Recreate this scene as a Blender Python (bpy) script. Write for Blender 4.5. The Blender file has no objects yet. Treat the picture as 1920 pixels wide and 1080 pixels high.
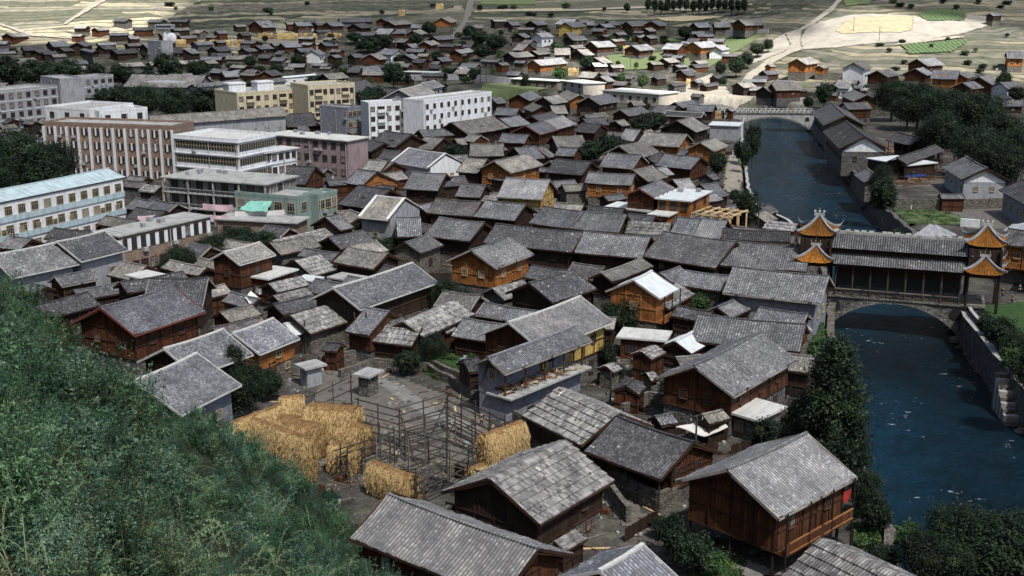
import bpy, math, random
import numpy as np
from mathutils import Vector, Matrix, noise
random.seed(7); RNG = np.random.default_rng(7)
sc = bpy.context.scene
COL = sc.collection
# ------------------------------------------------------------------ camera, sky, sun, exposure
CZ, F, TH = 47.0, 2250.0, math.atan(581/2250)
cam = bpy.data.cameras.new('camera'); camo = bpy.data.objects.new('camera', cam); COL.objects.link(camo)
camo.location = (0, 0, CZ); camo.rotation_euler = (math.pi/2-TH, 0, 0)
cam.sensor_width = 36; cam.lens = F/1920*36; cam.clip_start = .5; cam.clip_end = 9000
sc.camera = camo
sc.view_settings.view_transform = 'Standard'; sc.view_settings.look = 'None'
sc.view_settings.exposure = 1.32; sc.view_settings.gamma = 1
SUN_AZ, SUN_EL = math.radians(152), math.radians(56)      # azimuth clockwise from +Y (view direction)
SD = Vector((math.sin(SUN_AZ)*math.cos(SUN_EL), math.cos(SUN_AZ)*math.cos(SUN_EL), math.sin(SUN_EL)))
w = bpy.data.worlds.new('World'); sc.world = w; w.use_nodes = True
nt = w.node_tree; bg = nt.nodes['Background']
sky = nt.nodes.new('ShaderNodeTexSky'); sky.sky_type = 'NISHITA'; sky.sun_disc = False
sky.sun_elevation = SUN_EL; sky.sun_rotation = SUN_AZ; sky.air_density = 1.0; sky.dust_density = 2.0
nt.links.new(sky.outputs[0], bg.inputs[0]); bg.inputs[1].default_value = 0.07
sl = bpy.data.lights.new('sun', 'SUN'); sl.energy = 4.8; sl.angle = math.radians(.5); sl.color = (1, .965, .91)
slo = bpy.data.objects.new('sun', sl); COL.objects.link(slo)
slo.rotation_euler = SD.to_track_quat('Z', 'Y').to_euler()

# ------------------------------------------------------------------ pixel -> place
CT, ST = math.cos(TH), math.sin(TH)
def ray(u, v):
    u -= 960; v -= 540
    return u, F*CT - v*ST, F*ST + v*CT           # x, forward, down
def at_z(u, v, z):
    x, f, d = ray(u, v); t = (CZ-z)/max(d, 1); return Vector((x*t, f*t, z))
def proj(p):
    x, y, z = p[0], p[1], p[2]-CZ
    dep = y*CT - z*ST; up = y*ST + z*CT
    return 960+F*x/dep, 540-F*up/dep
def sstep(a, b, x):
    t = min(1, max(0, (x-a)/(b-a))); return t*t*(3-2*t)
def base_z(x, y):
    z = 0.0
    if y > 470:
        q = y-470
        z = 0.00042*q*q if q < 160 else 10.75 + .1344*(q-160)
        if y > 800: z += .14*(y-800) + .28*max(0, y-1000)
    if x > 90 and y > 440:                          # the right hand valley side is steeper
        z += .10*sstep(90, 190, x)*min(y-440, 400)*sstep(440, 560, y)
    if x < -120 and y > 520:
        z += .06*sstep(-120, -250, x)*min(y-520, 400)
    if y > 430: z += 1.6*noise.noise(Vector((x*.012, y*.012, 3)))*sstep(430, 560, y)
    return z
def hill_z(x, y):
    z = min(39.6 - .529*y - .613*x, 700) + 1.6*noise.noise(Vector((x*.08, y*.08, 9))) + 1.0*noise.noise(Vector((x*.25, y*.25, 4)))
    return z + 7.5*math.exp(-((x+69)/18)**2-((y-148)/28)**2) + 6.0*math.exp(-((x+23)/11)**2-((y-99)/14)**2)
def on_ground(u, v, h=0.0):
    x, f, d = ray(u, v); t = (CZ-h)/max(d, 8)
    lo = None
    Y = 85.0
    while Y < 2500:
        tt = Y/f; z = CZ-d*tt
        if z < base_z(x*tt, Y)+h: return Vector((x*tt, Y, base_z(x*tt, Y)))
        Y += .5 if Y < 470 else 1.0
    return Vector((x*2500/f, 2500, base_z(x*2500/f, 2500)))
# river outline (image pixels on the water plane) turned into ground coordinates
WZ = -4.5
LB = [(1700,1250),(1668,1080),(1632,985),(1585,880),(1570,760),(1560,680),(1562,600),(1545,545),(1530,500),(1470,450),(1425,432),(1404,390),(1398,340),(1392,300),(1392,262),(1398,240),(1382,224),(1340,212),(1280,206)]
RB = [(2600,1250),(2200,1000),(1925,815),(1880,760),(1845,712),(1800,650),(1785,610),(1762,560),(1735,520),(1705,478),(1665,440),(1628,400),(1590,345),(1560,300),(1532,258),(1515,236),(1490,220),(1440,206),(1380,200)]
LBW = [at_z(u, v, WZ).xy for u, v in LB]; RBW = [at_z(u, v, WZ).xy for u, v in RB]
LBW[-1] = Vector((-60, LBW[-1].y+6)); RBW[-1] = Vector((-60, RBW[-1].y+25))
RIV = [tuple(p) for p in LBW] + [tuple(p) for p in reversed(RBW)]
def inpoly(x, y, P):
    c = False; j = len(P)-1
    for i in range(len(P)):
        xi, yi = P[i]; xj, yj = P[j]
        if (yi > y) != (yj > y) and x < (xj-xi)*(y-yi)/(yj-yi)+xi: c = not c
        j = i
    return c
def segdist(x, y, P):
    best = 1e9
    for i in range(len(P)):
        ax, ay = P[i]; bx, by = P[(i+1) % len(P)]
        dx, dy = bx-ax, by-ay; t = max(0, min(1, ((x-ax)*dx+(y-ay)*dy)/(dx*dx+dy*dy+1e-9)))
        best = min(best, math.hypot(x-ax-t*dx, y-ay-t*dy))
    return best
RX0, RX1 = min(p[0] for p in RIV)-6, max(p[0] for p in RIV)+6
RY0, RY1 = min(p[1] for p in RIV)-6, max(p[1] for p in RIV)+6
def ground_z(x, y):
    z = base_z(x, y)
    if RX0 < x < RX1 and RY0 < y < RY1:
        d = segdist(x, y, RIV)
        if inpoly(x, y, RIV): z = -7.0 if d > 1.2 else -7+ (1.2-d)*1.0
        elif d < 1.5: z = min(z, -3.9 + 3.9*d/1.5)
    return max(z, hill_z(x, y)) if y < 170 else z

# ------------------------------------------------------------------ materials
def mat(name, rough=.85, spec=.2):
    m = bpy.data.materials.new(name); m.use_nodes = True
    b = m.node_tree.nodes['Principled BSDF']; b.inputs['Roughness'].default_value = rough
    b.inputs['Specular IOR Level'].default_value = spec
    return m, m.node_tree, b
def N(t, typ, **k):
    n = t.nodes.new(typ)
    for a, v in k.items(): setattr(n, a, v)
    return n
def ramp(t, fac, stops, interp='LINEAR'):
    r = N(t, 'ShaderNodeValToRGB'); r.color_ramp.interpolation = interp
    el = r.color_ramp.elements
    while len(el) > 1: el.remove(el[-1])
    el[0].position = stops[0][0]; el[0].color = (*stops[0][1], 1)
    for p, c in stops[1:]:
        e = el.new(p); e.color = (*c, 1)
    t.links.new(fac, r.inputs[0]); return r.outputs[0]
def mixc(t, fac, a, b, mode='MIX'):
    m = N(t, 'ShaderNodeMix', data_type='RGBA', blend_type=mode)
    for s, v in ((0, fac), (6, a), (7, b)):
        if hasattr(v, 'is_linked') or hasattr(v, 'links'): t.links.new(v, m.inputs[s])
        elif s == 0: m.inputs[0].default_value = v
        else: m.inputs[s].default_value = (*v, 1)
    return m.outputs[2]
def math_(t, op, a, b=0.0):
    m = N(t, 'ShaderNodeMath', operation=op)
    for i, v in ((0, a), (1, b)):
        if hasattr(v, 'links'): t.links.new(v, m.inputs[i])
        else: m.inputs[i].default_value = v
    return m.outputs[0]
def noi(t, vec, scale, detail=4, rough=.6):
    n = N(t, 'ShaderNodeTexNoise'); n.inputs['Scale'].default_value = scale
    n.inputs['Detail'].default_value = detail; n.inputs['Roughness'].default_value = rough
    if vec is not None: t.links.new(vec, n.inputs['Vector'])
    return n.outputs[0]
def coords(t, kind='UV'):
    return N(t, 'ShaderNodeTexCoord').outputs[kind]
def mapping(t, vec, scale=(1, 1, 1)):
    m = N(t, 'ShaderNodeMapping'); m.inputs['Scale'].default_value = scale
    t.links.new(vec, m.inputs[0]); return m.outputs[0]
def bump(t, b, h, dist=.03, strength=1.0):
    n = N(t, 'ShaderNodeBump'); n.inputs['Distance'].default_value = dist; n.inputs['Strength'].default_value = strength
    t.links.new(h, n.inputs['Height']); t.links.new(n.outputs[0], b.inputs['Normal'])
def objrand(t): return N(t, 'ShaderNodeObjectInfo').outputs['Random']

def roof_mat(name, base, var=.35, speck=(.5, .5, .48), speckamt=.12, tile=(.3, .22), groove=.45, moss=0.0):
    """clay tile / slate: per-tile brightness, rib shade and dirt painted into the channels between the cover tiles, lichen, stains"""
    m, t, b = mat(name, .8, .25)
    uv0 = coords(t); sep = N(t, 'ShaderNodeSeparateXYZ'); t.links.new(uv0, sep.inputs[0])
    va = N(t, 'ShaderNodeVectorMath', operation='ADD'); t.links.new(uv0, va.inputs[0]); oo = N(t, 'ShaderNodeCombineXYZ')
    for i in range(3): t.links.new(math_(t, 'MULTIPLY', objrand(t), 173.0+i*41), oo.inputs[i])
    t.links.new(oo.outputs[0], va.inputs[1]); uv = va.outputs[0]
    cell = N(t, 'ShaderNodeCombineXYZ')
    su = math_(t, 'DIVIDE', sep.outputs[0], tile[0]); sv = math_(t, 'DIVIDE', sep.outputs[1], tile[1])
    t.links.new(math_(t, 'FLOOR', su), cell.inputs[0]); t.links.new(math_(t, 'FLOOR', sv), cell.inputs[1])
    t.links.new(math_(t, 'MULTIPLY', objrand(t), 57.0), cell.inputs[2])
    wn = N(t, 'ShaderNodeTexWhiteNoise', noise_dimensions='3D'); t.links.new(cell.outputs[0], wn.inputs[0])
    lo = tuple(c*(1-var) for c in base); hi = tuple(c*(1+var) for c in base)
    c = ramp(t, wn.outputs[0], [(0, lo), (.55, base), (.88, hi), (.985, tuple(c*1.5 for c in base)), (1, speck)])
    big = noi(t, mapping(t, uv, (.35, .35, .35)), 1.0, 5, .65)
    c = mixc(t, .85, c, ramp(t, big, [(.28, (.42, .42, .44)), (.5, (.92, .92, .93)), (.72, (1.5, 1.47, 1.4))]), 'MULTIPLY')
    st = noi(t, mapping(t, uv, (1.6, .22, 1)), 1.0, 4, .7)       # streaks running down the slope
    c = mixc(t, .6, c, ramp(t, st, [(.35, (.6, .6, .6)), (.55, (1.0, 1.0, 1.0)), (.75, (1.25, 1.25, 1.25))]), 'MULTIPLY')
    lich = noi(t, mapping(t, uv, (1, 1, 1)), 2.3, 5, .7)
    c = mixc(t, math_(t, 'MULTIPLY', math_(t, 'GREATER_THAN', lich, .66), .5), c, tuple(x*.35+.1 for x in base))
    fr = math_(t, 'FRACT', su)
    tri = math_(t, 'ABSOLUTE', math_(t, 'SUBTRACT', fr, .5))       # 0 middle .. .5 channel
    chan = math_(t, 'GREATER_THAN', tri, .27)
    if groove: c = mixc(t, math_(t, 'MULTIPLY', chan, groove), c, tuple(x*.3 for x in base))  # darker channels: painted rib shade together with dirt
    oc = math_(t, 'ADD', .7, math_(t, 'MULTIPLY', objrand(t), .6))
    cc = N(t, 'ShaderNodeCombineXYZ')
    for i in range(3): t.links.new(oc, cc.inputs[i])
    c = mixc(t, 1.0, c, cc.outputs[0], 'MULTIPLY')
    c = mixc(t, math_(t, 'MULTIPLY', math_(t, 'FRACT', math_(t, 'MULTIPLY', objrand(t), 7.3)), .4), c, mixc(t, 1.0, c, (1.06, .98, .88), 'MULTIPLY'))
    if moss: c = mixc(t, math_(t, 'MULTIPLY', math_(t, 'GREATER_THAN', noi(t, uv, .9, 6, .8), .6), moss), c, (.07, .065, .035))
    t.links.new(c, b.inputs[0])
    frv = math_(t, 'FRACT', sv)
    h = math_(t, 'ADD', math_(t, 'MULTIPLY', tri, -1.4), math_(t, 'MULTIPLY', frv, .5))
    h = math_(t, 'ADD', h, math_(t, 'MULTIPLY', wn.outputs[0], .5))
    bump(t, b, h, .09)
    return m
def wood_mat(name, a, bcol, plank=.22, rough=.7):
    m, t, b = mat(name, rough, .2)
    uv = coords(t); sep = N(t, 'ShaderNodeSeparateXYZ'); t.links.new(uv, sep.inputs[0])
    su = math_(t, 'DIVIDE', sep.outputs[0], plank)
    wn = N(t, 'ShaderNodeTexWhiteNoise', noise_dimensions='2D')
    cm = N(t, 'ShaderNodeCombineXYZ'); t.links.new(math_(t, 'FLOOR', su), cm.inputs[0])
    t.links.new(math_(t, 'MULTIPLY', objrand(t), 91), cm.inputs[1]); t.links.new(cm.outputs[0], wn.inputs[0])
    c = mixc(t, wn.outputs[0], a, bcol)
    gr = noi(t, mapping(t, uv, (6, .8, 1)), 1.0, 5, .7)
    c = mixc(t, .8, c, ramp(t, gr, [(.3, (.35, .33, .33)), (.5, (.9, .9, .9)), (.75, (1.5, 1.45, 1.4))]), 'MULTIPLY')
    st = noi(t, uv, .5, 4, .7)
    c = mixc(t, .7, c, ramp(t, st, [(.3, (.4, .38, .38)), (.55, (1, 1, 1)), (.75, (1.35, 1.3, 1.2))]), 'MULTIPLY')
    fr = math_(t, 'FRACT', su)
    gap = math_(t, 'LESS_THAN', fr, .1)
    c = mixc(t, math_(t, 'MULTIPLY', gap, .75), c, (.01, .008, .007))
    t.links.new(c, b.inputs[0]); bump(t, b, math_(t, 'SUBTRACT', gr, gap), .03)
    return m
def stone_mat(name, a, b2, scale=3.0, mortar=(.05, .05, .05)):
    m, t, b = mat(name, .95, .1)
    uv = coords(t)
    v = N(t, 'ShaderNodeTexVoronoi', feature='F1'); v.inputs['Scale'].default_value = scale; t.links.new(mapping(t, uv, (1, 1.5, 1)), v.inputs['Vector'])
    v2 = N(t, 'ShaderNodeTexVoronoi', feature='DISTANCE_TO_EDGE'); v2.inputs['Scale'].default_value = scale; t.links.new(mapping(t, uv, (1, 1.5, 1)), v2.inputs['Vector'])
    sp = N(t, 'ShaderNodeSeparateXYZ'); t.links.new(v.outputs['Color'], sp.inputs[0])
    c = mixc(t, sp.outputs[0], a, b2)
    c = mixc(t, math_(t, 'LESS_THAN', v2.outputs[0], .06), c, mortar)
    g = noi(t, uv, .8, 5, .7)
    c = mixc(t, .8, c, ramp(t, g, [(.3, (.4, .4, .4)), (.55, (1, 1, 1)), (.75, (1.5, 1.45, 1.4))]), 'MULTIPLY')
    t.links.new(c, b.inputs[0]); bump(t, b, v2.outputs[0], .12)
    return m
def plaster_mat(name, a, dirt=.6, scale=.6, rough=.9):
    m, t, b = mat(name, rough, .15)
    uv = coords(t)
    g = noi(t, uv, scale, 6, .7); st = noi(t, mapping(t, uv, (1.5, .25, 1)), 1.0, 5, .7)
    c = mixc(t, dirt, a, ramp(t, g, [(.3, tuple(x*.55 for x in a)), (.5, a), (.75, tuple(min(1, x*1.15) for x in a))]))
    c = mixc(t, dirt, c, ramp(t, st, [(.34, (.36, .35, .33)), (.54, (1, 1, 1)), (1, (1, 1, 1))]), 'MULTIPLY')
    c = mixc(t, .35, c, ramp(t, noi(t, uv, 9, 3, .8), [(.3, (.6, .6, .6)), (.6, (1.1, 1.1, 1.1))]), 'MULTIPLY')
    t.links.new(c, b.inputs[0]); bump(t, b, g, .02)
    return m
def brick_mat(name, a, b2, mortar):
    m, t, b = mat(name, .9, .15)
    uv = coords(t)
    br = N(t, 'ShaderNodeTexBrick'); t.links.new(uv, br.inputs['Vector'])
    br.inputs['Color1'].default_value = (*a, 1); br.inputs['Color2'].default_value = (*b2, 1); br.inputs['Mortar'].default_value = (*mortar, 1)
    br.inputs['Scale'].default_value = 1; br.inputs['Brick Width'].default_value = .5; br.inputs['Row Height'].default_value = .2; br.inputs['Mortar Size'].default_value = .02
    g = noi(t, uv, .7, 5, .7)
    c = mixc(t, .8, br.outputs[0], ramp(t, g, [(.3, (.5, .5, .5)), (.55, (1, 1, 1)), (.8, (1.4, 1.4, 1.4))]), 'MULTIPLY')
    t.links.new(c, b.inputs[0]); return m
def leaf_mat(name, dark, mid, light, scale=1.2, space='Object', trans=.25):
    m, t, b = mat(name, .6, .25)
    co = coords(t, space)
    n1 = noi(t, co, scale, 3, .6); n2 = noi(t, co, scale*9, 2, .8)
    c = ramp(t, n1, [(.3, dark), (.5, mid), (.72, light)])
    c = mixc(t, .8, c, ramp(t, n2, [(.3, (.5, .55, .5)), (.6, (1.1, 1.1, 1.1)), (.75, (1.9, 1.8, 1.6))]), 'MULTIPLY')
    oc = math_(t, 'ADD', .75, math_(t, 'MULTIPLY', objrand(t), .5))
    cc = N(t, 'ShaderNodeCombineXYZ')
    for i in range(3): t.links.new(oc, cc.inputs[i])
    c = mixc(t, 1.0, c, cc.outputs[0], 'MULTIPLY')
    t.links.new(c, b.inputs[0])
    tr = N(t, 'ShaderNodeBsdfTranslucent'); t.links.new(c, tr.inputs[0])
    mx = N(t, 'ShaderNodeMixShader'); mx.inputs[0].default_value = trans
    t.links.new(b.outputs[0], mx.inputs[1]); t.links.new(tr.outputs[0], mx.inputs[2])
    t.links.new(mx.outputs[0], t.nodes['Material Output'].inputs[0])
    return m
def flat_mat(name, c, rough=.7, spec=.2, var=.3, scale=3):
    m, t, b = mat(name, rough, spec)
    g = noi(t, coords(t, 'Object'), scale, 4, .7)
    t.links.new(ramp(t, g, [(.3, tuple(x*(1-var) for x in c)), (.7, tuple(min(1, x*(1+var)) for x in c))]), b.inputs[0])
    return m
M = {}
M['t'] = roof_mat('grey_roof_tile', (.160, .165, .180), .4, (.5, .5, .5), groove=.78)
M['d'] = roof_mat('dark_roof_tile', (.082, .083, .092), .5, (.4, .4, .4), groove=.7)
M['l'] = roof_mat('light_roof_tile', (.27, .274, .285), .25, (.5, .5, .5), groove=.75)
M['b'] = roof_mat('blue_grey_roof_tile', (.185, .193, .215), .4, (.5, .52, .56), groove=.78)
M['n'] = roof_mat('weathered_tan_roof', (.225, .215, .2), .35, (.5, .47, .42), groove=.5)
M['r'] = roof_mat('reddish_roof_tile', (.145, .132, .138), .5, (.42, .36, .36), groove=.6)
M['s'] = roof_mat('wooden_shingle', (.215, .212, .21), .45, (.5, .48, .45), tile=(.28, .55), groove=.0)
M['w'] = plaster_mat('pale_sheet_roof', (.52, .55, .56), .35)
M['pb'] = plaster_mat('pale_blue_sheet_roof', (.38, .47, .50), .6)
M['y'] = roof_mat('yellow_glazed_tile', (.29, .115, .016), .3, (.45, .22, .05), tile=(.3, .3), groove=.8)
M['gr'] = plaster_mat('green_canvas', (.2, .45, .38), .5)
M['W'] = wood_mat('brown_timber', (.055, .021, .011), (.125, .047, .02))
M['D'] = wood_mat('dark_timber', (.022, .014, .011), (.05, .031, .022))
M['O'] = wood_mat('orange_timber', (.23, .08, .022), (.38, .155, .045))
M['Y'] = wood_mat('yellow_timber', (.42, .29, .08), (.52, .38, .12), .5)
M['P'] = plaster_mat('white_plaster', (.62, .64, .66), .4)
M['G'] = plaster_mat('grey_cement', (.27, .28, .30), .6)
M['K'] = stone_mat('grey_rubble_stone', (.07, .067, .065), (.17, .165, .16), 3.0)
M['E'] = stone_mat('earth_rubble_stone', (.10, .088, .074), (.20, .18, .155), 2.4)
M['B'] = brick_mat('grey_brick', (.17, .18, .215), (.25, .265, .30), (.09, .09, .1))
M['R'] = brick_mat('red_brick', (.20, .135, .10), (.26, .18, .14), (.17, .155, .135))
M['frame'] = wood_mat('dark_frame_timber', (.03, .016, .011), (.06, .03, .02), 5)
M['ofr'] = wood_mat('ochre_frame_timber', (.25, .11, .04), (.34, .16, .06), 5)
M['pole'] = wood_mat('weathered_pole', (.11, .095, .08), (.24, .21, .175), 5)
M['newwood'] = wood_mat('new_timber', (.6, .42, .22), (.72, .54, .32), 5)
M['verge'] = wood_mat('pale_verge_board', (.22, .20, .19), (.34, .31, .28), 5)
M['vergew'] = plaster_mat('white_verge', (.6, .6, .58), .3)
M['redverge'] = flat_mat('red_painted_board', (.15, .045, .035))
M['glass'] = mat('dark_window_glass', .15, .6)[0]; M['glass'].node_tree.nodes['Principled BSDF'].inputs[0].default_value = (.02, .025, .03, 1)
M['wfr'] = flat_mat('window_frame_paint', (.33, .27, .17))
M['wfd'] = flat_mat('window_frame_dark', (.07, .035, .022))
M['dark'] = flat_mat('dark_interior', (.02, .017, .016))
M['conc'] = plaster_mat('weathered_concrete', (.34, .34, .33), .7, .3)
M['concl'] = plaster_mat('light_concrete', (.5, .5, .48), .5, .3)
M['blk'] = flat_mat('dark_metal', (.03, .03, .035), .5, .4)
M['leafT'] = leaf_mat('tree_leaves', (.004, .008, .005), (.014, .028, .014), (.055, .08, .035), 2.6)
M['arch'] = stone_mat('dark_arch_stone', (.13, .125, .11), (.24, .23, .2), 2.2)
M['leafG'] = leaf_mat('garden_leaves', (.02, .05, .02), (.05, .1, .035), (.13, .17, .05), 2.0)
M['leafB'] = leaf_mat('bush_leaves', (.012, .035, .025), (.05, .11, .07), (.19, .27, .18), .35, 'Object')
M['stem'] = flat_mat('green_stem', (.05, .075, .04), .8, .1)
M['bark'] = flat_mat('bark', (.06, .045, .035), .95, .1)
M['cane'] = flat_mat('dry_cane', (.20, .20, .13), .8, .1)
M['straw'] = flat_mat('golden_straw', (.38, .28, .13), .9, .1, .5, 2)
M['strawd'] = flat_mat('shaded_brown_straw', (.17, .10, .045), .9, .1, .6, 3)  # brown copy of the straw, clump shadow put into its colour

# ------------------------------------------------------------------ mesh builder
class MB:
    def __init__(s): s.v = []; s.f = []; s.uv = []; s.m = []; s.mats = []
    def mi(s, k):
        if k not in s.mats: s.mats.append(k)
        return s.mats.index(k)
    def face(s, pts, k, uv=None):
        n = len(s.v); pts = [Vector(p) for p in pts]; s.v += pts; s.f.append(tuple(range(n, n+len(pts))))
        if uv is None:
            nn = (pts[1]-pts[0]).cross(pts[-1]-pts[0])
            if nn.length < 1e-9 and len(pts) > 3: nn = (pts[2]-pts[1]).cross(pts[3]-pts[1])
            nn.normalize() if nn.length > 0 else None
            if abs(nn.z) > .75: uv = [(p.x, p.y) for p in pts]
            else:
                tn = Vector((-nn.y, nn.x, 0)); tn.normalize()
                uv = [(p.dot(tn), p.z) for p in pts]
        s.uv.append(uv); s.m.append(s.mi(k))
    def box(s, c, d, k, rz=0.0, M4=None):
        """centre, full sizes"""
        x, y, z = d[0]/2, d[1]/2, d[2]/2
        P = [Vector((a, b, e)) for a in (-x, x) for b in (-y, y) for e in (-z, z)]
        if M4 is None: M4 = Matrix.Translation(c) @ Matrix.Rotation(rz, 4, 'Z')
        for q in ((0,4,5,1),(6,2,3,7),(2,0,1,3),(4,6,7,5),(1,5,7,3),(0,2,6,4)):
            pts = [P[i] for i in q]
            a = pts[1]-pts[0]; b = pts[3]-pts[0]
            s.face([M4 @ p for p in pts], k, None)
    def beam(s, p, q, wd, k, hd=None):
        p, q = Vector(p), Vector(q); d = q-p; L = d.length
        if L < 1e-6: return
        R = d.to_track_quat('X', 'Z').to_matrix().to_4x4()
        s.box(None, (L, wd, hd or wd), k, M4=Matrix.Translation((p+q)/2) @ R)
    def tube(s, p, q, r, r2, k, n=6):
        p, q = Vector(p), Vector(q); d = (q-p)
        if d.length < 1e-6: return
        R = d.to_track_quat('Z', 'Y').to_matrix(); L = d.length
        A = [p + R @ Vector((r*math.cos(2*math.pi*i/n), r*math.sin(2*math.pi*i/n), 0)) for i in range(n)]
        B = [q + R @ Vector((r2*math.cos(2*math.pi*i/n), r2*math.sin(2*math.pi*i/n), 0)) for i in range(n)]
        for i in range(n):
            j = (i+1) % n; s.face([A[i], A[j], B[j], B[i]], k, [(i*.1, 0), (i*.1+.1, 0), (i*.1+.1, L), (i*.1, L)])
        s.face(B, k); s.face(A[::-1], k)
    def grid(s, fn, nu, nv, k, kf=None):
        """fn(i,j)->(pos, uv); shared vertices"""
        base = len(s.v); uvs = []
        for j in range(nv+1):
            for i in range(nu+1):
                p, u = fn(i, j); s.v.append(Vector(p)); uvs.append(u)
        for j in range(nv):
            for i in range(nu):
                a = j*(nu+1)+i; q = (a, a+1, a+nu+2, a+nu+1)
                s.f.append(tuple(base+x for x in q)); s.uv.append([uvs[x] for x in q]); s.m.append(s.mi(kf(i, j) if kf else k))
    def prism(s, poly, z0, z1, k, side=None):
        n = len(poly)
        s.face([(x, y, z1) for x, y in poly], k); s.face([(x, y, z0) for x, y in poly[::-1]], k)
        for i in range(n):
            a, b = poly[i], poly[(i+1) % n]
            s.face([(a[0], a[1], z0), (b[0], b[1], z0), (b[0], b[1], z1), (a[0], a[1], z1)], side or k)
    def build(s, name, parent=None, smooth=False, loc=None, rz=None):
        me = bpy.data.meshes.new(name)
        me.from_pydata([tuple(p) for p in s.v], [], s.f)
        for k in s.mats: me.materials.append(M[k])
        me.polygons.foreach_set('material_index', s.m)
        ul = me.uv_layers.new(name='UVMap')
        flat = [c for f in s.uv for u in f for c in u[:2]]
        ul.data.foreach_set('uv', flat)
        if smooth: me.polygons.foreach_set('use_smooth', [True]*len(s.f))
        me.update()
        o = bpy.data.objects.new(name, me); COL.objects.link(o)
        if parent: o.parent = parent
        if loc is not None: o.location = loc
        if rz is not None: o.rotation_euler[2] = rz
        return o
def put(name, me, parent=None, loc=(0, 0, 0), rz=0.0, sc_=None):
    o = bpy.data.objects.new(name, me); COL.objects.link(o); o.location = loc; o.rotation_euler = (0, 0, rz)
    if parent: o.parent = parent
    if sc_: o.scale = sc_
    return o
def tag(o, label=None, cat=None, group=None, kind=None):
    if label: o['label'] = label
    if cat: o['category'] = cat
    if group: o['group'] = group
    if kind: o['kind'] = kind
    return o
def empty(name, loc, rz=0.0):
    o = bpy.data.objects.new(name, None); COL.objects.link(o); o.location = loc; o.rotation_euler = (0, 0, rz); o.empty_display_size = .5
    return o
# ------------------------------------------------------------------ land, river, hillside
def ground_material():
    m, t, b = mat('ground', .95, .1)
    g = N(t, 'ShaderNodeNewGeometry'); pos = g.outputs['Position']
    zn = N(t, 'ShaderNodeAttribute'); zn.attribute_name = 'zone'; zs = N(t, 'ShaderNodeSeparateXYZ'); t.links.new(zn.outputs['Vector'], zs.inputs[0])
    n1 = noi(t, pos, .12, 6, .7); n2 = noi(t, pos, 1.1, 5, .75)
    town = mixc(t, .7, ramp(t, n1, [(.32, (.028, .026, .024)), (.5, (.062, .057, .051)), (.68, (.13, .12, .105))]),
                ramp(t, n2, [(.3, (.4, .4, .4)), (.5, (1, 1, 1)), (.68, (1.7, 1.65, 1.6))]), 'MULTIPLY')
    # terraced farmland: strips along the contour lines
    sp = N(t, 'ShaderNodeSeparateXYZ'); t.links.new(pos, sp.inputs[0])
    warp = noi(t, mapping(t, pos, (.012, .012, 0)), 1.0, 3, .5)
    hh = math_(t, 'ADD', math_(t, 'MULTIPLY', sp.outputs[2], .75), math_(t, 'MULTIPLY', warp, 9))
    wn = N(t, 'ShaderNodeTexWhiteNoise', noise_dimensions='2D'); cm = N(t, 'ShaderNodeCombineXYZ')
    t.links.new(math_(t, 'FLOOR', hh), cm.inputs[0])
    t.links.new(math_(t, 'FLOOR', math_(t, 'ADD', math_(t, 'MULTIPLY', sp.outputs[0], .018), math_(t, 'MULTIPLY', warp, 5))), cm.inputs[1])
    t.links.new(cm.outputs[0], wn.inputs[0])
    fc = ramp(t, wn.outputs[0], [(0, (.11, .108, .08)), (.25, (.19, .175, .135)), (.45, (.28, .25, .185)), (.6, (.10, .10, .075)), (.75, (.32, .28, .195)), (.9, (.17, .16, .135))], 'CONSTANT')
    edge = math_(t, 'LESS_THAN', math_(t, 'FRACT', hh), .25)
    fc = mixc(t, math_(t, 'MULTIPLY', edge, .8), fc, (.05, .055, .03))
    fc = mixc(t, .8, fc, ramp(t, noi(t, pos, .25, 6, .75), [(.3, (.4, .42, .38)), (.5, (1, 1, 1)), (.7, (1.5, 1.45, 1.3))]), 'MULTIPLY')
    grass = ramp(t, noi(t, pos, .09, 6, .75), [(.3, (.014, .018, .014)), (.45, (.034, .038, .028)), (.55, (.072, .068, .056)), (.7, (.15, .14, .115))])
    c = mixc(t, zs.outputs[0], town, grass)
    c = mixc(t, zs.outputs[1], c, fc)
    c = mixc(t, zs.outputs[2], c, ramp(t, n2, [(.3, (.008, .012, .007)), (.6, (.03, .035, .02))]))
    t.links.new(c, b.inputs[0]); bump(t, b, n2, .3)
    return m
M['ground'] = ground_material()
def smooth_lines(a, b, n): return np.linspace(a, b, n)
xs = np.unique(np.concatenate([-np.geomspace(170, 1500, 40)[::-1], np.arange(-170, 190, 2.0), np.geomspace(190, 1500, 36)]))
ys = np.unique(np.concatenate([-np.geomspace(32, 1300, 26)[::-1], np.arange(-30, 470, 2.0), np.arange(470, 900, 5.0), np.geomspace(900, 3200, 40)]))
verts = []; zone = []
for y in ys:
    for x in xs:
        z = ground_z(x, y)
        if y > 1000: z = min(z, base_z(x, y))
        verts.append((x, y, z))
        far = sstep(415, 455, y + (0 if x < 100 else 60*sstep(100, 130, x)*(1 if y > 300 else 0)))
        farm = sstep(590, 640, y) if x < -95 else max(sstep(700, 760, y)*.7, .45*sstep(95, 120, x)*sstep(470, 500, y))
        hl = 1.0 if (y < 175 and hill_z(x, y) > base_z(x, y)-.3) else 0.0
        zone += [far, farm if far > 0 else 0, hl, 1.0]
nx, ny = len(xs), len(ys)
fa = [(j*nx+i, j*nx+i+1, (j+1)*nx+i+1, (j+1)*nx+i) for j in range(ny-1) for i in range(nx-1)]
me = bpy.data.meshes.new('ground'); me.from_pydata(verts, [], fa); me.materials.append(M['ground'])
at = me.color_attributes.new('zone', 'FLOAT_COLOR', 'POINT'); at.data.foreach_set('color', zone)
me.polygons.foreach_set('use_smooth', [True]*len(fa)); me.update()
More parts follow.
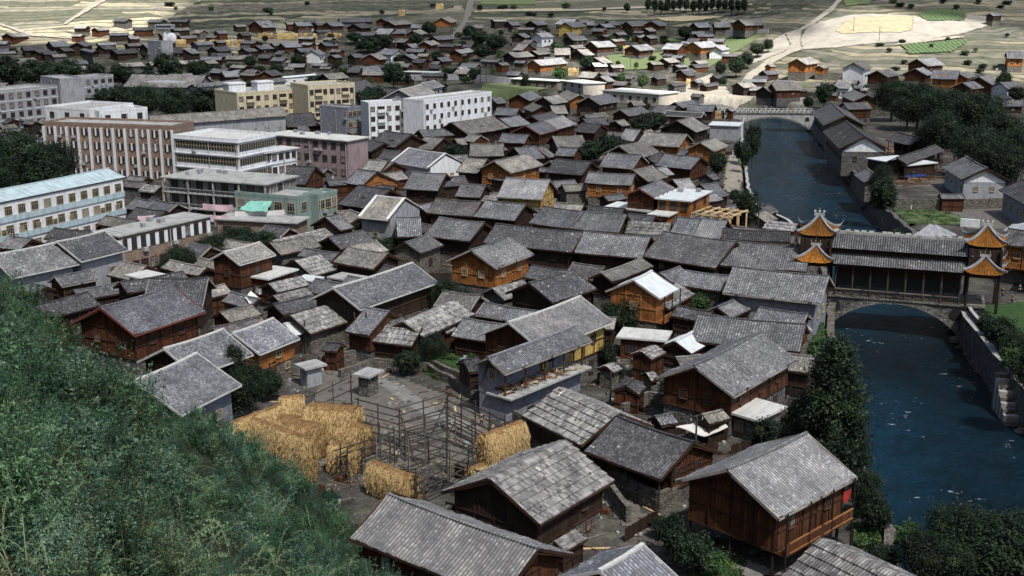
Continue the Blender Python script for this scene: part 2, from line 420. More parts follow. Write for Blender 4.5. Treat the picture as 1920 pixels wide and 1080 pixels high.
g = bpy.data.objects.new('ground', me); COL.objects.link(g); tag(g, kind='structure')

def water_material():
    m, t, b = mat('river_water', .16, .22)
    g = N(t, 'ShaderNodeNewGeometry'); pos = g.outputs['Position']
    p2 = mapping(t, pos, (1.0, .45, 1))
    n1 = noi(t, mapping(t, pos, (.03, .02, 1)), 1.0, 4, .6)
    c = ramp(t, n1, [(.3, (.003, .012, .018)), (.5, (.004, .028, .05)), (.7, (.008, .06, .115))])
    f1 = noi(t, mapping(t, pos, (.16, .09, 1)), 1.0, 3, .5); f2 = noi(t, mapping(t, pos, (.8, 1.6, 1)), 1.0, 4, .7)
    foam = math_(t, 'MULTIPLY', math_(t, 'GREATER_THAN', f1, .55), math_(t, 'GREATER_THAN', f2, .64))
    c = mixc(t, math_(t, 'MULTIPLY', foam, .8), c, (.55, .62, .66))
    t.links.new(c, b.inputs[0])
    h = math_(t, 'ADD', noi(t, p2, .9, 6, .75), math_(t, 'MULTIPLY', noi(t, mapping(t, pos, (.6, .3, 1)), .5, 3, .6), 2.2))
    bump(t, b, h, 1.9)
    return m
M['water'] = water_material()
mb = MB(); X0, X1, Y0, Y1 = RX0, RX1, RY0, RY1
mb.face([(X0, Y0, WZ), (X1, Y0, WZ), (X1, Y1, WZ), (X0, Y1, WZ)], 'water', [(0, 0), (1, 0), (1, 1), (0, 1)])
tag(mb.build('river_water'), kind='structure')

def sheet(name, px, mk, lift=.25, cell=2.0, world=None):
    """a patch of ground draped on the land, outline given in the picture, built where it lies"""
    P = world or [tuple(on_ground(u, v).xy) for u, v in px]
    x0, x1 = min(p[0] for p in P), max(p[0] for p in P); y0, y1 = min(p[1] for p in P), max(p[1] for p in P)
    cell = max(cell*.5, (x1-x0)/330, (y1-y0)/330)
    mb = MB(); nx_, ny_ = int((x1-x0)/cell)+2, int((y1-y0)/cell)+2
    vid = {}
    def V_(i, j):
        if (i, j) not in vid:
            x = x0+i*cell+cell*.3*noise.noise(Vector((i*.9, j*.9, 5))); y = y0+j*cell+cell*.3*noise.noise(Vector((i*.9, j*.9, 8)))
            vid[(i, j)] = len(mb.v); mb.v.append(Vector((x, y, ground_z(x, y)+lift)))
        return vid[(i, j)]
    for j in range(ny_):
        for i in range(nx_):
            if inpoly(x0+(i+.5)*cell, y0+(j+.5)*cell, P):
                q = (V_(i, j), V_(i+1, j), V_(i+1, j+1), V_(i, j+1))
                mb.f.append(q); mb.uv.append([(mb.v[a].x, mb.v[a].y) for a in q]); mb.m.append(mb.mi(mk))
    if mb.f: return tag(mb.build(name, smooth=True), kind='structure')
def soil_mat(name, a, rows=0, c2=None, sc2=.25):
    m, t, b = mat(name, .95, .1)
    uv = coords(t)
    c = mixc(t, .8, a, ramp(t, noi(t, uv, sc2, 6, .75), [(.3, (.6, .6, .6)), (.5, (1, 1, 1)), (.7, (1.3, 1.3, 1.25))]), 'MULTIPLY')
    if rows:
        s = N(t, 'ShaderNodeSeparateXYZ'); t.links.new(uv, s.inputs[0])
        q = math_(t, 'FRACT', math_(t, 'ADD', math_(t, 'MULTIPLY', s.outputs[0], rows), math_(t, 'MULTIPLY', noi(t, uv, .2, 2, .5), .8)))
        c = mixc(t, math_(t, 'MULTIPLY', math_(t, 'LESS_THAN', q, .42), .85), c, c2)
    t.links.new(c, b.inputs[0]); bump(t, b, noi(t, uv, 1.5, 5, .8), .2); return m
M['fallow'] = soil_mat('fallow_soil', (.26, .24, .205), sc2=.12)
M['stubble'] = soil_mat('stubble', (.29, .25, .165))
M['crop'] = soil_mat('green_crop', (.04, .075, .03), .45, (.11, .13, .07))
M['meadow'] = soil_mat('meadow', (.10, .125, .06), sc2=.35)
M['track'] = soil_mat('pale_track', (.25, .23, .19))
M['gravel'] = soil_mat('gravel', (.2, .188, .165), sc2=.5)
M['yard'] = soil_mat('yard_dirt', (.13, .118, .108), sc2=.8)
M['pave'] = soil_mat('cement_path', (.19, .18, .17), sc2=.5)
M['wild'] = soil_mat('garden_green', (.035, .07, .025), sc2=.7)
def dim_mat():
    m, t, b = mat('dim_slope', .95, .1); pos = N(t, 'ShaderNodeNewGeometry').outputs['Position']; sp = N(t, 'ShaderNodeSeparateXYZ'); t.links.new(pos, sp.inputs[0])
    warp = noi(t, mapping(t, pos, (.014, .014, 0)), 1.0, 4, .6)
    hh = math_(t, 'ADD', math_(t, 'MULTIPLY', sp.outputs[2], .9), math_(t, 'MULTIPLY', warp, 8))
    wn = N(t, 'ShaderNodeTexWhiteNoise', noise_dimensions='2D'); cm = N(t, 'ShaderNodeCombineXYZ'); t.links.new(math_(t, 'FLOOR', hh), cm.inputs[0])
    t.links.new(math_(t, 'FLOOR', math_(t, 'ADD', math_(t, 'MULTIPLY', sp.outputs[0], .012), math_(t, 'MULTIPLY', warp, 5))), cm.inputs[1]); t.links.new(cm.outputs[0], wn.inputs[0])
    c = ramp(t, wn.outputs[0], [(0, (.03, .035, .028)), (.3, (.052, .058, .044)), (.55, (.085, .08, .066)), (.75, (.038, .046, .03)), (.9, (.15, .135, .1))], 'CONSTANT')
    c = mixc(t, math_(t, 'MULTIPLY', math_(t, 'LESS_THAN', math_(t, 'FRACT', hh), .22), .6), c, (.02, .024, .016))
    c = mixc(t, .9, c, ramp(t, noi(t, pos, .2, 6, .8), [(.35, (.35, .38, .35)), (.5, (1, 1, 1)), (.65, (1.8, 1.7, 1.6))]), 'MULTIPLY')
    t.links.new(c, b.inputs[0]); return m
M['dim'] = dim_mat()
def gr(ox, oy, k, *c): return [(ox+c[i]/k, oy+c[i+1]/k) for i in range(0, len(c), 2)]
T3, T2, T1, T0 = (1440, 0, 4), (960, 0, 4), (480, 0, 4), (0, 0, 4)
sheet('dim_slope', gr(*T0, 1560,-20, 1920,-20, 3400,-20, 3400,60, 3000,140, 2300,120, 1900,190, 1400,230, 1180,190, 1330,100), 'dim', .15, 3)
sheet('dim_slope', gr(*T2, -400,20, 1800,10, 1950,-40, 3000,-40, 2500,60, 1900,130, 900,160, -300,150), 'dim', .15, 3)
sheet('fallow_field', gr(*T3, 300,200, 440,160, 600,120, 1120,125, 1440,165, 1500,115, 1790,150, 1440,262, 1050,320, 520,362, 265,375, 240,300), 'fallow', .3)
sheet('stubble_field', gr(*T3, 600,150, 1090,130, 1080,230, 1000,255, 560,265, 510,240), 'stubble', .55)
sheet('crop_field', gr(*T3, 1110,120, 1240,78, 1480,85, 1470,160, 1200,165), 'crop', .6)
sheet('crop_field', gr(*T3, 1000,345, 1480,305, 1500,320, 1380,400, 1060,415), 'crop', .6)
sheet('crop_field', gr(*T3, 560,0, 780,0, 760,40, 580,55), 'meadow', .5)
sheet('fallow_field', gr(*T3, 0,330, 130,250, 170,350, 100,400, 0,440, -260,520, -200,470), 'fallow', .3)
sheet('dirt_track', gr(*T3, 470,60, 520,0, 560,0, 480,95, 330,200, 250,240, 240,330, 260,380, 170,410, 60,470, -120,600, -180,680, -240,690, -160,560, 0,450, 120,400, 170,345, 130,260, 230,230, 330,170), 'track', .6, 1.5)
sheet('dirt_track', gr(*T3, 1000,320, 1400,280, 1480,290, 1100,335, 940,350), 'track', .6, 1.5)
sheet('gravel_bank', gr(*T2, 880,700, 1260,700, 1920,735, 2180,790, 2240,840, 1700,845, 1400,800, 1200,790), 'gravel', .3)
sheet('gravel_bank', gr(*T2, 1260,650, 1500,560, 1580,640, 1650,720, 1920,740, 1920,700, 2250,715, 2200,800, 1200,740), 'track', .4)
sheet('garden', gr(*T2, 700,420, 1130,400, 1330,440, 1350,520, 800,530), 'meadow', .4)
sheet('garden', gr(*T2, -200,630, 180,640, 300,660, 180,690, -250,690), 'meadow', .4)
sheet('garden', gr(*T2, 700,265, 1400,290, 1920,240, 1600,430, 1350,560, 1290,500, 1560,420, 1320,310, 700,310), 'meadow', .35)
sheet('country_road', gr(*T2, -80,82, 860,60, 1100,52, 1800,35, 1800,48, 1080,70, 800,76, -80,96), 'track', .7, 1.5)
sheet('country_road', gr(*T0, 0,180, 260,262, 500,290, 560,285, 560,302, 240,280, 0,195), 'track', .6, 1.5)
sheet('country_road', gr(*T0, 480,180, 720,15, 790,0, 800,8, 560,150, 490,195), 'track', .6, 1.5)
sheet('stony_lane', gr(*T1, 1440,300, 1555,160, 1570,60, 1590,-10, 1640,-10, 1625,90, 1585,170, 1520,300), 'yard', .5)
sheet('crop_field', gr(*T1, 1690,5, 2100,5, 2100,40, 1690,38), 'meadow', .5)
sheet('stubble_field', gr(*T1, 1640,82, 2300,66, 2300,80, 1640,100), 'stubble', .6)
sheet('stubble_field', gr(*T2, 1080,140, 1300,122, 1600,130, 1400,158, 1130,160), 'stubble', .6)
sheet('grass_verge', gr(1440,270,4, 860,495, 1300,500, 1560,590, 1400,610, 1000,600, 900,560), 'meadow', .12, 1.0)
sheet('dirt_yard', gr(1440,270,4, 880,490, 1760,470, 1900,640, 1500,640, 1300,510), 'yard', .08, 1.5)
sheet('planted_bank', [(1835, 575), (1990, 560), (2000, 800), (1925, 745), (1880, 690)], 'wild', .1, 1.0)
sheet('dirt_yard', gr(1440,270,4, 850,140, 1300,200, 1320,330, 960,320, 900,260), 'yard', .08, 1.5)
sheet('embankment_walk', gr(960,270,4, 1700,30, 1740,60, 1750,160, 1700,380, 1580,350, 1600,200, 1640,60), 'track', .1, 1.0)
sheet('threshing_yard', gr(620,680,5.047, -100,100, 500,60, 900,250, 1500,450, 1500,900, 900,1000, 300,1100, -300,900), 'yard', .06, 1.5)
sheet('footpath', gr(620,680,5.047, 420,120, 700,250, 1080,500, 1450,600, 1400,700, 900,520, 640,340, 380,160), 'pave', .1, .8)
sheet('garden', gr(480,540,4, 1230,540, 1550,440, 1650,560, 1600,740, 1350,700, 1240,630), 'wild', .1, 1.0)
sheet('footpath', gr(960,810,4, 650,460, 800,420, 960,600, 1080,760, 900,800, 780,640), 'yard', .1, 1.0)
sheet('footpath', gr(1100,800,3.43, 760,800, 1000,850, 1250,960, 1050,980, 850,900), 'pave', .12, 1.0)
# ------------------------------------------------------------------ shared window and door pieces
def window_mesh(w_, h_, k, mull=2, trans=1):
    f = MB(); b_ = .09
    f.box(Vector((-w_/2, 0, 0)), (b_, .12, h_+b_), k); f.box(Vector((w_/2, 0, 0)), (b_, .12, h_+b_), k)
    f.box(Vector((0, 0, h_/2)), (w_-b_, .11, b_), k); f.box(Vector((0, -.03, -h_/2)), (w_-b_, .17, b_), k)
    for i in range(1, mull+1): f.box(Vector((-w_/2+i*w_/(mull+1), .01, 0)), (.05, .07, h_-b_), k)
    for i in range(trans): f.box(Vector((0, .012, h_*.2)), (w_-b_, .06, .05), k)
    o = f.build('window'); m1 = o.data; bpy.data.objects.remove(o)
    p = MB(); p.box(Vector((0, .02, 0)), (w_-.02, .05, h_-.02), 'glass'); o = p.build('pane'); m2 = o.data; bpy.data.objects.remove(o)
    return m1, m2
WIN = {}
M['curtain'] = flat_mat('curtain_behind_glass', (.16, .15, .135), .5, .4, .5, .7)
def add_window(parent, loc, rz, w_=.95, h_=1.05, k='wfr', pane=True, mull=2, sc_=None, name='window'):
    key = (round(w_, 2), round(h_, 2), k, mull)
    if key not in WIN: WIN[key] = window_mesh(w_, h_, k, mull)
    m1, m2 = WIN[key]
    o = put(name, m1, parent, loc, rz, sc_)
    if pane:
        po = put('pane', m2, o); q = random.random()
        if q < .28:
            if ('c', key) not in WIN:
                m3 = m2.copy(); m3.materials[0] = M['curtain'] ; WIN[('c', key)] = m3
            po.data = WIN[('c', key)]
    return o
def door_mesh():
    f = MB(); f.box(Vector((0, 0, 1)), (1.1, .08, 2.0), 'W'); 
    for s in (-1, 1): f.box(Vector((s*.6, -.01, 1.05)), (.1, .14, 2.1), 'frame')
    f.box(Vector((0, -.01, 2.1)), (1.1, .14, .1), 'frame')
    o = f.build('door'); m1 = o.data; bpy.data.objects.remove(o); return m1
DOOR = door_mesh()

RECT = []
PLACED = []                                    # (x, y, radius) of everything large, so that small fillers keep clear
USED = {}
def unique(label):
    USED[label] = USED.get(label, 0)+1
    return label
ORD = ['zeroth', 'first', 'second', 'third', 'fourth', 'fifth', 'sixth', 'seventh', 'eighth', 'ninth', 'tenth', 'eleventh', 'twelfth', 'thirteenth', 'fourteenth', 'fifteenth', 'sixteenth', 'seventeenth', 'eighteenth', 'nineteenth', 'twentieth']
ORD += ['twenty-'+o for o in ORD[1:10]]+['thirtieth']
ORD += ['thirty-'+o for o in ORD[1:10]]+['fortieth']; ORD += ['forty-'+o for o in ORD[1:10]]+['fiftieth']; ORD += ['fifty-'+o for o in ORD[1:10]]+['sixtieth']
AUTO = []
RN = {'t': 'grey tiled', 'd': 'dark tiled', 'l': 'light grey tiled', 'b': 'blue-grey tiled', 'n': 'tan roofed', 'r': 'reddish roofed', 's': 'shingle roofed', 'w': 'pale roofed', 'pb': 'pale blue roofed'}
WN = {'w': 'brown timber', 'W': 'brown timber', 'D': 'dark timber', 'O': 'orange timber', 'Y': 'yellow timber', 'P': 'white walled', 'G': 'grey cement', 'K': 'stone', 'E': 'rubble stone', 'B': 'grey brick', 'R': 'red brick', 'm': 'timber and stone'}
LM = [('pale blue block', 110, 390), ('white apartment block', 800, 235), ('yellow apartment block', 540, 190), ('white finned brick block', 200, 280), ('covered bridge', 1690, 480), ('far stone bridge', 1455, 225),
      ('banded corner block', 400, 290), ('pink flat roofed block', 590, 280), ('straw hung racks', 560, 790), ('grey open gallery block', 430, 360), ('stilted timber house', 1430, 920), ('yellow walled house', 1020, 620),
      ('timber yard', 1720, 320), ('large dark riverside trees', 1780, 220), ('orange gable house', 880, 490), ('unfinished timber frame', 1340, 400), ('satellite dish', 320, 60), ('white gabled river warehouse', 1600, 270), ('white roofed orange house', 1280, 370), ('white trimmed gable house', 730, 400),
      ('stony uphill lane', 870, 60), ('far lone conifer', 740, 130), ('far straw racks', 560, 65), ('far poplar row', 1300, 12), ('vivid sunlit orange house', 1320, 90), ('sunlit gravel bank', 1320, 170), ('green crop field', 1730, 32), ('sunlit white walled house', 1610, 130),
      ('top right far house', 1410, 45), ('round riverbank tree', 1545, 750), ('red edged brown house', 1000, 245), ('white plastered gable', 840, 315), ('big yellow walled house', 1000, 365), ('silver grey shed roof', 1315, 645), ('white and brick house', 1460, 545),
      ('centre vegetable garden', 850, 690), ('planted terrace', 505, 510), ('brick building with piers', 310, 430), ('pale tower', 300, 60), ('long sunlit white building', 1190, 178), ('river walk', 1385, 340), ('stone weighted shed', 605, 600), ('pink school building', 165, 150),
      ('veranda school building', 400, 215), ('concrete gate hut', 685, 695), ('bottom right corner', 1850, 1040), ('red boarded house', 265, 590), ('blue truck', 1712, 335), ('right edge of the square', 1900, 560), ('left edge', 10, 130), ('white stripe roof', 1170, 840), ('green canvas awning', 480, 385)]
def place_words(u, v):
    best = min(LM, key=lambda l: math.hypot(l[1]-u, (l[2]-v)*1.6))
    dx, dy = u-best[1], v-best[2]
    if abs(dx) > 1.5*abs(dy): rel = 'right of' if dx > 0 else 'left of'
    else: rel = 'below' if dy > 0 else 'above'
    return f'{rel} {best[0]}'

def wood(k): return k in ('W', 'D', 'O', 'Y', 'm')
def house(A, B, R, he, roof, wall, opts='', label=None, group=None, pitch=.5, name=None):
    ga, gb = on_ground(*A, he), on_ground(*B, he); zg = (ga.z+gb.z)/2
    if abs(zg) < .3: zg = 0.0
    a3, b3 = at_z(*A, zg+he), at_z(*B, zg+he)
    e = (b3-a3); L = e.length; e.normalize(); n = Vector((-e.y, e.x, 0))
    def sd(t):
        p = proj(a3+n*t+Vector((0, 0, t*pitch))); q = proj(b3+n*t+Vector((0, 0, t*pitch)))
        dx, dy = q[0]-p[0], q[1]-p[1]; return ((R[0]-p[0])*dy-(R[1]-p[1])*dx)/math.hypot(dx, dy)
    t = min(np.arange(1.2, 11, .1), key=lambda q: abs(sd(q)))
    t = float(min(t, max(2.2, L*1.1)))
    D = a3.y; lod = 0 if D < 215 else (1 if D < 400 else 2)
    O = (a3+b3)/2+n*t; O.z = zg
    ang = math.atan2(e.y, e.x)
    mono = 'M' in opts
    small = L < 6 or he < 3.2
    nm = name or ('shed' if small and he < 3.2 else ('stone_house' if wall in 'KEBGPR' else 'timber_house'))
    root = empty(nm, O, ang)
    w0 = wall; up = {'m': 'W'}.get(wall, wall)
    adj = RN.get(roof, 'grey')+' '+WN.get(wall, '')
    tag(root, label, 'shed' if nm == 'shed' else 'house', group)
    if not label: AUTO.append((root, f"{adj} {'shed' if nm=='shed' else 'house'}", (A[0]+B[0])/2, (A[1]+B[1])/2))
    # ---- roof
    hr = he+t*pitch; seed = random.random()*100
    S = math.hypot(t, t*pitch)
    rf = MB()
    far_pitch = -.12 if mono else pitch
    for s in (-1, 1):
        if s == 1 and mono: continue
        if roof == 's' and lod < 2:
            nv = max(3, int(S/.75)); nu = max(4, int(L/.5))
            def fn(i, j, s=s, nv=nv, nu=nu):
                r, half = divmod(j, 2); v = min(1.0, (r+half*.98)/nv)
                rr = noise.noise(Vector((i*.8, r*3.1+seed, s)))
                yy = t*(1-v); z = hr-yy*pitch+.02+(.14*half)+.08*rr+.05*noise.noise(Vector((i*.25, r*.5, seed)))
                if half: yy -= .12*abs(noise.noise(Vector((i*1.7, r*2.3, seed+4))))
                return (-L/2+L*i/nu, s*(t-yy) if False else s*t*v-s*(.0), z - 0) if False else ((-L/2+L*i/nu, s*(t*v+ (.1*abs(rr) if half else 0)), hr-t*v*pitch+.02+(.13*half)+.05*rr), (L*i/nu, S*v))
            rf.grid(fn, nu, 2*nv, roof) if s == -1 else rf.grid(lambda i, j: fn(nu-i, j), nu, 2*nv, roof)
        else:
            per = .32 if L < 16 else .38
            if lod == 0 and roof not in ('w', 'pb'): nu = int(L/per)*4; nv = max(4, int(S/.9))
            elif lod == 1: nu = max(4, int(L/1.1)); nv = 4
            else: nu = 4; nv = 2
            amp = .10 if lod == 0 and roof not in ('w', 'pb') else 0
            nz = .10 if lod < 2 else .12
            def fn(i, j, s=s, nu=nu, nv=nv, amp=amp):
                v = j/nv; u = L*i/nu
                rib = (0, .8, 1, .8)[i % 4]*amp if amp else 0
                cd = .045*S*(4*v*(v-1))*.5                     # a slight hollow in the slope
                nn = nz*noise.noise(Vector((u*.35+seed, v*S*.4, s)))+ .02*noise.noise(Vector((u*2+seed, v*S*2.5, s)))
                sag = -.16*math.sin(math.pi*i/nu)*min(1, L/10)*(1-.5*v)
                ed = .16*noise.noise(Vector((u*1.5, seed, s))) if j == nv and lod < 2 else 0
                return (-L/2+u, s*(t*v+ed), hr-t*v*pitch+rib+nn+cd+sag+.06), ((i*.075 if amp else u), S*v)
            if s == -1: rf.grid(fn, nu, nv, roof)
            else: rf.grid(lambda i, j: fn(nu-i, j), nu, nv, roof)
    # the boards under the tiles
    th = .14
    def slab(s, pt):
        y1 = s*t; z1 = hr-t*pt
        P = [(-L/2+.03, 0, hr-.03), (L/2-.03, 0, hr-.03), (L/2-.03, y1*.985, z1-.01), (-L/2+.03, y1*.985, z1-.01)]
        if s < 0: P = P[::-1]
        Q = [(x, y, z-th) for x, y, z in P]
        rf.face(P[::-1], roof) ; rf.face(Q, 'frame')
        for i in range(4):
            j = (i+1) % 4; rf.face([P[i], Q[i], Q[j], P[j]], 'frame')
    def slab2(s, pt):
        x0, x1 = -L/2+.03, L/2-.03; y1 = s*t*.985; z0 = hr-.26; z1 = hr-t*pt-.06
        T = [Vector((x0, 0, z0)), Vector((x1, 0, z0)), Vector((x1, y1, z1)), Vector((x0, y1, z1))]
        Bq = [p-Vector((0, 0, th)) for p in T]
        rf.face(Bq, 'frame')
        for i in range(4):
            j = (i+1) % 4; rf.face([T[i], T[j], Bq[j], Bq[i]], 'frame')
    slab2(-1, pitch)
    if not mono: slab2(1, pitch)
    ro = rf.build('roof', root)
    # ---- ridge cap
    lightcap = 'L' in opts
    if roof not in ('s',) and lod < 2 or lightcap:
        rc = MB(); ck = 'vergew' if 'V' in opts else ('concl' if lightcap else roof)
        ns = max(2, int(L/1.5))
        for i in range(ns):
            x0, x1 = -L/2+L*i/ns, -L/2+L*(i+1)/ns
            z0 = hr+.1-.16*math.sin(math.pi*i/ns)*min(1, L/10); z1 = hr+.1-.16*math.sin(math.pi*(i+1)/ns)*min(1, L/10)
            rc.beam((x0, 0, z0), (x1, 0, z1), .32, ck, .2)
        rc.build('ridge_cap', root)
    # ---- bargeboards
    vk = 'redverge' if 'r' in opts else ('vergew' if 'V' in opts else ('concl' if lightcap else ('verge' if 'v' in opts else 'frame')))
    if lod < 2 or vk != 'frame':
        for sx in (-1, 1):
            bb = MB(); wv = .55 if 'V' in opts else .16
            for s in ((-1,) if mono else (-1, 1)):
                bb.beam((sx*(L/2-.02-(wv/2-.06 if 'V' in opts else 0)), s*t*1.0, hr-t*pitch+(.12 if 'V' in opts else -.05)), (sx*(L/2-.02-(wv/2-.06 if 'V' in opts else 0)), s*.05, hr+(.14 if 'V' in opts else -.03)), wv if 'V' in opts else .07, vk, .12 if 'V' in opts else .26)
            bb.build('bargeboard', root)
        if vk != 'frame' or lod == 0:
            fb = MB(); fb.beam((-L/2, -t-.03, he-.06), (L/2, -t-.03, he-.06), .06, vk if vk != 'frame' else 'frame', .2); fb.build('fascia_board', root)
    # ---- walls
    ox = min(.9, max(.25, .07*L)); oy = min(.95, max(.3, .16*t)) if 'Z' not in opts else .15
    if 'V' in opts: ox = .12
    wx, wy = L/2-ox, t-oy
    if 'P' in opts: wyn = t-2.4                                 # porch under the near eave
    else: wyn = wy
    h1 = 0 if he < 3.3 or not wood(wall) else he*.42
    stilts = 'O' in opts
    zt = he+(t-wy)*pitch-.22; zn = he+(t-wyn)*pitch-.22; za = hr-.24
    if mono: zf = hr-.24
    wl = MB()
    Q = 'Q' in opts
    if Q: h1 = 2.9; wyn = t-3.0; zn = he+(t-wyn)*pitch-.22
    lk = 'K' if wall in ('W', 'm') else ('E' if wall in ('O', 'D') else wall)
    z00 = -1.5
    if stilts:
        for i in range(3):
            for j in range(3):
                wl.tube((-wx+.15+i*(wx-.15), -wyn+.15+j*(wyn+wy-.3)/2, z00), (-wx+.15+i*(wx-.15), -wyn+.15+j*(wyn+wy-.3)/2, h1), .15, .13, 'frame')
        wl.build('stilts', root)
    elif h1 > 0:
        wyl = t-.8 if Q else wyn
        wl.prism([(-wx+.06, -wyl+.06), (wx-.06, -wyl+.06), (wx-.06, wy-.06), (-wx+.06, wy-.06)], z00, h1, lk)
        wl.build('wall', root)
    uw = MB(); zb = h1 if h1 > 0 else z00
    if mono:
        sec = [(-wyn, zb), (0, zb), (0, zf), (-wyn, zn)]
    else: sec = [(-wyn, zb), (wy, zb), (wy, zt), (0, za), (-wyn, zn)]
    for sx in (-1, 1):
        P = [(sx*wx, y, z) for y, z in sec]
        uw.face(P if sx > 0 else P[::-1], 'Y' if (sx > 0 and 'e' in opts) else up)
    for i in range(len(sec)):
        j = (i+1) % len(sec)
        (y0, z0), (y1, z1) = sec[i], sec[j]
        uw.face([(-wx, y0, z0), (-wx, y1, z1), (wx, y1, z1), (wx, y0, z0)], 'Y' if ('e' in opts and i == len(sec)-1) else up)
    uw.build('timber_wall' if wood(wall) else 'wall', root)
    if Q:
        fl = MB(); fl.box(Vector((0, -t+1.4, h1+.1)), (2*wx+.8, 3.6, .2), 'conc'); fl.build('loft_floor', root)
        for i in range(5):
            pp = MB(); pp.tube((-wx+2*wx*i/4, -t+.75, h1+.2), (-wx+2*wx*i/4, -t+.75, he+.2), .11, .1, 'ofr'); pp.build('loft_post', root)
        ju = MB()
        for i in range(60): ju.beam((random.uniform(-wx, wx), random.uniform(-t+.2, -t+2.6), h1+random.uniform(.25, .8)), (random.uniform(-wx, wx)*.2+random.uniform(-wx, wx)*.8, random.uniform(-t+.2, -t+2.6), h1+random.uniform(.25, .5)), .1, 'cutw') if False else ju.box(Vector((random.uniform(-wx, wx), random.uniform(-t+.1, -t+2.6), h1+random.uniform(.25, .6))), (random.uniform(.5, 1.8), .12, .1), random.choice(['newwood', 'ofr', 'pole', 'W']), random.uniform(0, 3))
        jo = ju.build('stored_planks'); jo.location = O; jo.rotation_euler = (0, 0, ang); tag(jo, 'loose planks stacked in the open loft of the blue-white tiled long house', 'planks', kind='stuff')
    # white gable triangle (plastered) on some
    if 'T' in opts:
        zz = he*.86
        for sx in (-1, 1):
            gt = MB()
            ytop = (hr-.3-zz)/pitch
            ytop = min(ytop, wy)
            P = [(sx*(wx+.03), -ytop, zz), (sx*(wx+.03), ytop, zz), (sx*(wx+.03), 0, za-.05)]
            gt.face(P if sx > 0 else P[::-1], 'P')
            gt.build('gable_panel', root)
    # ---- frame timbers
    if wood(wall) and lod < 2:
        fm = MB(); fk = 'ofr' if wall in ('O', 'Y') else 'frame'
        wd = .15
        npst = max(2, int(2*wx/2.0))
        for i in range(npst+1):
            x = -wx+2*wx*i/npst; fm.box(Vector((x, -wyn-.02, (zb*0+max(h1, 0)+zn)/2)), (wd, wd, zn-max(h1, 0)), fk)
        for z in ([h1+.1] if h1 else [])+[max(h1, 0)+(zn-max(h1, 0))*.45, zn-.1]:
            fm.box(Vector((0, -wyn-.03, z)), (2*wx, wd*.9, wd), fk)
        for sx in (-1, 1):
            ng = max(2, int((wy+wyn)/1.9))
            for i in range(1, ng):
                y = -wyn+(wy+wyn)*i/ng; zz = (hr-.3-abs(y)*pitch) if not mono else hr-.3-abs(y)*pitch
                if mono and y > 0: continue
                fm.box(Vector((sx*(wx+.02), y, (max(h1, 0)+zz)/2)), (wd, wd, zz-max(h1, 0)), fk)
            y1 = 0 if mono else wy
            for z in ([h1+.1] if h1 else [])+[max(h1, 0)+(zn-max(h1, 0))*.5, he]:
                if z < zn+.3: fm.box(Vector((sx*(wx+.03), (y1-wyn)/2, z)), (wd*.9, y1+wyn, wd), fk)
        fm.build('timber_frame', root)
    # ---- openings
    wk = 'wfr' if wall in ('O', 'Y', 'P', 'G', 'B', 'R') else 'wfd'
    if lod < 2 and not small:
        zw = (h1 if h1 else 0)+(zn-(h1 if h1 else 0))*(.55 if h1 else .5)
        nwin = max(1, int(2*wx/3.6))
        for i in range(nwin):
            if wall == 'D' and random.random() < .6: continue
            x = -wx+2*wx*(i+.5)/nwin+random.uniform(-.3, .3)
            add_window(root, (x, -wyn-.09, zw), 0, k=wk, pane=lod == 0 or i == 0)
        for sx in (-1, 1):
            if 'N' in opts or wall == 'D': continue
            for q in ((0,) if t < 4.5 else (-1, 1)):
                add_window(root, (sx*(wx+.09), q*t*.33, zw), sx*math.pi/2, k=wk, pane=lod == 0)
        if he > 3.2: 
            if h1 > 0 and not stilts:
                put('door', DOOR, root, (random.uniform(-.4, .4)*wx, -wyn-.02, 0.0), 0)
                add_window(root, (wx*.6, -wyn+.0, h1*.6), 0, .8, .8, k=wk)
    elif lod == 2 and not small:
        for q in (-.4, .35): add_window(root, (q*wx, -wyn-.09, (h1 or 0)+(zn-(h1 or 0))*.5), 0, 1.1, 1.0, 'wfd', True)
    # ---- balcony
    if 'B' in opts:
        bl = MB(); zb_ = h1+.05
        bl.box(Vector((0, -wyn-.62, zb_)), (2*wx, 1.05, .12), up)
        bl.build('balcony_floor', root)
        rl = MB(); rl.box(Vector((0, -wyn-1.12, zb_+.55)), (2*wx, .07, .55), up)
        rl.box(Vector((0, -wyn-1.13, zb_+1.0)), (2*wx+.1, .12, .1), 'ofr'); rl.box(Vector((0, -wyn-1.13, zb_+.15)), (2*wx+.1, .12, .1), 'ofr')
        npst = max(2, int(2*wx/2.6))
        for i in range(npst+1):
            x = -wx+2*wx*i/npst
            rl.tube((x, -wyn-1.12, z00 if stilts else zb_), (x, -wyn-1.12, he+.3), .09, .08, 'frame')
        rl.build('balcony_rail', root)
    if 'P' in opts:
        k_ = max(2, int(2*wx/3))
        for i in range(k_+1):
            pp = MB(); pp.tube((-wx+2*wx*i/k_, -t+.6, 0), (-wx+2*wx*i/k_, -t+.6, he+.15), .11, .1, 'pole'); pp.build('porch_post', root)
        pp = MB(); pp.tube((-wx, -t+.55, 1.2), (wx, -t+.55, 1.2), .08, .08, 'pole'); pp.build('porch_rail', root)
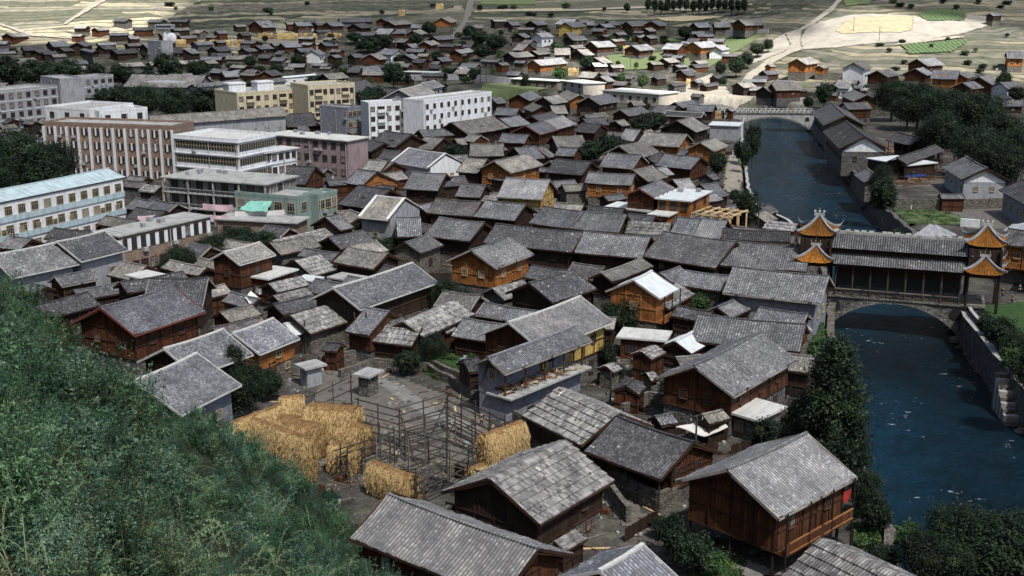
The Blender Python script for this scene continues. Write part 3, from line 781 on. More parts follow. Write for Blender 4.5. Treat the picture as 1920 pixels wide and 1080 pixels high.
    # ---- stones holding the shingles down
    if (roof == 's' or 'S' in opts) and lod == 0:
        stn = MB()
        for _ in range(int(L*S*.45)):
            u = random.uniform(-L/2+.3, L/2-.3); v = random.uniform(.05, .95); s = -1 if (mono or random.random() < .7) else 1
            r = random.uniform(.08, .19); c = Vector((u, s*t*v, hr-t*v*pitch+.12))
            ico = [Vector((math.cos(a)*r*random.uniform(.8, 1.3), math.sin(a)*r*random.uniform(.7, 1.1), random.uniform(-.03, .03))) for a in np.linspace(0, 2*math.pi, 7)[:-1]]
            top = c+Vector((0, 0, r*.75))
            for i in range(6): stn.face([c+ico[i], c+ico[(i+1) % 6], top], 'K')
        if stn.f: tag(stn.build('roof_stones', root), kind='stuff')
    PLACED.append((O.x, O.y, max(L, 2*t)/2)); RECT.append((O.x, O.y, ang, L/2, t))
    return root, dict(L=L, t=t, he=he, hr=hr, wx=wx, wy=wy, O=O, ang=ang, D=D)

def block(P1, P2, P3, h, nf, nfront, nside, wallk, style='', label='', name='apartment_block', z0=None, depth=None, parapet=.6, wsize=(1.3, 1.4), side_left=False, topslab=None, groundz=0):
    zg = (on_ground(*P1, h).z+on_ground(*P2, h).z)/2
    if abs(zg) < .3: zg = 0.0
    a, b, c = at_z(*P1, zg+h), at_z(*P2, zg+h), at_z(*P3, zg+h)
    e = b-a; L = e.length; e.normalize(); n = Vector((-e.y, e.x, 0))
    d = depth or max(3.0, (c-b).dot(n))
    O = (a+b)/2; O.z = zg; ang = math.atan2(e.y, e.x)
    root = empty(name, O, ang); tag(root, unique(label), 'building' if name != 'flat_roofed_shed' else 'shed')
    w_ = MB(); fh = h/nf
    ins = .5 if 'slab' in style else 0
    x0, x1, y0, y1 = -L/2+ins, L/2-ins, ins, d-ins
    if 'gallery' in style: y0 += 1.6
    w_.prism([(x0, y0), (x1, y0), (x1, y1), (x0, y1)], -3, h-(.25 if ins else 0), wallk)
    w_.build('wall', root)
    if ins:
        s = MB(); s.prism([(-L/2, 0), (L/2, 0), (L/2, d), (-L/2, d)], h-.24, h, topslab or 'conc'); s.build('roof_slab', root)
        for _ in range(min(5, int(L*d/60)+1) if h > 5 else 0):
            u = MB(); u.box(Vector((random.uniform(-L*.4, L*.4), random.uniform(.3, .8)*d, h+.35)), (random.uniform(.5, 1.2), random.uniform(.5, 1), .7), 'G'); u.build('roof_chimney', root)
    else:
        p = MB(); q = .22
        p.prism([(x0-.04, y0-.04), (x1+.04, y0-.04), (x1+.04, y0+q), (x0-.04, y0+q)], h, h+parapet, wallk)
        p.prism([(x0-.04, y1-q), (x1+.04, y1-q), (x1+.04, y1+.04), (x0-.04, y1+.04)], h, h+parapet, wallk)
        p.prism([(x0-.04, y0+q), (x0+q, y0+q), (x0+q, y1-q), (x0-.04, y1-q)], h, h+parapet, wallk)
        p.prism([(x1-q, y0+q), (x1+.04, y0+q), (x1+.04, y1-q), (x1-q, y1-q)], h, h+parapet, wallk)
        p.build('parapet', root)
        s = MB(); s.prism([(x0+q, y0+q), (x1-q, y0+q), (x1-q, y1-q), (x0+q, y1-q)], h, h+.06, topslab or 'conc'); s.build('roof_deck', root)
    D = O.y; pane = True
    ww, wh = wsize
    f0 = 0
    def row(f): return (f+.52)*fh
    wins = 0
    if 'bands' in style:
        for f in range(nf):
            for nm_, (c0, dd) in {'front': (Vector((0, -.0, row(f)+.1)), (L*.97, .12, fh*.5)), }.items():
                gb = MB(); gb.box(Vector((0, -.03, row(f)+.05)), (L*.97, .1, fh*.48), 'glass')
                k = int(L/.8)
                for i in range(k+1): gb.box(Vector((-L*.485+L*.97*i/k, -.1, row(f)+.05)), (.08, .08, fh*.48), 'wfr')
                gb.box(Vector((0, -.1, row(f)+.05)), (L*.97, .07, .07), 'wfr'); gb.build('window_band', root)
                gb = MB(); gb.box(Vector((x1+.03, (y0+y1)/2, row(f)+.05)), (.1, (y1-y0)*.96, fh*.48), 'glass')
                k = int((y1-y0)/.8)
                for i in range(k+1): gb.box(Vector((x1+.1, y0+(y1-y0)*(.02+.96*i/k), row(f)+.05)), (.08, .08, fh*.48), 'wfr')
                gb.build('window_band', root)
            lb = MB(); z = (f+1)*fh-.18
            lb.box(Vector((.12, (y1+y0)/2-.12, z)), (L+.25, y1-y0+.25+.3, .22), 'P'); lb.build('ledge', root)
    else:
        for f in range(f0, nf):
            for i in range(nfront):
                x = x0+(x1-x0)*(i+.5)/nfront; z = row(f)
                if 'balc' in style and i % 4 == 1:
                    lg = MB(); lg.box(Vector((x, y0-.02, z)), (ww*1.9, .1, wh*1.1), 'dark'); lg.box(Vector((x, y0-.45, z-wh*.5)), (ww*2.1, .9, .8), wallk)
                    lg.build('balcony', root)
                else: add_window(root, (x, y0-.05, z), 0, ww, wh, 'wfr' if 'lf' in style else 'wfd', pane)
            for i in range(nside):
                y = y0+(y1-y0)*(i+.5)/nside
                add_window(root, (x1+.05, y, row(f)), math.pi/2, ww, wh, 'wfr' if 'lf' in style else 'wfd', pane)
                if side_left: add_window(root, (x0-.05, y, row(f)), -math.pi/2, ww, wh, 'wfr' if 'lf' in style else 'wfd', pane)
    if 'fins' in style:
        for i in range(nfront+1):
            x = x0+(x1-x0)*i/nfront; fn = MB(); fn.box(Vector((x, y0-.3, h*.5-1)), (.38, .6, h+1), 'P'); fn.build('fin', root)
            if i < nfront:
                for f in range(nf):
                    fn = MB(); fn.box(Vector((x+(x1-x0)/nfront*.5, y0-.16, row(f))), (.3, .3, wh*1.15), 'P'); fn.build('mullion', root)
    if 'piers' in style:
        for i in range(nfront+1):
            x = x0+(x1-x0)*i/nfront; fn = MB(); fn.box(Vector((x, y0-.06, row(nf-1))), (.75, .14, wh*1.25), 'P'); fn.build('pier', root)
    if 'line' in style:
        for f in range(1, nf+1):
            fn = MB(); fn.box(Vector((0, (y0+y1)/2, f*fh-.1)), (x1-x0+.24, y1-y0+.24, .16), 'P' if wallk != 'P' else 'G'); fn.build('string_course', root)
    if h > 6 and 'gallery' not in style:
        for x in (x0+.5, (x0+x1)/2+.9, x1-.5):
            pp = MB(); pp.tube((x, y0-.16, -1), (x, y0-.16, h-.4), .09, .09, 'conc', 6); pp.build('drain_pipe', root)
        for i in range(int(L/6)):
            ac = MB(); ac.box(Vector((x0+(x1-x0)*random.random(), y0-.3, row(random.randrange(1, nf))-wh*.5-.5)), (.9, .5, .6), 'conc'); ac.build('wall_box', root)
    if 'gallery' in style:
        for f in range(1, nf):
            fl = MB(); fl.box(Vector((0, .9, f*fh)), (L-.3, 1.5, .16), 'conc'); fl.build('gallery_floor', root)
            rl = MB(); rl.box(Vector((0, .17, f*fh+.95)), (L-.3, .08, .1), 'conc')
            k = int(L/1.2)
            for i in range(k+1): rl.box(Vector((-L/2+.2+(L-.4)*i/k, .17, f*fh+.5)), (.06, .06, .85), 'dark')
            rl.build('gallery_rail', root)
        cl = MB(); k = max(2, int(L/5))
        for i in range(k+1): cl.box(Vector((-L/2+.4+(L-.8)*i/k, .35, h/2-1)), (.3, .3, h+1.4), 'conc')
        cl.build('gallery_columns', root)
    PLACED.append((O.x+n.x*d/2, O.y+n.y*d/2, max(L, d)/2)); RECT.append((O.x+n.x*d/2, O.y+n.y*d/2, ang, L/2, d/2))
    return root, dict(L=L, d=d, h=h, O=O, ang=ang, n=n)
# ------------------------------------------------------------------ houses: near eave left end, right end, a point on the ridge (picture), eave height, roof, wall, options | label
HOUSES = '''
@ 0 0 1
1878 459 1995 472 1990 440 6.2 d O B | orange-brown timber house at the right end of the covered bridge
1925 505 2010 520 2010 470 4 d D - | dark shop house at the right edge below the orange-brown bridge house
1460 974 1607 896 1357 886 6 l W OBvN | grey tiled brown timber house on stilts with a carved balcony beside the river
1012 985 1152 902 915 900 4.6 s D - | dark timber house with pale shingles and stones on its roof in the lower foreground
1095 847 1239 901 1306 832 3.6 d W P | dark tiled house with a white left edge strip and post rail in front
979 781 1090 837 1047 726 3.6 s D Z | worn shingle roofed house joined left of the dark tiled white striped roof
655 1010 940 1125 985 1021 5 l W - | light ribbed tile roofed house at the bottom edge beside the green bushes
1205 1150 1285 1095 1202 1024 5 b D Lv | blue-grey tiled roof at the bottom centre edge of the photo
1465 1082 1625 1165 1545 1012 4.5 s D - | shingle roofed house with dark stones at the bottom right edge
1376 745 1495 676 1295 690 5 t W v | large grey tiled dark house with a wide gable left of the round riverbank tree
1198 741 1212 727 1186 711 2.6 d W - | tiny dark tiled pent shed left of the large wide gabled house
1221 675 1249 662 1194 663 3 s W - | small shingled privy shed between the yellow house and wide gabled house
1296 664 1337 641 1310 617 3.4 w D - | shed with a shiny silver grey roof behind the wide gabled house
1292 640 1500 662 1503 608 3.8 t D - | long low tiled building right behind the wide gabled house by the river
1372 598 1413 578 1378 561 3 t D - | small grey gabled hut behind the long low tiled building
1355 550 1539 570 1555 518 5 t B v | long tiled white and brick house nearest the left end of the covered bridge
1262 535 1354 547 1364 518 4 t E - | low tiled house joined left of the white and brick house by the bridge
1204 481 1341 504 1360 452 5 t D - | tiled street building with a pale metal eave strip, two left of the bridge tower
1342 498 1512 511 1530 463 5 t D - | long tiled street building touching the front left bridge tower
1076 474 1204 485 1221 444 5 t D - | ribbed grey tiled street building, third left of the bridge tower
905 456 1072 474 1094 436 5 d D - | long dark tiled roof with a small chimney hole right of the orange gable house
991 419 1070 430 1092 397 4.5 t D - | grey tiled roof with a pole, upper left of the tiled street row
1070 430 1161 437 1183 404 4.5 t D - | grey tiled roof with a dark right gable in the upper tiled street row
1171 438 1253 443 1262 419 4 s D - | pale patched shingle roof in the upper tiled street row
1254 440 1300 444.5 1314 411.5 4.6 t D - | left half of the two toned roof in front of the unfinished timber frame
1300 444.5 1350 449 1368 415 4.6 l D - | light right half of the two toned roof in front of the unfinished timber frame
1352 449 1482 455 1495 435 4.6 d D - | dark tiled building with a lamp pole beside the upper left bridge tower
930 504 1001 477 880 470 5.6 t O v | orange timber gable house with a plank balcony in the middle of the photo
1037 569 1119 542 985 533 4.5 d D - | dark tiled house behind the white tarpaulin heap in the middle
1149 530 1226 500 1117 516 4.2 n D - | tan and grey roof with dark open gable behind the white roofed ochre house
1237 561 1272 542 1165 537 6 w O vB | white roofed orange and yellow house behind the dark leafy tree
1254 581 1303 552 1270 530 4 s W M | sagging shingle lean-to right of the white roofed ochre house
1017 658 1150 604 950 607 6 l W Le | light ribbed roof house with a bright yellow right wall
947 702 1110 640 915 672 6 b B vQ | blue-white tiled long house with open timber loft and brick gable
675 581 822 530 627 540 5.4 b D L | big blue-grey tiled house with a white ridge in the left middle
646 622 691 631 757 569 3.8 b W - | blue striped steep roof with a red-brown right gable
582 627 672 598 545 591 3 s E - | stone weighted shingle shed left of the blue striped roof
795 634 890 590 750 607 3.4 s W - | shingle roofed house with white stones below the dark tree in the centre
693 640 772 650 745 608 2.8 s D M | low shingle lean-to in front of the blue striped roof
487 665 562 635 437 625 4 b O L | deep blue tiled shed with an orange wooden end
252 630 386 585 187 578 6 b W r | broad blue-grey tiled house with red boards rising behind the green bushes
365 705 475 665 304 655 4 b D L | ribbed blue tiled roof with white ridge right of the green bushes
340 779 453 722 370 662 5 b B L | ribbed blue tiled roof on a blue-white brick wall above the straw
449 497 517 478 421 472 6.5 n W Lv | red-brown upper storey house with a pale trimmed roof beside its planted terrace
22 522 150 495 108 455 5 t G L | grey tiled house with white edging in front of the pale blue block
152 491 240 469 200 433 5.5 d G L | dark tiled house with pale edging joined right, in front of the brick building
1058 1036 1100 1012 1112 977 2 s D M | collapsing slate lean-to sheds beside the shingled foreground house
@ 0 540 4
260 260 760 130 640 35 4 d D - | dark roof half hidden behind the hillside bushes at the left
@ 180 440 5.047
430 700 1010 690 1290 410 5 d D v | dark reddish wide gabled house behind the red boarded house
300 560 900 450 870 340 4.5 d D - | long dark roof behind the blue-grey red boarded house
240 850 330 830 280 770 3 n E - |
@ 480 540 4
660 60 430 60 400 60 3 s E X |
1030 300 1150 270 1060 215 4 d D -
1600 640 1720 622 1640 535 3.4 d D -
1760 665 1920 622 1745 592 3 s E -
640 420 600 440 600 400 3 d D X
@ 480 340 5.047
650 430 780 480 850 262 3 n E -
800 470 935 440 872 262 4 t D -
1060 300 1190 240 1010 250 3 d D -
@ 480 540 4
190 125 440 62 320 12 3 s E -
290 362 372 340 250 262 2.6 w D -
500 470 605 482 560 412 2.6 d W -
1430 345 1515 312 1480 288 2.6 s W -
1760 770 1830 740 1740 740 2.4 d D -
@ 960 540 4
1120 1040 1250 1012 1195 962 2.5 t D -
1480 1025 1640 985 1560 960 2.4 n D -
1040 700 1110 690 1060 655 2.4 s E -
760 640 830 610 790 600 2.2 s E -
@ 680 160 4
455 390 715 372 385 340 4.5 t W - |
790 372 1105 318 640 285 5 n D - |
1110 315 1265 290 1060 245 5 b D - |
1330 370 1468 333 1215 302 5 b W r | red edged brown house with an outside stair right of the white apartment block
1465 331 1610 290 1355 262 5 l W - |
1255 118 1348 88 1160 70 5 t W - | red-brown gable house nearest the right end of the white apartment block
1010 138 1085 132 970 95 4 t D - |
1430 140 1545 122 1350 88 4.5 n D v |
1455 78 1548 112 1610 62 5 n O v | pale roofed house with orange right gable near the long sunlit building
980 222 1150 228 1190 176 4.5 b D - |
1200 170 1270 200 1355 158 4.5 n W - |
1430 215 1545 212 1370 155 4 n W - |
1325 270 1480 235 1265 230 4 d D - |
1795 145 1915 118 1690 85 4.5 t D v |
40 440 240 470 325 362 5 d D - |
380 470 520 485 590 395 4 n D - |
720 450 790 445 695 402 4 n W - |
210 575 490 622 570 505 5 b P V | grey-blue roofed house with white plastered right gable and thick white edges
-10 640 130 665 198 572 4.5 l W - |
-60 725 0 752 95 645 5.5 b O - | blue-grey roofed house with a small orange gable left of the white plastered gable
190 722 350 700 400 630 4 n W - |
1110 657 1355 597 970 570 5.5 n O v | orange-red gabled timber house with a tan roof in the dense quarter
700 650 865 662 965 556 4.5 n D - |
300 778 565 792 640 665 4.5 t D - |
575 765 805 748 865 672 4.5 d D - |
690 832 882 843 942 750 4.5 t D - |
1005 838 1345 857 1450 712 5.5 l Y v | large light roofed house with yellow-orange walls in the centre of the dense quarter
1370 652 1645 676 1712 572 5 d D - |
800 532 1060 532 1150 440 4 n D - |
1010 427 1215 437 1125 365 4 t W - |
745 412 825 425 872 375 4.5 n W v |
1205 560 1372 546 1240 465 4 t D - |
1395 545 1460 533 1290 442 3.6 n D - |
1460 472 1692 463 1560 380 5 n D - |
1440 526 1590 533 1625 475 4 t W - |
480 958 830 985 830 870 4.5 r D - |
830 985 1140 1018 1215 893 4.5 t D - |
880 870 1000 885 960 830 3.5 s D - |
-40 470 60 500 150 430 4 d D - |
60 300 190 330 240 300 4 d D - |
110 552 240 560 190 485 3.5 d D - |
930 700 1060 720 1090 680 3.5 t D - |
1250 640 1375 655 1360 620 3 t D - |
1520 800 1690 790 1640 740 3 n E - |
1840 870 1990 850 1800 830 3.2 t D - |
@ 480 270 4
1255 690 1600 735 1710 592 4.5 t D - |
1235 825 1410 760 1120 742 4 t E - |
1060 700 1250 695 1350 545 4.5 t D - |
765 548 990 572 1140 412 6 n G V | house with white roof edges, grey cement gable and yellow porch posts
610 452 850 490 1050 347 5 d D - |
870 352 1030 358 1060 318 4.5 d D - |
655 292 800 312 900 208 6 b O - | blue-grey roofed house with orange plank gable beside the green-grey building
785 197 935 208 1000 132 5 n W - |
180 300 370 308 515 175 6 d W - | dark tiled house with a brown gable and white posts behind the green-grey building
205 800 640 692 545 622 2.6 s E M | long wooden shingle shelter roof left of the leafy tree
575 890 880 943 975 820 4 n D - |
420 995 620 942 430 840 2.8 s E - |
1290 530 1450 500 1330 440 3.5 t D - |
640 600 760 590 700 500 3.5 n D - |
@ 1020 160 5.047
880 556 1280 585 1345 466 5 n O v | broad light tan roofed house with orange wall near the river walk
1610 625 1745 572 1450 550 6 n O v | vivid orange gable house beside the river walk trees
525 765 840 790 928 660 5 t W v |
870 690 1105 640 725 572 5 n D v |
980 690 1060 745 1150 650 4.5 r D - |
1045 760 1390 798 1485 682 4.5 t W - | roof of grey tiles with striped repairs beside the river walk
1250 660 1500 682 1345 612 4 t D - |
985 915 1180 870 800 812 4.5 n D - |
1120 862 1240 845 1160 775 4 l D - |
380 925 830 948 878 845 5 l O - | light blue-grey roofed house with yellow-orange left wall and small window
1040 1066 1240 975 885 985 6 t W rB | grey roofed red-brown gable house with laundry on its porch
1300 1000 1465 985 1145 905 5 l D - |
1600 1065 1760 1045 1500 940 4 t D - |
1560 1110 1700 1080 1620 1018 3.6 l D - |
805 290 1005 257 690 235 5 t W v |
850 190 960 185 735 155 5 n W v |
530 182 720 150 420 112 5 b D v |
480 190 560 172 375 135 4 t D - |
425 335 605 320 335 288 4 n D - |
285 440 480 455 560 370 4.5 d D - |
420 385 625 372 480 308 4.5 d D - |
740 390 830 375 640 345 3.6 n D - |
700 520 850 530 700 395 3.6 l D - |
1015 255 1210 267 1280 200 4.5 b D - |
1310 215 1480 190 1215 165 5 t D - |
1130 285 1490 303 1525 258 5 d D L |
1345 240 1600 250 1440 182 4.5 t D - |
1440 447 1580 402 1240 340 5 n D - |
1050 440 1150 452 1220 400 4 l D - |
1340 570 1440 550 1380 482 4.5 n D - |
100 660 280 672 330 595 4 t W - |
@ 1440 0 4
290 485 390 470 215 440 6 n O v | sunlit pale roofed house with orange porch, left of the white walled one
420 515 465 505 370 497 4 n O - |
20 502 62 500 0 482 4 n O - |
730 520 785 505 650 468 6 n P v | sunlit white walled house with a pale roof on the right slope
900 578 1000 560 815 530 5 n W v |
1195 495 1328 485 1110 442 5.5 l W v | highest sunlit timber house with a bright roof above the dark trees
1190 565 1250 555 1110 512 5 l W v |
1215 590 1420 597 1450 530 6 t O - | grey roofed house with a brown front and orange right gable above the dark trees
1500 590 1565 570 1475 540 5 l O - |
1680 635 1755 622 1600 572 5.5 l W v |
1530 667 1620 656 1440 620 5 t W v |
1800 668 1920 662 1830 610 5.5 t P v |
1795 435 1925 437 1830 382 6 t O v | grey roofed orange house at the right edge high on the slope
1690 795 1925 800 1665 747 4 t D - |
60 678 265 674 335 622 5 n W v |
350 640 420 660 400 610 4 l D - |
490 662 610 667 500 618 4 l P - |
540 715 640 762 640 670 5 l W - |
600 822 790 816 640 770 5 t W T |
1690 120 1760 118 1700 100 4 t D - |
400 1070 560 1200 550 930 3 d D X |
@ 1440 270 4
1300 172 1450 268 1640 180 4.5 t G T | grey roofed shed house with a white gable triangle beside the stacked planks
1040 152 1330 50 1000 92 4.5 d D P | long dark roofed open timber shed behind the blue truck
1730 345 1925 455 1925 275 5 d B - | dark tiled brick house at the right edge by the river square
640 230 720 290 770 200 3 t E - |
880 -30 1060 10 1090 -60 4.5 d D P | dark roofed market hall under the large trees
1300 412 1480 413 1290 378 2.8 t W - | small roofed gateway with a brown wooden gate in the yard wall
@ 480 20 4.571
#row top|top row of far houses
60 145 188 140 20 85 5.5 t W v
355 133 490 130 320 98 5 t W -
650 135 765 130 625 98 5 t W -
905 152 1000 142 850 112 5 d D -
1125 95 1215 85 1095 64 5 d W -
720 100 1010 97 730 60 4 d K -
1190 125 1345 112 1210 85 5 n D -
1668 102 1730 90 1600 57 5.5 n O v
1545 138 1655 138 1550 108 4 t D -
1325 150 1440 150 1335 118 4.5 b D -
#row second|second row of far houses
1005 202 1140 205 1045 152 5 l W -
1145 198 1290 197 1180 160 5 b W -
840 210 1010 213 830 180 4.5 t D -
1405 205 1470 193 1350 168 5 n W v
1190 270 1265 275 1110 232 4.5 n D -
1370 247 1410 245 1310 222 4 d D -
1560 252 1705 242 1500 220 4.5 t D -
1340 320 1415 315 1290 285 4 t D -
1500 297 1580 285 1445 262 5 n W v
#row third|row of far houses under the straw racks
45 333 160 325 10 298 5 b D -
255 317 400 310 230 278 5.5 b W -
600 305 720 298 560 272 5.5 b W -
385 357 520 350 355 322 5 t D -
540 377 600 370 495 338 5.5 t P v
150 374 215 377 258 345 4 t E -
-20 350 45 345 0 320 4 t D -
685 407 748 400 650 380 4 t D -
850 405 930 400 780 375 4.5 t D -
1035 367 1150 380 1190 330 6 b P v
1060 420 1130 410 985 370 6 n W v
1340 415 1405 405 1275 377 5 b D -
1600 438 1690 430 1545 402 5 b D -
1490 460 1560 462 1585 435 4 t D -
1760 370 1880 350 1700 338 4.5 l W -
1670 385 1800 390 1700 368 4 t D -
1770 518 1840 510 1720 485 4 l D -
#row fourth|row just above the yellow apartment block
140 557 225 543 90 515 4.5 d W v
30 628 270 606 20 590 6 t G -
240 577 520 553 560 534 5 w P -
630 590 800 577 575 540 6 n D -
775 530 880 532 935 487 5 d D -
920 527 1085 520 1000 472 4.5 b W -
850 705 1050 655 850 612 5 d D -
1040 742 1180 747 1220 670 5.5 d D -
1400 778 1590 730 1262 668 7 n G L
1500 668 1615 647 1440 615 5 t G L
270 1000 540 985 600 868 5 d D -
650 952 735 940 608 903 5 t W -
560 992 685 978 515 965 3.6 n D -
@ 960 0 4
#row fifth|top row of far houses right of the stony lane
0 192 70 190 30 160 5 t D -
190 189 280 184 155 155 5 t D -
315 182 440 186 485 143 5.5 l W -
460 204 560 195 395 168 5.5 t Y v
560 190 620 190 575 157 5 l D -
700 207 775 203 670 178 5 b D -
760 190 820 187 725 158 5 t D -
900 195 1035 190 845 162 6 t W v
1110 194 1165 188 1050 155 6 t W v
1035 237 1090 233 1000 210 4 n D -
1395 207 1500 205 1355 170 5 b D -
1520 205 1645 205 1690 165 5 l D -
1750 190 1905 186 1700 145 6.5 n W v
#row sixth|second row of far houses right of the stony lane
100 285 150 278 50 252 5 t D -
225 281 320 276 195 247 6 l P v
460 305 575 300 430 270 5 t D -
640 355 785 348 590 312 6.5 l W v
960 381 1075 370 925 337 5.5 l W v
1120 367 1245 372 1285 330 5.5 l W v
1420 360 1560 350 1370 314 7 l O v
1580 380 1640 370 1555 345 4 l P -
#row seventh|third row of far houses right of the stony lane
0 377 80 380 130 330 5 n W -
20 433 170 423 0 392 5 n D -
200 412 300 402 155 380 4 n D -
190 382 290 380 190 358 4 n D -
320 412 440 412 480 360 5 n D -
545 417 625 412 480 372 5 n D -
215 492 425 474 155 450 6.5 l O v
690 477 760 468 625 430 4.5 n D -
620 500 720 497 640 470 3.5 w D -
1180 472 1265 465 1120 437 5 n D -
1060 487 1180 480 1090 460 4 n D -
490 580 610 587 640 543 5 n D -
720 615 780 608 680 570 4.5 l W -
1740 660 1840 652 1680 622 4.5 n D -
1780 680 1880 680 1800 652 3.5 l D -
1950 700 2050 690 1900 650 5 n D -
1400 480 1480 475 1370 455 4 n D -
@ 0 0 4
#row eighth|left edge row below the terraced fields
400 350 525 345 440 308 5 b D v
545 360 690 395 570 345 5 b D -
790 372 880 365 750 345 5 d D -
1110 365 1210 360 1065 330 5 t D -
1310 400 1410 395 1255 355 5 d D -
1440 405 1510 398 1400 370 4.5 t D -
1640 388 1750 380 1600 350 5 d D -
1860 390 1920 385 1840 360 5 t D -
640 350 700 335 580 318 4 t D -
740 340 880 335 720 322 4 l D -
180 380 340 375 190 345 4 d D -
300 400 400 390 270 375 4 d D -
1560 545 1680 550 1590 512 4 b D -
1690 580 1800 575 1660 535 4 l D -
1780 550 1840 545 1780 525 3.5 l D -
1560 480 1640 475 1520 455 4 n D -
1500 450 1660 450 1540 425 4 t D -
100 280 230 270 75 248 3 n W -
740 230 830 225 720 208 3 n W -
920 650 1480 660 1500 565 5 n G -
1480 660 1840 620 1830 590 5 b G -
330 410 440 405 360 385 4 d D -
480 385 560 380 500 355 4 d D -
880 405 1050 395 900 370 4 d D -
'''
def parse():
    ox = oy = 0; k = 1; row = None; out = []
    for ln in HOUSES.strip().splitlines():
        ln = ln.strip()
        if not ln: continue
        if ln[0] == '@': ox, oy, k = [float(x) for x in ln[1:].split()]; row = None; continue
        if ln.startswith('#row'): row = ln.split('|')[1]; continue
        lab = None
        if '|' in ln: ln, lab = ln.split('|'); lab = lab.strip() or None
        p = ln.split()+['-']; c = [float(x) for x in p[:6]]
        if 'X' in p[9]: continue
        out.append([[ox+c[0]/k, oy+c[1]/k], [ox+c[2]/k, oy+c[3]/k], [ox+c[4]/k, oy+c[5]/k], float(p[6]), p[7], p[8], p[9].replace('-', ''), lab, row])
    return out
HL = parse()
rows = {}
for h in HL:
    if h[8]: rows.setdefault(h[8], []).append(h)
HI = {}
for h in HL:
    o, inf = house(h[0], h[1], h[2], h[3]*(.72 if h[8] else 1), h[4], h[5], h[6], h[7], 'old tiled houses of the town' if not h[8] else 'houses in the '+h[8])
    if h[7]: HI[h[7]] = (o, inf)
# ------------------------------------------------------------------ flat roofed blocks
b1, i1 = house((-60, 392), (237, 332), (190, 319), 10.5, 'pb', 'P', 'ZX', 'pale blue three storey block with long pale blue roof at the left edge', name='office_block', pitch=.32)
b1['category'] = 'building'
for f in range(3):
    for k_ in range(12):
        add_window(b1, (-i1['wx']+2*i1['wx']*(k_+.5)/12, -i1['wy']-.08, 10.5-1.7-3.25*f), 0, 1.5, 1.5, 'wfr', True, 3)
    lb = MB(); lb.box(Vector((0, -i1['wy']-.12, 10.5-3.05-3.25*f)), (2*i1['wx']+.2, .2, 1.0), 'pb'); lb.build('blue_band', b1)
    for sx in (1,):
        for q in (-.5, .5): add_window(b1, (sx*(i1['wx']+.06), q*i1['wy'], 10.5-1.7-3.25*f), math.pi/2, 1.4, 1.4, 'wfr', True, 2)
fb_, fi = block((82, 232), (323, 240), (330, 224), 13, 4, 11, 0, 'R', 'fins', 'long red-brown four storey block with white vertical fins', wsize=(1.5, 1.5), depth=10)
block((325, 257), (446, 266), (484, 251), 12.5, 4, 0, 0, 'P', 'bands', 'white banded corner block with continuous window strips', topslab='concl')
block((83, 203), (168, 208), (211, 195), 15, 5, 3, 2, 'P', '', 'white stepped rooftop block behind the left end of the finned brick block')
block((186, 212), (276, 205), (282, 201), 14.5, 5, 3, 0, 'P', '', 'lower white block behind the middle of the finned brick block', depth=7)
block((-40, 177), (107, 163), (92, 157), 12, 4, 9, 0, 'G', 'line', 'pinkish grey four storey block at the left edge', wsize=(1.6, 1.5))
block((116, 151), (212, 142), (205, 139), 10, 3, 7, 0, 'G', 'line', 'pink school building with rows of windows behind the left edge block', wsize=(1.9, 1.3), depth=9)
block((76, 145), (112, 150), (118, 142), 11, 3, 1, 0, 'G', '', 'plain pink gabled stair tower beside the pink school building', depth=9)
M['YW'] = plaster_mat('cream_yellow_plaster', (.50, .44, .31), .45)
yb, yi = block((444, 177), (582, 168), (570, 160), 12.5, 4, 9, 0, 'YW', 'balc', 'cream yellow apartment block with recessed balconies', wsize=(1.3, 1.4))
for x_ in (-.38, .0):
    m_ = MB(); m_.box(Vector((yi['L']*x_, yi['d']*.5, 12.5+1.5)), (yi['L']*.22, 4, 3), 'P'); m_.box(Vector((yi['L']*x_, yi['d']*.5, 15.1)), (yi['L']*.24, 4.4, .2), 'concl'); m_.build('rooftop_hut', yb)
block((577, 163), (665, 158), (652, 152), 14.5, 4, 7, 2, 'YW', 'balc', 'taller white and yellow wing right of the yellow apartment block', wsize=(1.3, 1.5))
block((794, 191), (922, 175), (872, 174), 12.5, 4, 10, 0, 'P', '', 'white four storey apartment block with small square windows', wsize=(1.1, 1.3))
block((691, 196), (752, 193), (764, 188), 11.5, 4, 4, 0, 'P', 'balc', 'white balcony wing joined left of the white apartment block', wsize=(1.2, 1.3))
M['PK'] = plaster_mat('pink_plaster', (.26, .20, .205), .6)
block((495, 251), (652, 264), (692, 256), 9.5, 3, 9, 0, 'PK', 'slab', 'grey and pink three storey block with a wide concrete flat roof', topslab='concl', wsize=(1.4, 1.4))
M['PK'] = plaster_mat('pink_plaster', (.34, .22, .23), .5)
block((495, 287), (562, 276), (560, 268), 9, 3, 5, 0, 'P', 'slab line', 'small white block with sky blue balcony bands beside the banded corner block', topslab='concl', depth=6)
block((299, 331), (498, 346), (562, 329), 9, 3, 8, 4, 'G', 'slab gallery', 'weathered grey concrete block with dark open galleries', wsize=(1.5, 1.6))
M['GG'] = plaster_mat('green_grey_plaster', (.20, .26, .24), .5)
block((440, 364), (557, 374), (600, 360), 6.8, 2, 5, 2, 'GG', 'lf', 'green-grey two storey block with cream framed windows', wsize=(1.7, 1.6))
block((596, 370), (632, 361), (622, 354), 6.6, 2, 3, 0, 'GG', 'lf', 'narrow green topped window bay right of the green-grey block', wsize=(1.7, 1.7))
block((400, 410), (557, 418), (560, 405), 4, 1, 4, 0, 'R', 'slab', 'low pink terrace with laundry in front of the green-grey block', wsize=(1.6, 1.2))
block((222, 443), (397, 404), (350, 396), 7.5, 2, 10, 0, 'R', 'slab piers', 'long two storey red brick building with white window piers', topslab='conc', wsize=(1.4, 1.7))
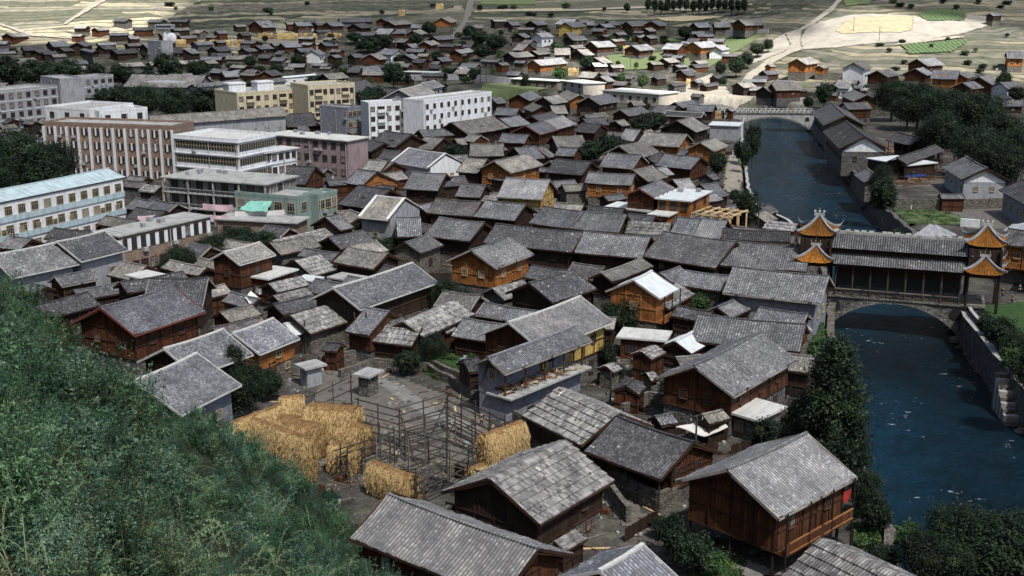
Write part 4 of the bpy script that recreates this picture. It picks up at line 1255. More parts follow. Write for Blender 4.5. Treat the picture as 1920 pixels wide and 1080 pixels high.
block((599, 201), (652, 205), (677, 200), 9.5, 3, 0, 3, 'B', 'lf', 'grey stone block with white window bays between the yellow and white blocks', wsize=(1.8, 1.5), depth=6)
M['CR'] = plaster_mat('cream_plaster', (.42, .385, .32), .5)
block((1127, 169), (1236, 177), (1260, 171), 4.5, 1, 7, 0, 'CR', 'slab', 'long low sunlit white building above the dense tiled quarter', topslab='concl', name='long_building')
block((1050, 151), (1093, 157), (1116, 152), 5, 2, 3, 0, 'CR', 'slab', 'short sunlit white building with a bright end wall', topslab='concl', name='long_building')
block((955, 147), (1045, 152), (1052, 146), 3.4, 1, 6, 0, 'E', 'slab', 'long low grey building beside the far green garden', topslab='concl', name='long_building', depth=7)
block((755, 134), (817, 136), (820, 131), 3.6, 1, 4, 0, 'E', 'slab', 'pale roofed low building right of the lone far conifer', topslab='concl', name='long_building', depth=6)
block((1227, 371), (1296, 377), (1330, 357), 6, 2, 3, 2, 'O', 'slab', 'orange timber house with a flat white roof in front of the river', topslab='w', name='timber_house')
block((1155, 631), (1250, 639), (1271, 621), 3, 1, 2, 0, 'W', 'slab', 'small hut with plants growing on its flat grey slab roof', name='flat_roofed_shed', topslab='concl')
block((1345, 766), (1420, 788), (1470, 760), 2.8, 1, 1, 0, 'E', 'slab', 'shed with a pale slab roof left of the round riverbank tree', name='flat_roofed_shed', topslab='concl')
block((660, 701), (692, 707), (708, 697), 2.8, 1, 0, 0, 'E', 'slab', 'small concrete roofed gate hut above the empty drying racks', name='flat_roofed_shed', topslab='conc')
block((455, 516), (503, 523), (553, 503), 4.2, 1, 3, 2, 'W', 'slab', 'red-brown timber annex with a flat planted terrace roof', name='flat_roofed_shed', topslab='concl')
block((1622, 296), (1700, 310), (1699, 294), 4, 1, 0, 0, 'D', 'slab', 'shed with a flat white roof between river warehouse and timber yard', name='flat_roofed_shed', topslab='w')
block((551, 682), (572, 692), (596, 684), 2.6, 1, 0, 0, 'G', 'slab', 'tiny grey hut beside the dark bushes in the left middle', name='flat_roofed_shed', topslab='conc')
block((550, 522), (586, 527), (594, 518), 3.2, 1, 0, 0, 'G', 'slab', 'small grey hut with a pale flat lid roof beside the planted terrace', name='flat_roofed_shed', topslab='w')
block((612, 519), (660, 527), (680, 516), 3, 1, 1, 0, 'D', 'slab', 'low hut with a pale board roof behind the big white ridged house', name='flat_roofed_shed', topslab='conc')
block((233, 515), (272, 524), (296, 510), 4, 1, 2, 1, 'G', 'slab lf', 'small grey house with cream windows and a flat light roof at the left', name='flat_roofed_shed', topslab='concl', wsize=(1.1, 1.2))
block((1412, 235), (1330, 233), (1340, 228), 4, 1, 0, 0, 'G', 'X', 'x') if False else None
block((1328, 234), (1387, 236), (1390, 229), 4.5, 1, 0, 0, 'G', 'slab', 'grey walled riverside building with a white flat roof by the far bridge', name='flat_roofed_shed', topslab='w')
block((276, 78), (302, 80), (304, 76), 9, 3, 0, 0, 'G', '', 'grey lookout building left of the white satellite dish', depth=6, groundz=14)
block((1168, 391), (1214, 397), (1222, 389), 3.4, 1, 2, 0, 'W', 'slab', 'cluttered porch roof slab left of the white roofed orange house', name='flat_roofed_shed', topslab='conc')
block((1213, 401), (1254, 405), (1270, 396), 3.6, 1, 2, 0, 'O', 'slab', 'orange walled hut with a slab terrace before the white roofed orange house', name='flat_roofed_shed', topslab='concl')
block((1116, 393), (1155, 397), (1174, 379), 3.4, 1, 1, 0, 'D', 'slab', 'hut with a pale sheet roof above the tiled street roofs', name='flat_roofed_shed', topslab='w')
# river warehouse: two joined long sections running down the right bank
house((1521, 210), (1544, 236), (1556, 190), 5.5, 't', 'K', '', 'far grey roofed section of the riverside warehouse beside the far bridge', name='warehouse')
house((1542, 247), (1573, 279), (1620, 255), 5.5, 'd', 'K', 'T', 'near dark roofed section of the riverside warehouse with a white gable', name='warehouse')
# long grey building with the veranda behind the finned block
house((290, 235), (542, 216), (515, 201), 7.5, 'n', 'G', 'v', 'long tan tiled school building with a white columned veranda', name='school_building')
# ------------------------------------------------------------------ covered bridge with four yellow tiled towers
def swoop_roof(root, cx, cy, z, w_, d_, h_, k='y', name='tower_roof', fin=True):
    """concave four sided roof with flared corners, white hips and a finial; returns top z"""
    r = MB(); nseg = 20; nv = 8
    def prof(v):                       # 0 eave .. 1 top : inward fraction and height
        return v, h_*(v**1.45)
    for side in range(4):
        R = Matrix.Rotation(side*math.pi/2, 4, 'Z'); hw, hd = (w_/2, d_/2) if side % 2 == 0 else (d_/2, w_/2)
        def fn(i, j, hw=hw, hd=hd, R=R):
            v = j/nv; inn, zz = prof(v); u = -1+2*i/nseg
            x = u*hw*(1-inn*.93); y = -hd*(1-inn*.93)
            fl = (abs(u)**5)*.65*(1-v)**1.5
            rib = (.05 if i % 2 else 0)*(1-v*.5)
            p = R @ Vector((x*(1+fl*.10), y*(1+fl*.10), zz+fl+rib))
            return (cx+p.x, cy+p.y, z+p.z), ((u+1)*hw, v*3)
        r.grid(fn, nseg, nv, k)
    r.face([(cx-w_/2+.3, cy-d_/2+.3, z+.05), (cx-w_/2+.3, cy+d_/2-.3, z+.05), (cx+w_/2-.3, cy+d_/2-.3, z+.05), (cx+w_/2-.3, cy-d_/2+.3, z+.05)], 'frame')
    ro = r.build(name, root)
    hp = MB()
    for sx in (-1, 1):
        for sy in (-1, 1):
            prev = None
            for j in range(9):
                v = j/8; inn, zz = prof(v); fl = .65*(1-v)**1.5
                p = Vector((cx+sx*w_/2*(1-inn*.93)*(1+fl*.1), cy+sy*d_/2*(1-inn*.93)*(1+fl*.1), z+zz+fl+.08))
                if prev is not None: hp.beam(prev, p, .26, 'G', .28)
                else:
                    q = p+Vector((sx*.45, sy*.45, .55)); hp.tube(p, q, .1, .03, 'conc', 5); hp.tube(q, q+Vector((sx*.05, sy*.05, .5)), .04, .015, 'conc', 4)
                prev = p
    hp.build('hip_ridge', ro)
    if fin:
        f = MB(); f.box(Vector((cx, cy, z+h_+.25)), (1.5, .3, .4), 'conc')
        for dx in (-.6, 0, .6):
            f.tube((cx+dx, cy, z+h_+.4), (cx+dx*1.2, cy, z+h_+(1.3 if dx == 0 else 1.0)), .12, .03, 'conc', 6)
            f.box(Vector((cx+dx*1.1, cy, z+h_+.75)), (.3, .12, .25), 'concl', .6)
        f.build('finial', ro)
    return z+h_
def arch_mesh(L, span, rise, z_deck, z_spring, depth, k, ring=.7, holes=()):
    """stone arch bridge body from x=-L/2..L/2, y=0..depth"""
    m = MB(); n = 28
    R = (span*span/4+rise*rise)/(2*rise); cz = z_spring+rise-R
    def zin(x):
        return cz+math.sqrt(max(0, R*R-x*x)) if abs(x) < span/2 else None
    xs_ = [-L/2]+[-span/2+span*i/n for i in range(n+1)]+[L/2]
    for y, fl in ((0, 1), (depth, -1)):
        for i in range(len(xs_)-1):
            xa, xb = xs_[i], xs_[i+1]
            za = zin(xa) if zin(xa) is not None and abs(xa) < span/2-1e-6 else z_spring-2; zb = zin(xb) if abs(xb) < span/2-1e-6 else z_spring-2
            if i == 0: za = zb = z_spring-2
            if i == len(xs_)-2: za = zb = z_spring-2
            if i == 1: za = z_spring
            if i == len(xs_)-3: zb = z_spring
            P = [(xa, y, za), (xb, y, zb), (xb, y, z_deck), (xa, y, z_deck)]
            m.face(P if fl > 0 else P[::-1], k)
    for i in range(n):
        xa, xb = -span/2+span*i/n, -span/2+span*(i+1)/n
        za = cz+math.sqrt(max(0, R*R-xa*xa)); zb = cz+math.sqrt(max(0, R*R-xb*xb))
        m.face([(xa, 0, za), (xa, depth, za), (xb, depth, zb), (xb, 0, zb)], k)
    m.box(Vector((0, depth/2, z_deck)), (L, depth+.5, .35), 'arch')
    # voussoir ring standing a little proud
    g_ = MB()
    for i in range(n):
        xa, xb = -span/2+span*i/n, -span/2+span*(i+1)/n
        for y in (-.09,):
            def P_(x, r): s_ = r/R; za = math.sqrt(max(0, R*R-x*x)); return (x*s_, cz+za*s_)
            a, b_, c_, d2 = P_(xa, R), P_(xb, R), P_(xb, R+ring), P_(xa, R+ring)
            g_.face([(a[0], y, a[1]), (b_[0], y, b_[1]), (c_[0], y, c_[1]), (d2[0], y, d2[1])], 'arch')
            g_.face([(a[0], y, a[1]), (a[0], .1, a[1]), (b_[0], .1, b_[1]), (b_[0], y, b_[1])], 'arch')
            g_.face([(d2[0], y, d2[1]), (c_[0], y, c_[1]), (c_[0], .1, c_[1]), (d2[0], .1, d2[1])], 'arch')
    h_ = MB()
    for (hx, hz, hw, hh) in holes:
        pts = [(hx-hw/2, hz), (hx+hw/2, hz)]+[(hx+hw/2*math.cos(a), hz+hh-hw/2+hw/2*math.sin(a)) for a in np.linspace(0, math.pi, 9)]
        h_.face([(x, -.12, z) for x, z in pts], 'dark')
    return m, g_, h_
M['dk2'] = M['dark']
a3, b3 = at_z(1567, 495, 6.0), at_z(1802, 512, 6.0)
e = (b3-a3); LBr = e.length; e.normalize(); ang = math.atan2(e.y, e.x); nrm = Vector((-e.y, e.x, 0))
cb = empty('covered_bridge', Vector(((a3+b3)/2).xy.to_3d()), ang)
tag(cb, 'covered bridge with two tier dark tiled roof and four yellow tiled end towers', 'bridge')
PX = lambda u, z: ((at_z(u[0], u[1], z)-cb.location).dot(e))
Wd = 7.6                                                        # local y: 0 near eave .. Wd far eave
dz = 1.0
Lb = LBr+11
body, ring, hol = arch_mesh(LBr+7.5, 20.5, 5.6, dz, -5.2, Wd-1.6, 'K', .95, [(-12.3, -2.6, 2.2, 3.1), (-8.6, -1.2, 1.7, 1.6), (8.6, -1.2, 1.7, 1.6), (12.3, -2.6, 2.2, 3.1)])
for m_, nme in ((body, 'stone_arch'), (ring, 'arch_ring'), (hol, 'spandrel_arch')):
    o = m_.build(nme, cb); o.location.y = 1.0
xs0 = -LBr/2-1.5; xs1 = LBr/2+1.5
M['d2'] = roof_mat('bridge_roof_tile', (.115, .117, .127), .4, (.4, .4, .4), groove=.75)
def tiles(name, y0, z0, y1, z1, x0, x1, k, parent):
    r = MB(); L_ = x1-x0; nu = int(L_/.34)*4; S = math.hypot(y1-y0, z1-z0)
    def fn(i, j):
        v = j/6; return (x0+L_*i/nu, y0+(y1-y0)*v, z0+(z1-z0)*v+(0, .06, .08, .06)[i % 4]+.03*noise.noise(Vector((i*.05, v*3, y0)))-.25*4*v*(1-v)*.3), (i*.075, S*v)
    if y1 > y0: r.grid(fn, nu, 6, k)
    else: r.grid(lambda i, j: fn(nu-i, j), nu, 6, k)
    return r.build(name, parent)
tiles('lower_roof', 0, 6.0, 1.7, 7.3, xs0, xs1, 't', cb); tiles('lower_roof', Wd, 6.0, Wd-1.7, 7.3, xs0, xs1, 't', cb)
tiles('upper_roof', .9, 8.2, Wd/2, 10.0, xs0, xs1, 't', cb); tiles('upper_roof', Wd-.9, 8.2, Wd/2, 10.0, xs0, xs1, 't', cb)
m_ = MB(); m_.box(Vector((0, Wd/2, 10.12)), (LBr+2, .4, .4), 'conc')
for i in range(14): m_.box(Vector((xs0+1+i*(LBr+1)/14+random.uniform(-.5, .5), Wd/2, 10.4)), (.7, .2, .3), 'concl')
m_.build('ridge_cap', cb)
m_ = MB(); m_.box(Vector((0, Wd/2, 7.7)), (LBr+2, Wd-3.3, 1.0), 'D'); m_.build('clerestory_wall', cb)
m_ = MB(); m_.box(Vector((0, Wd/2, 5.6)), (LBr+2, Wd-1.4, .25), 'frame'); m_.build('ceiling_beams', cb)
for i in range(8):
    for y in (.9, Wd-.9):
        m_ = MB(); m_.tube((-LBr/2+LBr*i/7, y, dz), (-LBr/2+LBr*i/7, y, 5.8), .17, .15, 'pole', 8); m_.build('column', cb)
for y in (.8, Wd-.8):
    m_ = MB(); m_.box(Vector((0, y, dz+1.15)), (LBr, .12, .12), 'pole'); m_.box(Vector((0, y, dz+.4)), (LBr, .1, .1), 'frame')
    for i in range(int(LBr/.4)): m_.box(Vector((-LBr/2+i*.4, y, dz+.7)), (.06, .06, .95), 'frame')
    m_.build('railing', cb)
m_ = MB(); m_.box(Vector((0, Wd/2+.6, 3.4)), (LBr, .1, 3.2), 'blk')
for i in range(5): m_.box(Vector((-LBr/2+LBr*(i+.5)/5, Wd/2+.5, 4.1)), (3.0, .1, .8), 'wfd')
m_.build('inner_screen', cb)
for sx, xt in ((-1, xs0-1.6), (1, xs1+1.6)):
    for (yy, zz, nm_) in ((Wd/2-2.2, 6.2, 'lower'), (Wd/2, 9.6, 'upper')):
        pass
    tw = MB()
    for dx in (-2.1, 2.1):
        for yy in (.9, Wd-.9): tw.tube((xt+dx, yy, dz-1), (xt+dx, yy, 9.5), .22, .2, 'D', 8)
    tw.build('tower_posts', cb)
    tw = MB(); tw.box(Vector((xt, Wd/2, 8.2)), (4.4, Wd-2.4, 2.4), 'D'); tw.box(Vector((xt, Wd/2, 5.5)), (4.6, Wd-1.8, .5), 'W'); tw.build('tower_wall', cb)
    swoop_roof(cb, xt, 1.3, 6.1, 5.5, 4.0, 2.2)
    swoop_roof(cb, xt, Wd/2+.2, 9.8, 5.5, Wd-1.8, 2.5)
    swoop_roof(cb, xt, Wd-1.3, 6.1, 5.5, 4.0, 2.0, fin=False)
# ------------------------------------------------------------------ far stone bridge
p0, p1 = at_z(1350, 212, 2.0), at_z(1530, 213, 2.0)
e2 = p1-p0; L2 = e2.length; a2 = math.atan2(e2.y, e2.x)
fbg = empty('stone_bridge', ((p0+p1)/2).xy.to_3d(), a2); tag(fbg, 'far grey stone arch bridge with a pale railing upstream', 'bridge')
body, ring, hol = arch_mesh(L2, 27, 4.6, 2.0, -4.2, 6, 'conc', .5, [(15.2, -1.6, 1.7, 2.4), (12.0, -.6, 1.3, 1.4), (-15.2, -1.6, 1.7, 2.4)])
for m_, nme in ((body, 'stone_arch'), (ring, 'arch_ring'), (hol, 'spandrel_arch')):
    o = m_.build(nme, fbg); o.location.x = 1.5
for y in (0, 6):
    m_ = MB(); m_.box(Vector((0, y, 3.05)), (L2, .2, .15), 'concl')
    for i in range(int(L2/1.5)): m_.box(Vector((-L2/2+i*1.5, y, 2.6)), (.35, .2, .8), 'concl')
    m_.build('railing', fbg)
# ------------------------------------------------------------------ river walls
def wall_run(name, label, pts, z0, z1, thick, k, kind=None, cap=None, cat='wall', jag=.0):
    """a wall following ground points; its thickness goes to the left of the run"""
    m_ = MB(); P = [Vector((p[0], p[1], 0)) for p in pts]
    Q = [P[0]]
    for a, b in zip(P, P[1:]):
        n_ = max(1, int((b-a).length/2.5))
        for i in range(n_): Q.append(a+(b-a)*(i+1)/n_)
    outer, inner = [], []
    for i, p in enumerate(Q):
        d = (Q[min(i+1, len(Q)-1)]-Q[max(i-1, 0)]); d.normalize(); nn = Vector((-d.y, d.x, 0))
        j = jag*noise.noise(Vector((i*.9, 3, 1)))
        outer.append(p+nn*j); inner.append(p+nn*(thick+j))
    zz = [(z1(p) if callable(z1) else z1)+jag*.5*noise.noise(Vector((i*.7, 1, 7))) for i, p in enumerate(Q)]
    zb_ = [(z0(p) if callable(z0) else z0) for p in Q]
    u = 0
    for i in range(len(Q)-1):
        l = (Q[i+1]-Q[i]).length
        for A_, fl in ((outer, 1), (inner, -1)):
            pts_ = [A_[i].to_3d()+Vector((0, 0, zb_[i])), A_[i+1]+Vector((0, 0, zb_[i+1])), A_[i+1]+Vector((0, 0, zz[i+1])), A_[i]+Vector((0, 0, zz[i]))]
            uvs = [(u, zb_[i]), (u+l, zb_[i]), (u+l, zz[i+1]), (u, zz[i])]
            if fl < 0: pts_ = pts_[::-1]; uvs = uvs[::-1]
            m_.face(pts_, k, uvs)
        m_.face([outer[i]+Vector((0, 0, zz[i])), outer[i+1]+Vector((0, 0, zz[i+1])), inner[i+1]+Vector((0, 0, zz[i+1])), inner[i]+Vector((0, 0, zz[i]))], cap or k)
        u += l
    for i in (0, len(Q)-1):
        m_.face([outer[i]+Vector((0, 0, zb_[i])), outer[i]+Vector((0, 0, zz[i])), inner[i]+Vector((0, 0, zz[i])), inner[i]+Vector((0, 0, zb_[i]))], k)
    o = m_.build(name); tag(o, label, cat, kind=kind); return o
# right bank below the bridge: tall stone embankment with a parapet; other banks lower
rb = list(reversed(RBW))
def seg(P, a, b): return [P[i] for i in range(a, b)]
wall_run('embankment_wall', 'tall dark stone embankment on the right bank below the covered bridge', [RBW[i] for i in range(1, 8)], -7, .15, -1.2, 'K', cap='conc', jag=.25)
wall_run('parapet_wall', 'stepped grey parapet along the top of the right embankment', [Vector((p.x+.9, p.y)) for p in [RBW[i] for i in range(2, 7)]], -.1, .95, -.5, 'K', cap='conc')
wall_run('embankment_wall', 'rough stone right bank between covered bridge and the far stone bridge', [RBW[i] for i in range(8, 16)], -7, .1, -1.0, 'K', jag=.6)
wall_run('embankment_wall', 'stone left bank wall beside the river walk', [LBW[i] for i in range(8, 16)], -7, .3, .7, 'E', cap='conc', jag=.4)
wall_run('embankment_wall', 'overgrown left bank wall below the covered bridge', [LBW[i] for i in range(0, 8)], -7, .0, 1.0, 'E', jag=.5)
# river steps
st0 = at_z(1885, 700, 0); m_ = MB()
sd_ = (RBW[3]-RBW[4]).to_3d(); sd_.normalize(); sn = Vector((sd_.y, -sd_.x, 0))
root = empty('river_steps', Vector((st0.x, st0.y, 0)), math.atan2(sd_.y, sd_.x))
for i in range(9): m_.box(Vector((i*.75, 0.0, -i*.5-3.0)), (.78, 2.3, 6), 'conc' if i % 2 else 'arch')
m_.build('steps', root); tag(root, 'pale stone steps running down to the river at the right edge', 'steps')
# boulders along the banks
def rock_mesh(seed):
    random.seed(seed); m_ = MB(); rings = []
    for j in range(4):
        ph = -math.pi/2+math.pi*(j+.5)/4; rr = math.cos(ph)
        rings.append([Vector((rr*math.cos(a)*random.uniform(.75, 1.2), rr*math.sin(a)*random.uniform(.75, 1.2), math.sin(ph)*.7*random.uniform(.8, 1.1))) for a in np.linspace(0, 2*math.pi, 8)[:-1]])
    for j in range(3):
        for i in range(7): m_.face([rings[j][i], rings[j][(i+1) % 7], rings[j+1][(i+1) % 7], rings[j+1][i]], 'K')
    m_.face(rings[3], 'K'); m_.face(rings[0][::-1], 'K')
    o = m_.build('rock'); me = o.data; bpy.data.objects.remove(o); return me
ROCK = [rock_mesh(i) for i in range(4)]; random.seed(11)
def rock(p, s, where):
    o = put('rock', random.choice(ROCK), None, p, random.uniform(0, 6), (s*random.uniform(.8, 1.3), s*random.uniform(.8, 1.2), s*random.uniform(.6, 1)))
    tag(o, None, 'rock', 'boulders along the river banks'); AUTO.append((o, 'boulder '+where, *proj(p)))
for A_, i0, i1, wh in ((RBW, 2, 8, 'under the embankment'), (RBW, 9, 16, 'on the upstream bank'), (LBW, 8, 15, 'under the river walk')):
    for i in range(i0, i1-1):
        a, b = A_[i], A_[i+1]; nn = int((b-a).length/3.2)
        for q in range(min(nn, 8)):
            p = a.lerp(b, random.random()); rock((p.x+random.uniform(-.7, .7), p.y, WZ+random.uniform(-.2, .4)), random.uniform(.4, 1.1), wh)
# ------------------------------------------------------------------ yard walls and fences
def px_wall(label, px, h_, k, name='yard_wall', thick=.5, cap=None, jag=.15):
    P = [on_ground(u, v) for u, v in px]
    return wall_run(name, label, P, lambda p: base_z(p.x, p.y)-.6, lambda p: base_z(p.x, p.y)+h_, thick, k, cap=cap, jag=jag)
px_wall('pale stone yard wall in front of the timber yard', [(1660, 394), (1762, 396)], 2.4, 'E')
px_wall('mossy stone yard wall right of the wooden gateway', [(1806, 394), (1886, 391)], 2.2, 'E')
px_wall('white rendered wall piece beside the square behind the covered bridge', [(1800, 425), (1836, 428)], 1.6, 'P')
px_wall('curved dry stone wall around the yard between the stilted house and shingled house', [(1140, 905), (1200, 950), (1235, 962), (1265, 952), (1300, 925)], 1.9, 'E', jag=.3)
px_wall('crooked dry stone wall beside the lane to the shingled house', [(1132, 930), (1165, 975), (1172, 985)], 1.7, 'E', jag=.3)
px_wall('low rubble wall running above the drying racks', [(640, 712), (700, 690), (800, 700), (880, 745), (985, 800)], 1.1, 'E', jag=.4)
px_wall('rubble wall behind the narrow lane in the left middle', [(600, 690), (700, 672), (790, 690), (880, 730)], 1.4, 'E', jag=.4)
px_wall('retaining wall round the yard left of the wide gabled house', [(1170, 785), (1215, 762), (1290, 772), (1330, 795)], 1.6, 'E', jag=.3)
px_wall('long grey wall below the row of far houses right of the lone conifer', [(757, 151), (880, 150), (960, 158)], 2.6, 'G')
px_wall('sunlit cream wall under the pale sheds on the far river bank', [(1395, 168), (1480, 178), (1530, 184)], 2.0, 'E')
px_wall('grey stone wall below the top right row of far houses', [(940, 60), (1110, 64), (1250, 68)], 2.2, 'E')
px_wall('pale terrace wall in front of the big far house at the top right', [(1330, 64), (1400, 66), (1440, 63)], 2.5, 'concl')
# ------------------------------------------------------------------ unfinished timber frame
P1, P2, P3 = at_z(1300, 402, 4.5), at_z(1370, 410, 4.5), at_z(1379, 379, 4.5)
e3 = P2-P1; L3 = e3.length; a3_ = math.atan2(e3.y, e3.x); d3 = 7.5
root = empty('house_frame', Vector((P1.x, P1.y, 0)), a3_); tag(root, 'unfinished frame of pale new timber posts and beams beside the river', 'timber frame')
for i in range(5):
    for j in range(3):
        m_ = MB(); m_.box(Vector((L3*i/4, d3*j/2, 2.4)), (.22, .22, 4.8), 'newwood'); m_.build('post', root)
for j in range(3):
    m_ = MB(); m_.box(Vector((L3/2, d3*j/2, 4.6)), (L3+.8, .2, .25), 'newwood'); m_.box(Vector((L3/2, d3*j/2, 1.6)), (L3+.4, .18, .2), 'newwood'); m_.build('long_beam', root)
for i in range(5):
    m_ = MB(); m_.box(Vector((L3*i/4, d3/2, 4.83)), (.2, d3+.8, .22), 'newwood'); m_.build('cross_beam', root)
m_ = MB(); m_.box(Vector((L3*.75, d3*.4, 1.75)), (L3*.45, d3*.7, .08), 'newwood'); m_.build('floor_boards', root)
# ------------------------------------------------------------------ trees
def crown_mesh(name, seed, k, nclump=90, per=60, leaf=.075, shape='round'):
    r = np.random.default_rng(seed)
    C = []; lob = r.normal(size=(6, 3)); lob /= np.linalg.norm(lob, axis=1)[:, None]
    for _ in range(nclump):
        d = r.normal(size=3); d /= np.linalg.norm(d); rad = r.uniform(.45, 1)**.6
        c = d*rad*np.array([.8, .8, .78])*(.72+.42*max(0, float((lob@d).max()))**3)
        if shape == 'tall': c *= np.array([.38, .38, 1.0]); c[2] += 0
        if shape == 'cone':
            z = r.uniform(-1, 1); wr = (1-(z+1)/2)**.8*.62+.05; a = r.uniform(0, 6.28); c = np.array([wr*math.cos(a), wr*math.sin(a), z])*np.sqrt(r.uniform(.5, 1))**.5
            c[2] = z
        C.append(c)
    C = np.array(C); cr = {'round': .26, 'tall': .16, 'cone': .15}[shape]
    n = nclump*per
    ctr = np.repeat(C, per, 0)+r.normal(size=(n, 3))*cr*np.repeat(r.uniform(.5, 1.1, nclump), per)[:, None]*.62
    out = ctr-np.repeat(C, per, 0)
    nor = r.normal(size=(n, 3))+ctr*1.3+np.array([0, 0, .6]); nor /= np.linalg.norm(nor, axis=1)[:, None]
    t1 = np.cross(nor, r.normal(size=(n, 3))); t1 /= np.linalg.norm(t1, axis=1)[:, None]; t2 = np.cross(nor, t1)
    s = leaf*r.uniform(.6, 1.5, n)[:, None]
    V = np.stack([ctr-t1*s, ctr-t2*s*.6, ctr+t1*s, ctr+t2*s*.6], 1).reshape(-1, 3)
    return quads_mesh(name, V, k)
def quads_mesh(name, V, ks, matidx=None):
    nv = len(V); nf_ = nv//4
    me = bpy.data.meshes.new(name); me.vertices.add(nv); me.vertices.foreach_set('co', V.astype(np.float32).ravel())
    me.loops.add(nv); me.loops.foreach_set('vertex_index', np.arange(nv, dtype=np.int32))
    me.polygons.add(nf_); me.polygons.foreach_set('loop_start', np.arange(0, nv, 4, dtype=np.int32))
    for k in ([ks] if isinstance(ks, str) else ks): me.materials.append(M[k])
    if matidx is not None: me.polygons.foreach_set('material_index', matidx.astype(np.int32))
    me.update(calc_edges=True); me.validate(); return me
def trunk_mesh(seed, h=1.0):
    random.seed(seed); m_ = MB(); m_.tube((0, 0, -1.6), (.04, .02, -.3), .09, .06, 'bark', 8)
    m_.tube((.04, .02, -.3), (0, .05, .4), .06, .03, 'bark', 7)
    for i in range(7):
        a = random.uniform(0, 6.28); z = random.uniform(-.6, .1); l = random.uniform(.35, .65)
        m_.tube((.02, .02, z), (math.cos(a)*l, math.sin(a)*l, z+random.uniform(.2, .5)), .035, .012, 'bark', 5)
    o = m_.build('trunk'); me = o.data; bpy.data.objects.remove(o); return me
CR = {'round': [crown_mesh('crown', i, 'leafT', 90, 80, .06) for i in range(3)], 'big': [crown_mesh('crown', 20+i, 'leafT', 160, 120, .028) for i in range(2)],
      'tall': [crown_mesh('crown', 5, 'leafT', 60, 60, .05, 'tall')], 'cone': [crown_mesh('crown', 6, 'leafT', 190, 150, .021, 'cone')],
      'green': [crown_mesh('crown', 8, 'leafG', 60, 50, .08)]}
TR = [trunk_mesh(i) for i in range(2)]
random.seed(5)
def tree(u, vtop, vbot, wpx, kind='round', label=None, group='trees of the town', name=None, lift=0):
    """crown spans vtop..vbot, width wpx in the picture; the trunk reaches the ground"""
    # guess height of the crown bottom above ground: small
    cx_ = None
    vc = (vtop+vbot)/2
    p = on_ground(u, vbot)
    for _ in range(3):
        s = F/((p.y)*CT-(p.z+3-CZ)*ST); hh = (vbot-vtop)/s/.985
        hb = .18*hh+lift; p = on_ground(u, vbot, hb)
    s = F/(p.y*CT-(p.z+hb-CZ)*ST)
    R_ = wpx/s/2; H_ = (vbot-vtop)/s/2
    flatter = {'round': .95, 'big': .95, 'tall': .42, 'cone': .62, 'green': .95}[kind]
    root = empty(name or ('conifer_tree' if kind == 'cone' else ('bush' if H_ < 1.3 else 'broadleaf_tree')), (p.x, p.y, p.z), random.uniform(0, 6))
    zc = hb+H_
    sx = R_/flatter*1.0
    c = put('crown', random.choice(CR[kind]), root, (0, 0, zc), 0, (sx, sx, H_/1.0))
    put('trunk', random.choice(TR), root, (0, 0, zc), 0, (max(.35, sx*.7), max(.35, sx*.7), zc/1.5))
    small_ = H_ < 1.3
    tag(root, label, 'bush' if small_ else 'tree', group)
    if label is None:
        ar = R_/H_; AUTO.append((root, ('fresh green ' if kind == 'green' else 'dark ')+('wide ' if ar > 1.25 else ('slim ' if ar < .7 else ''))+('bush' if small_ else ('large tree' if H_ > 4 else 'leafy tree')), u, vc))
    PLACED.append((p.x, p.y, R_))
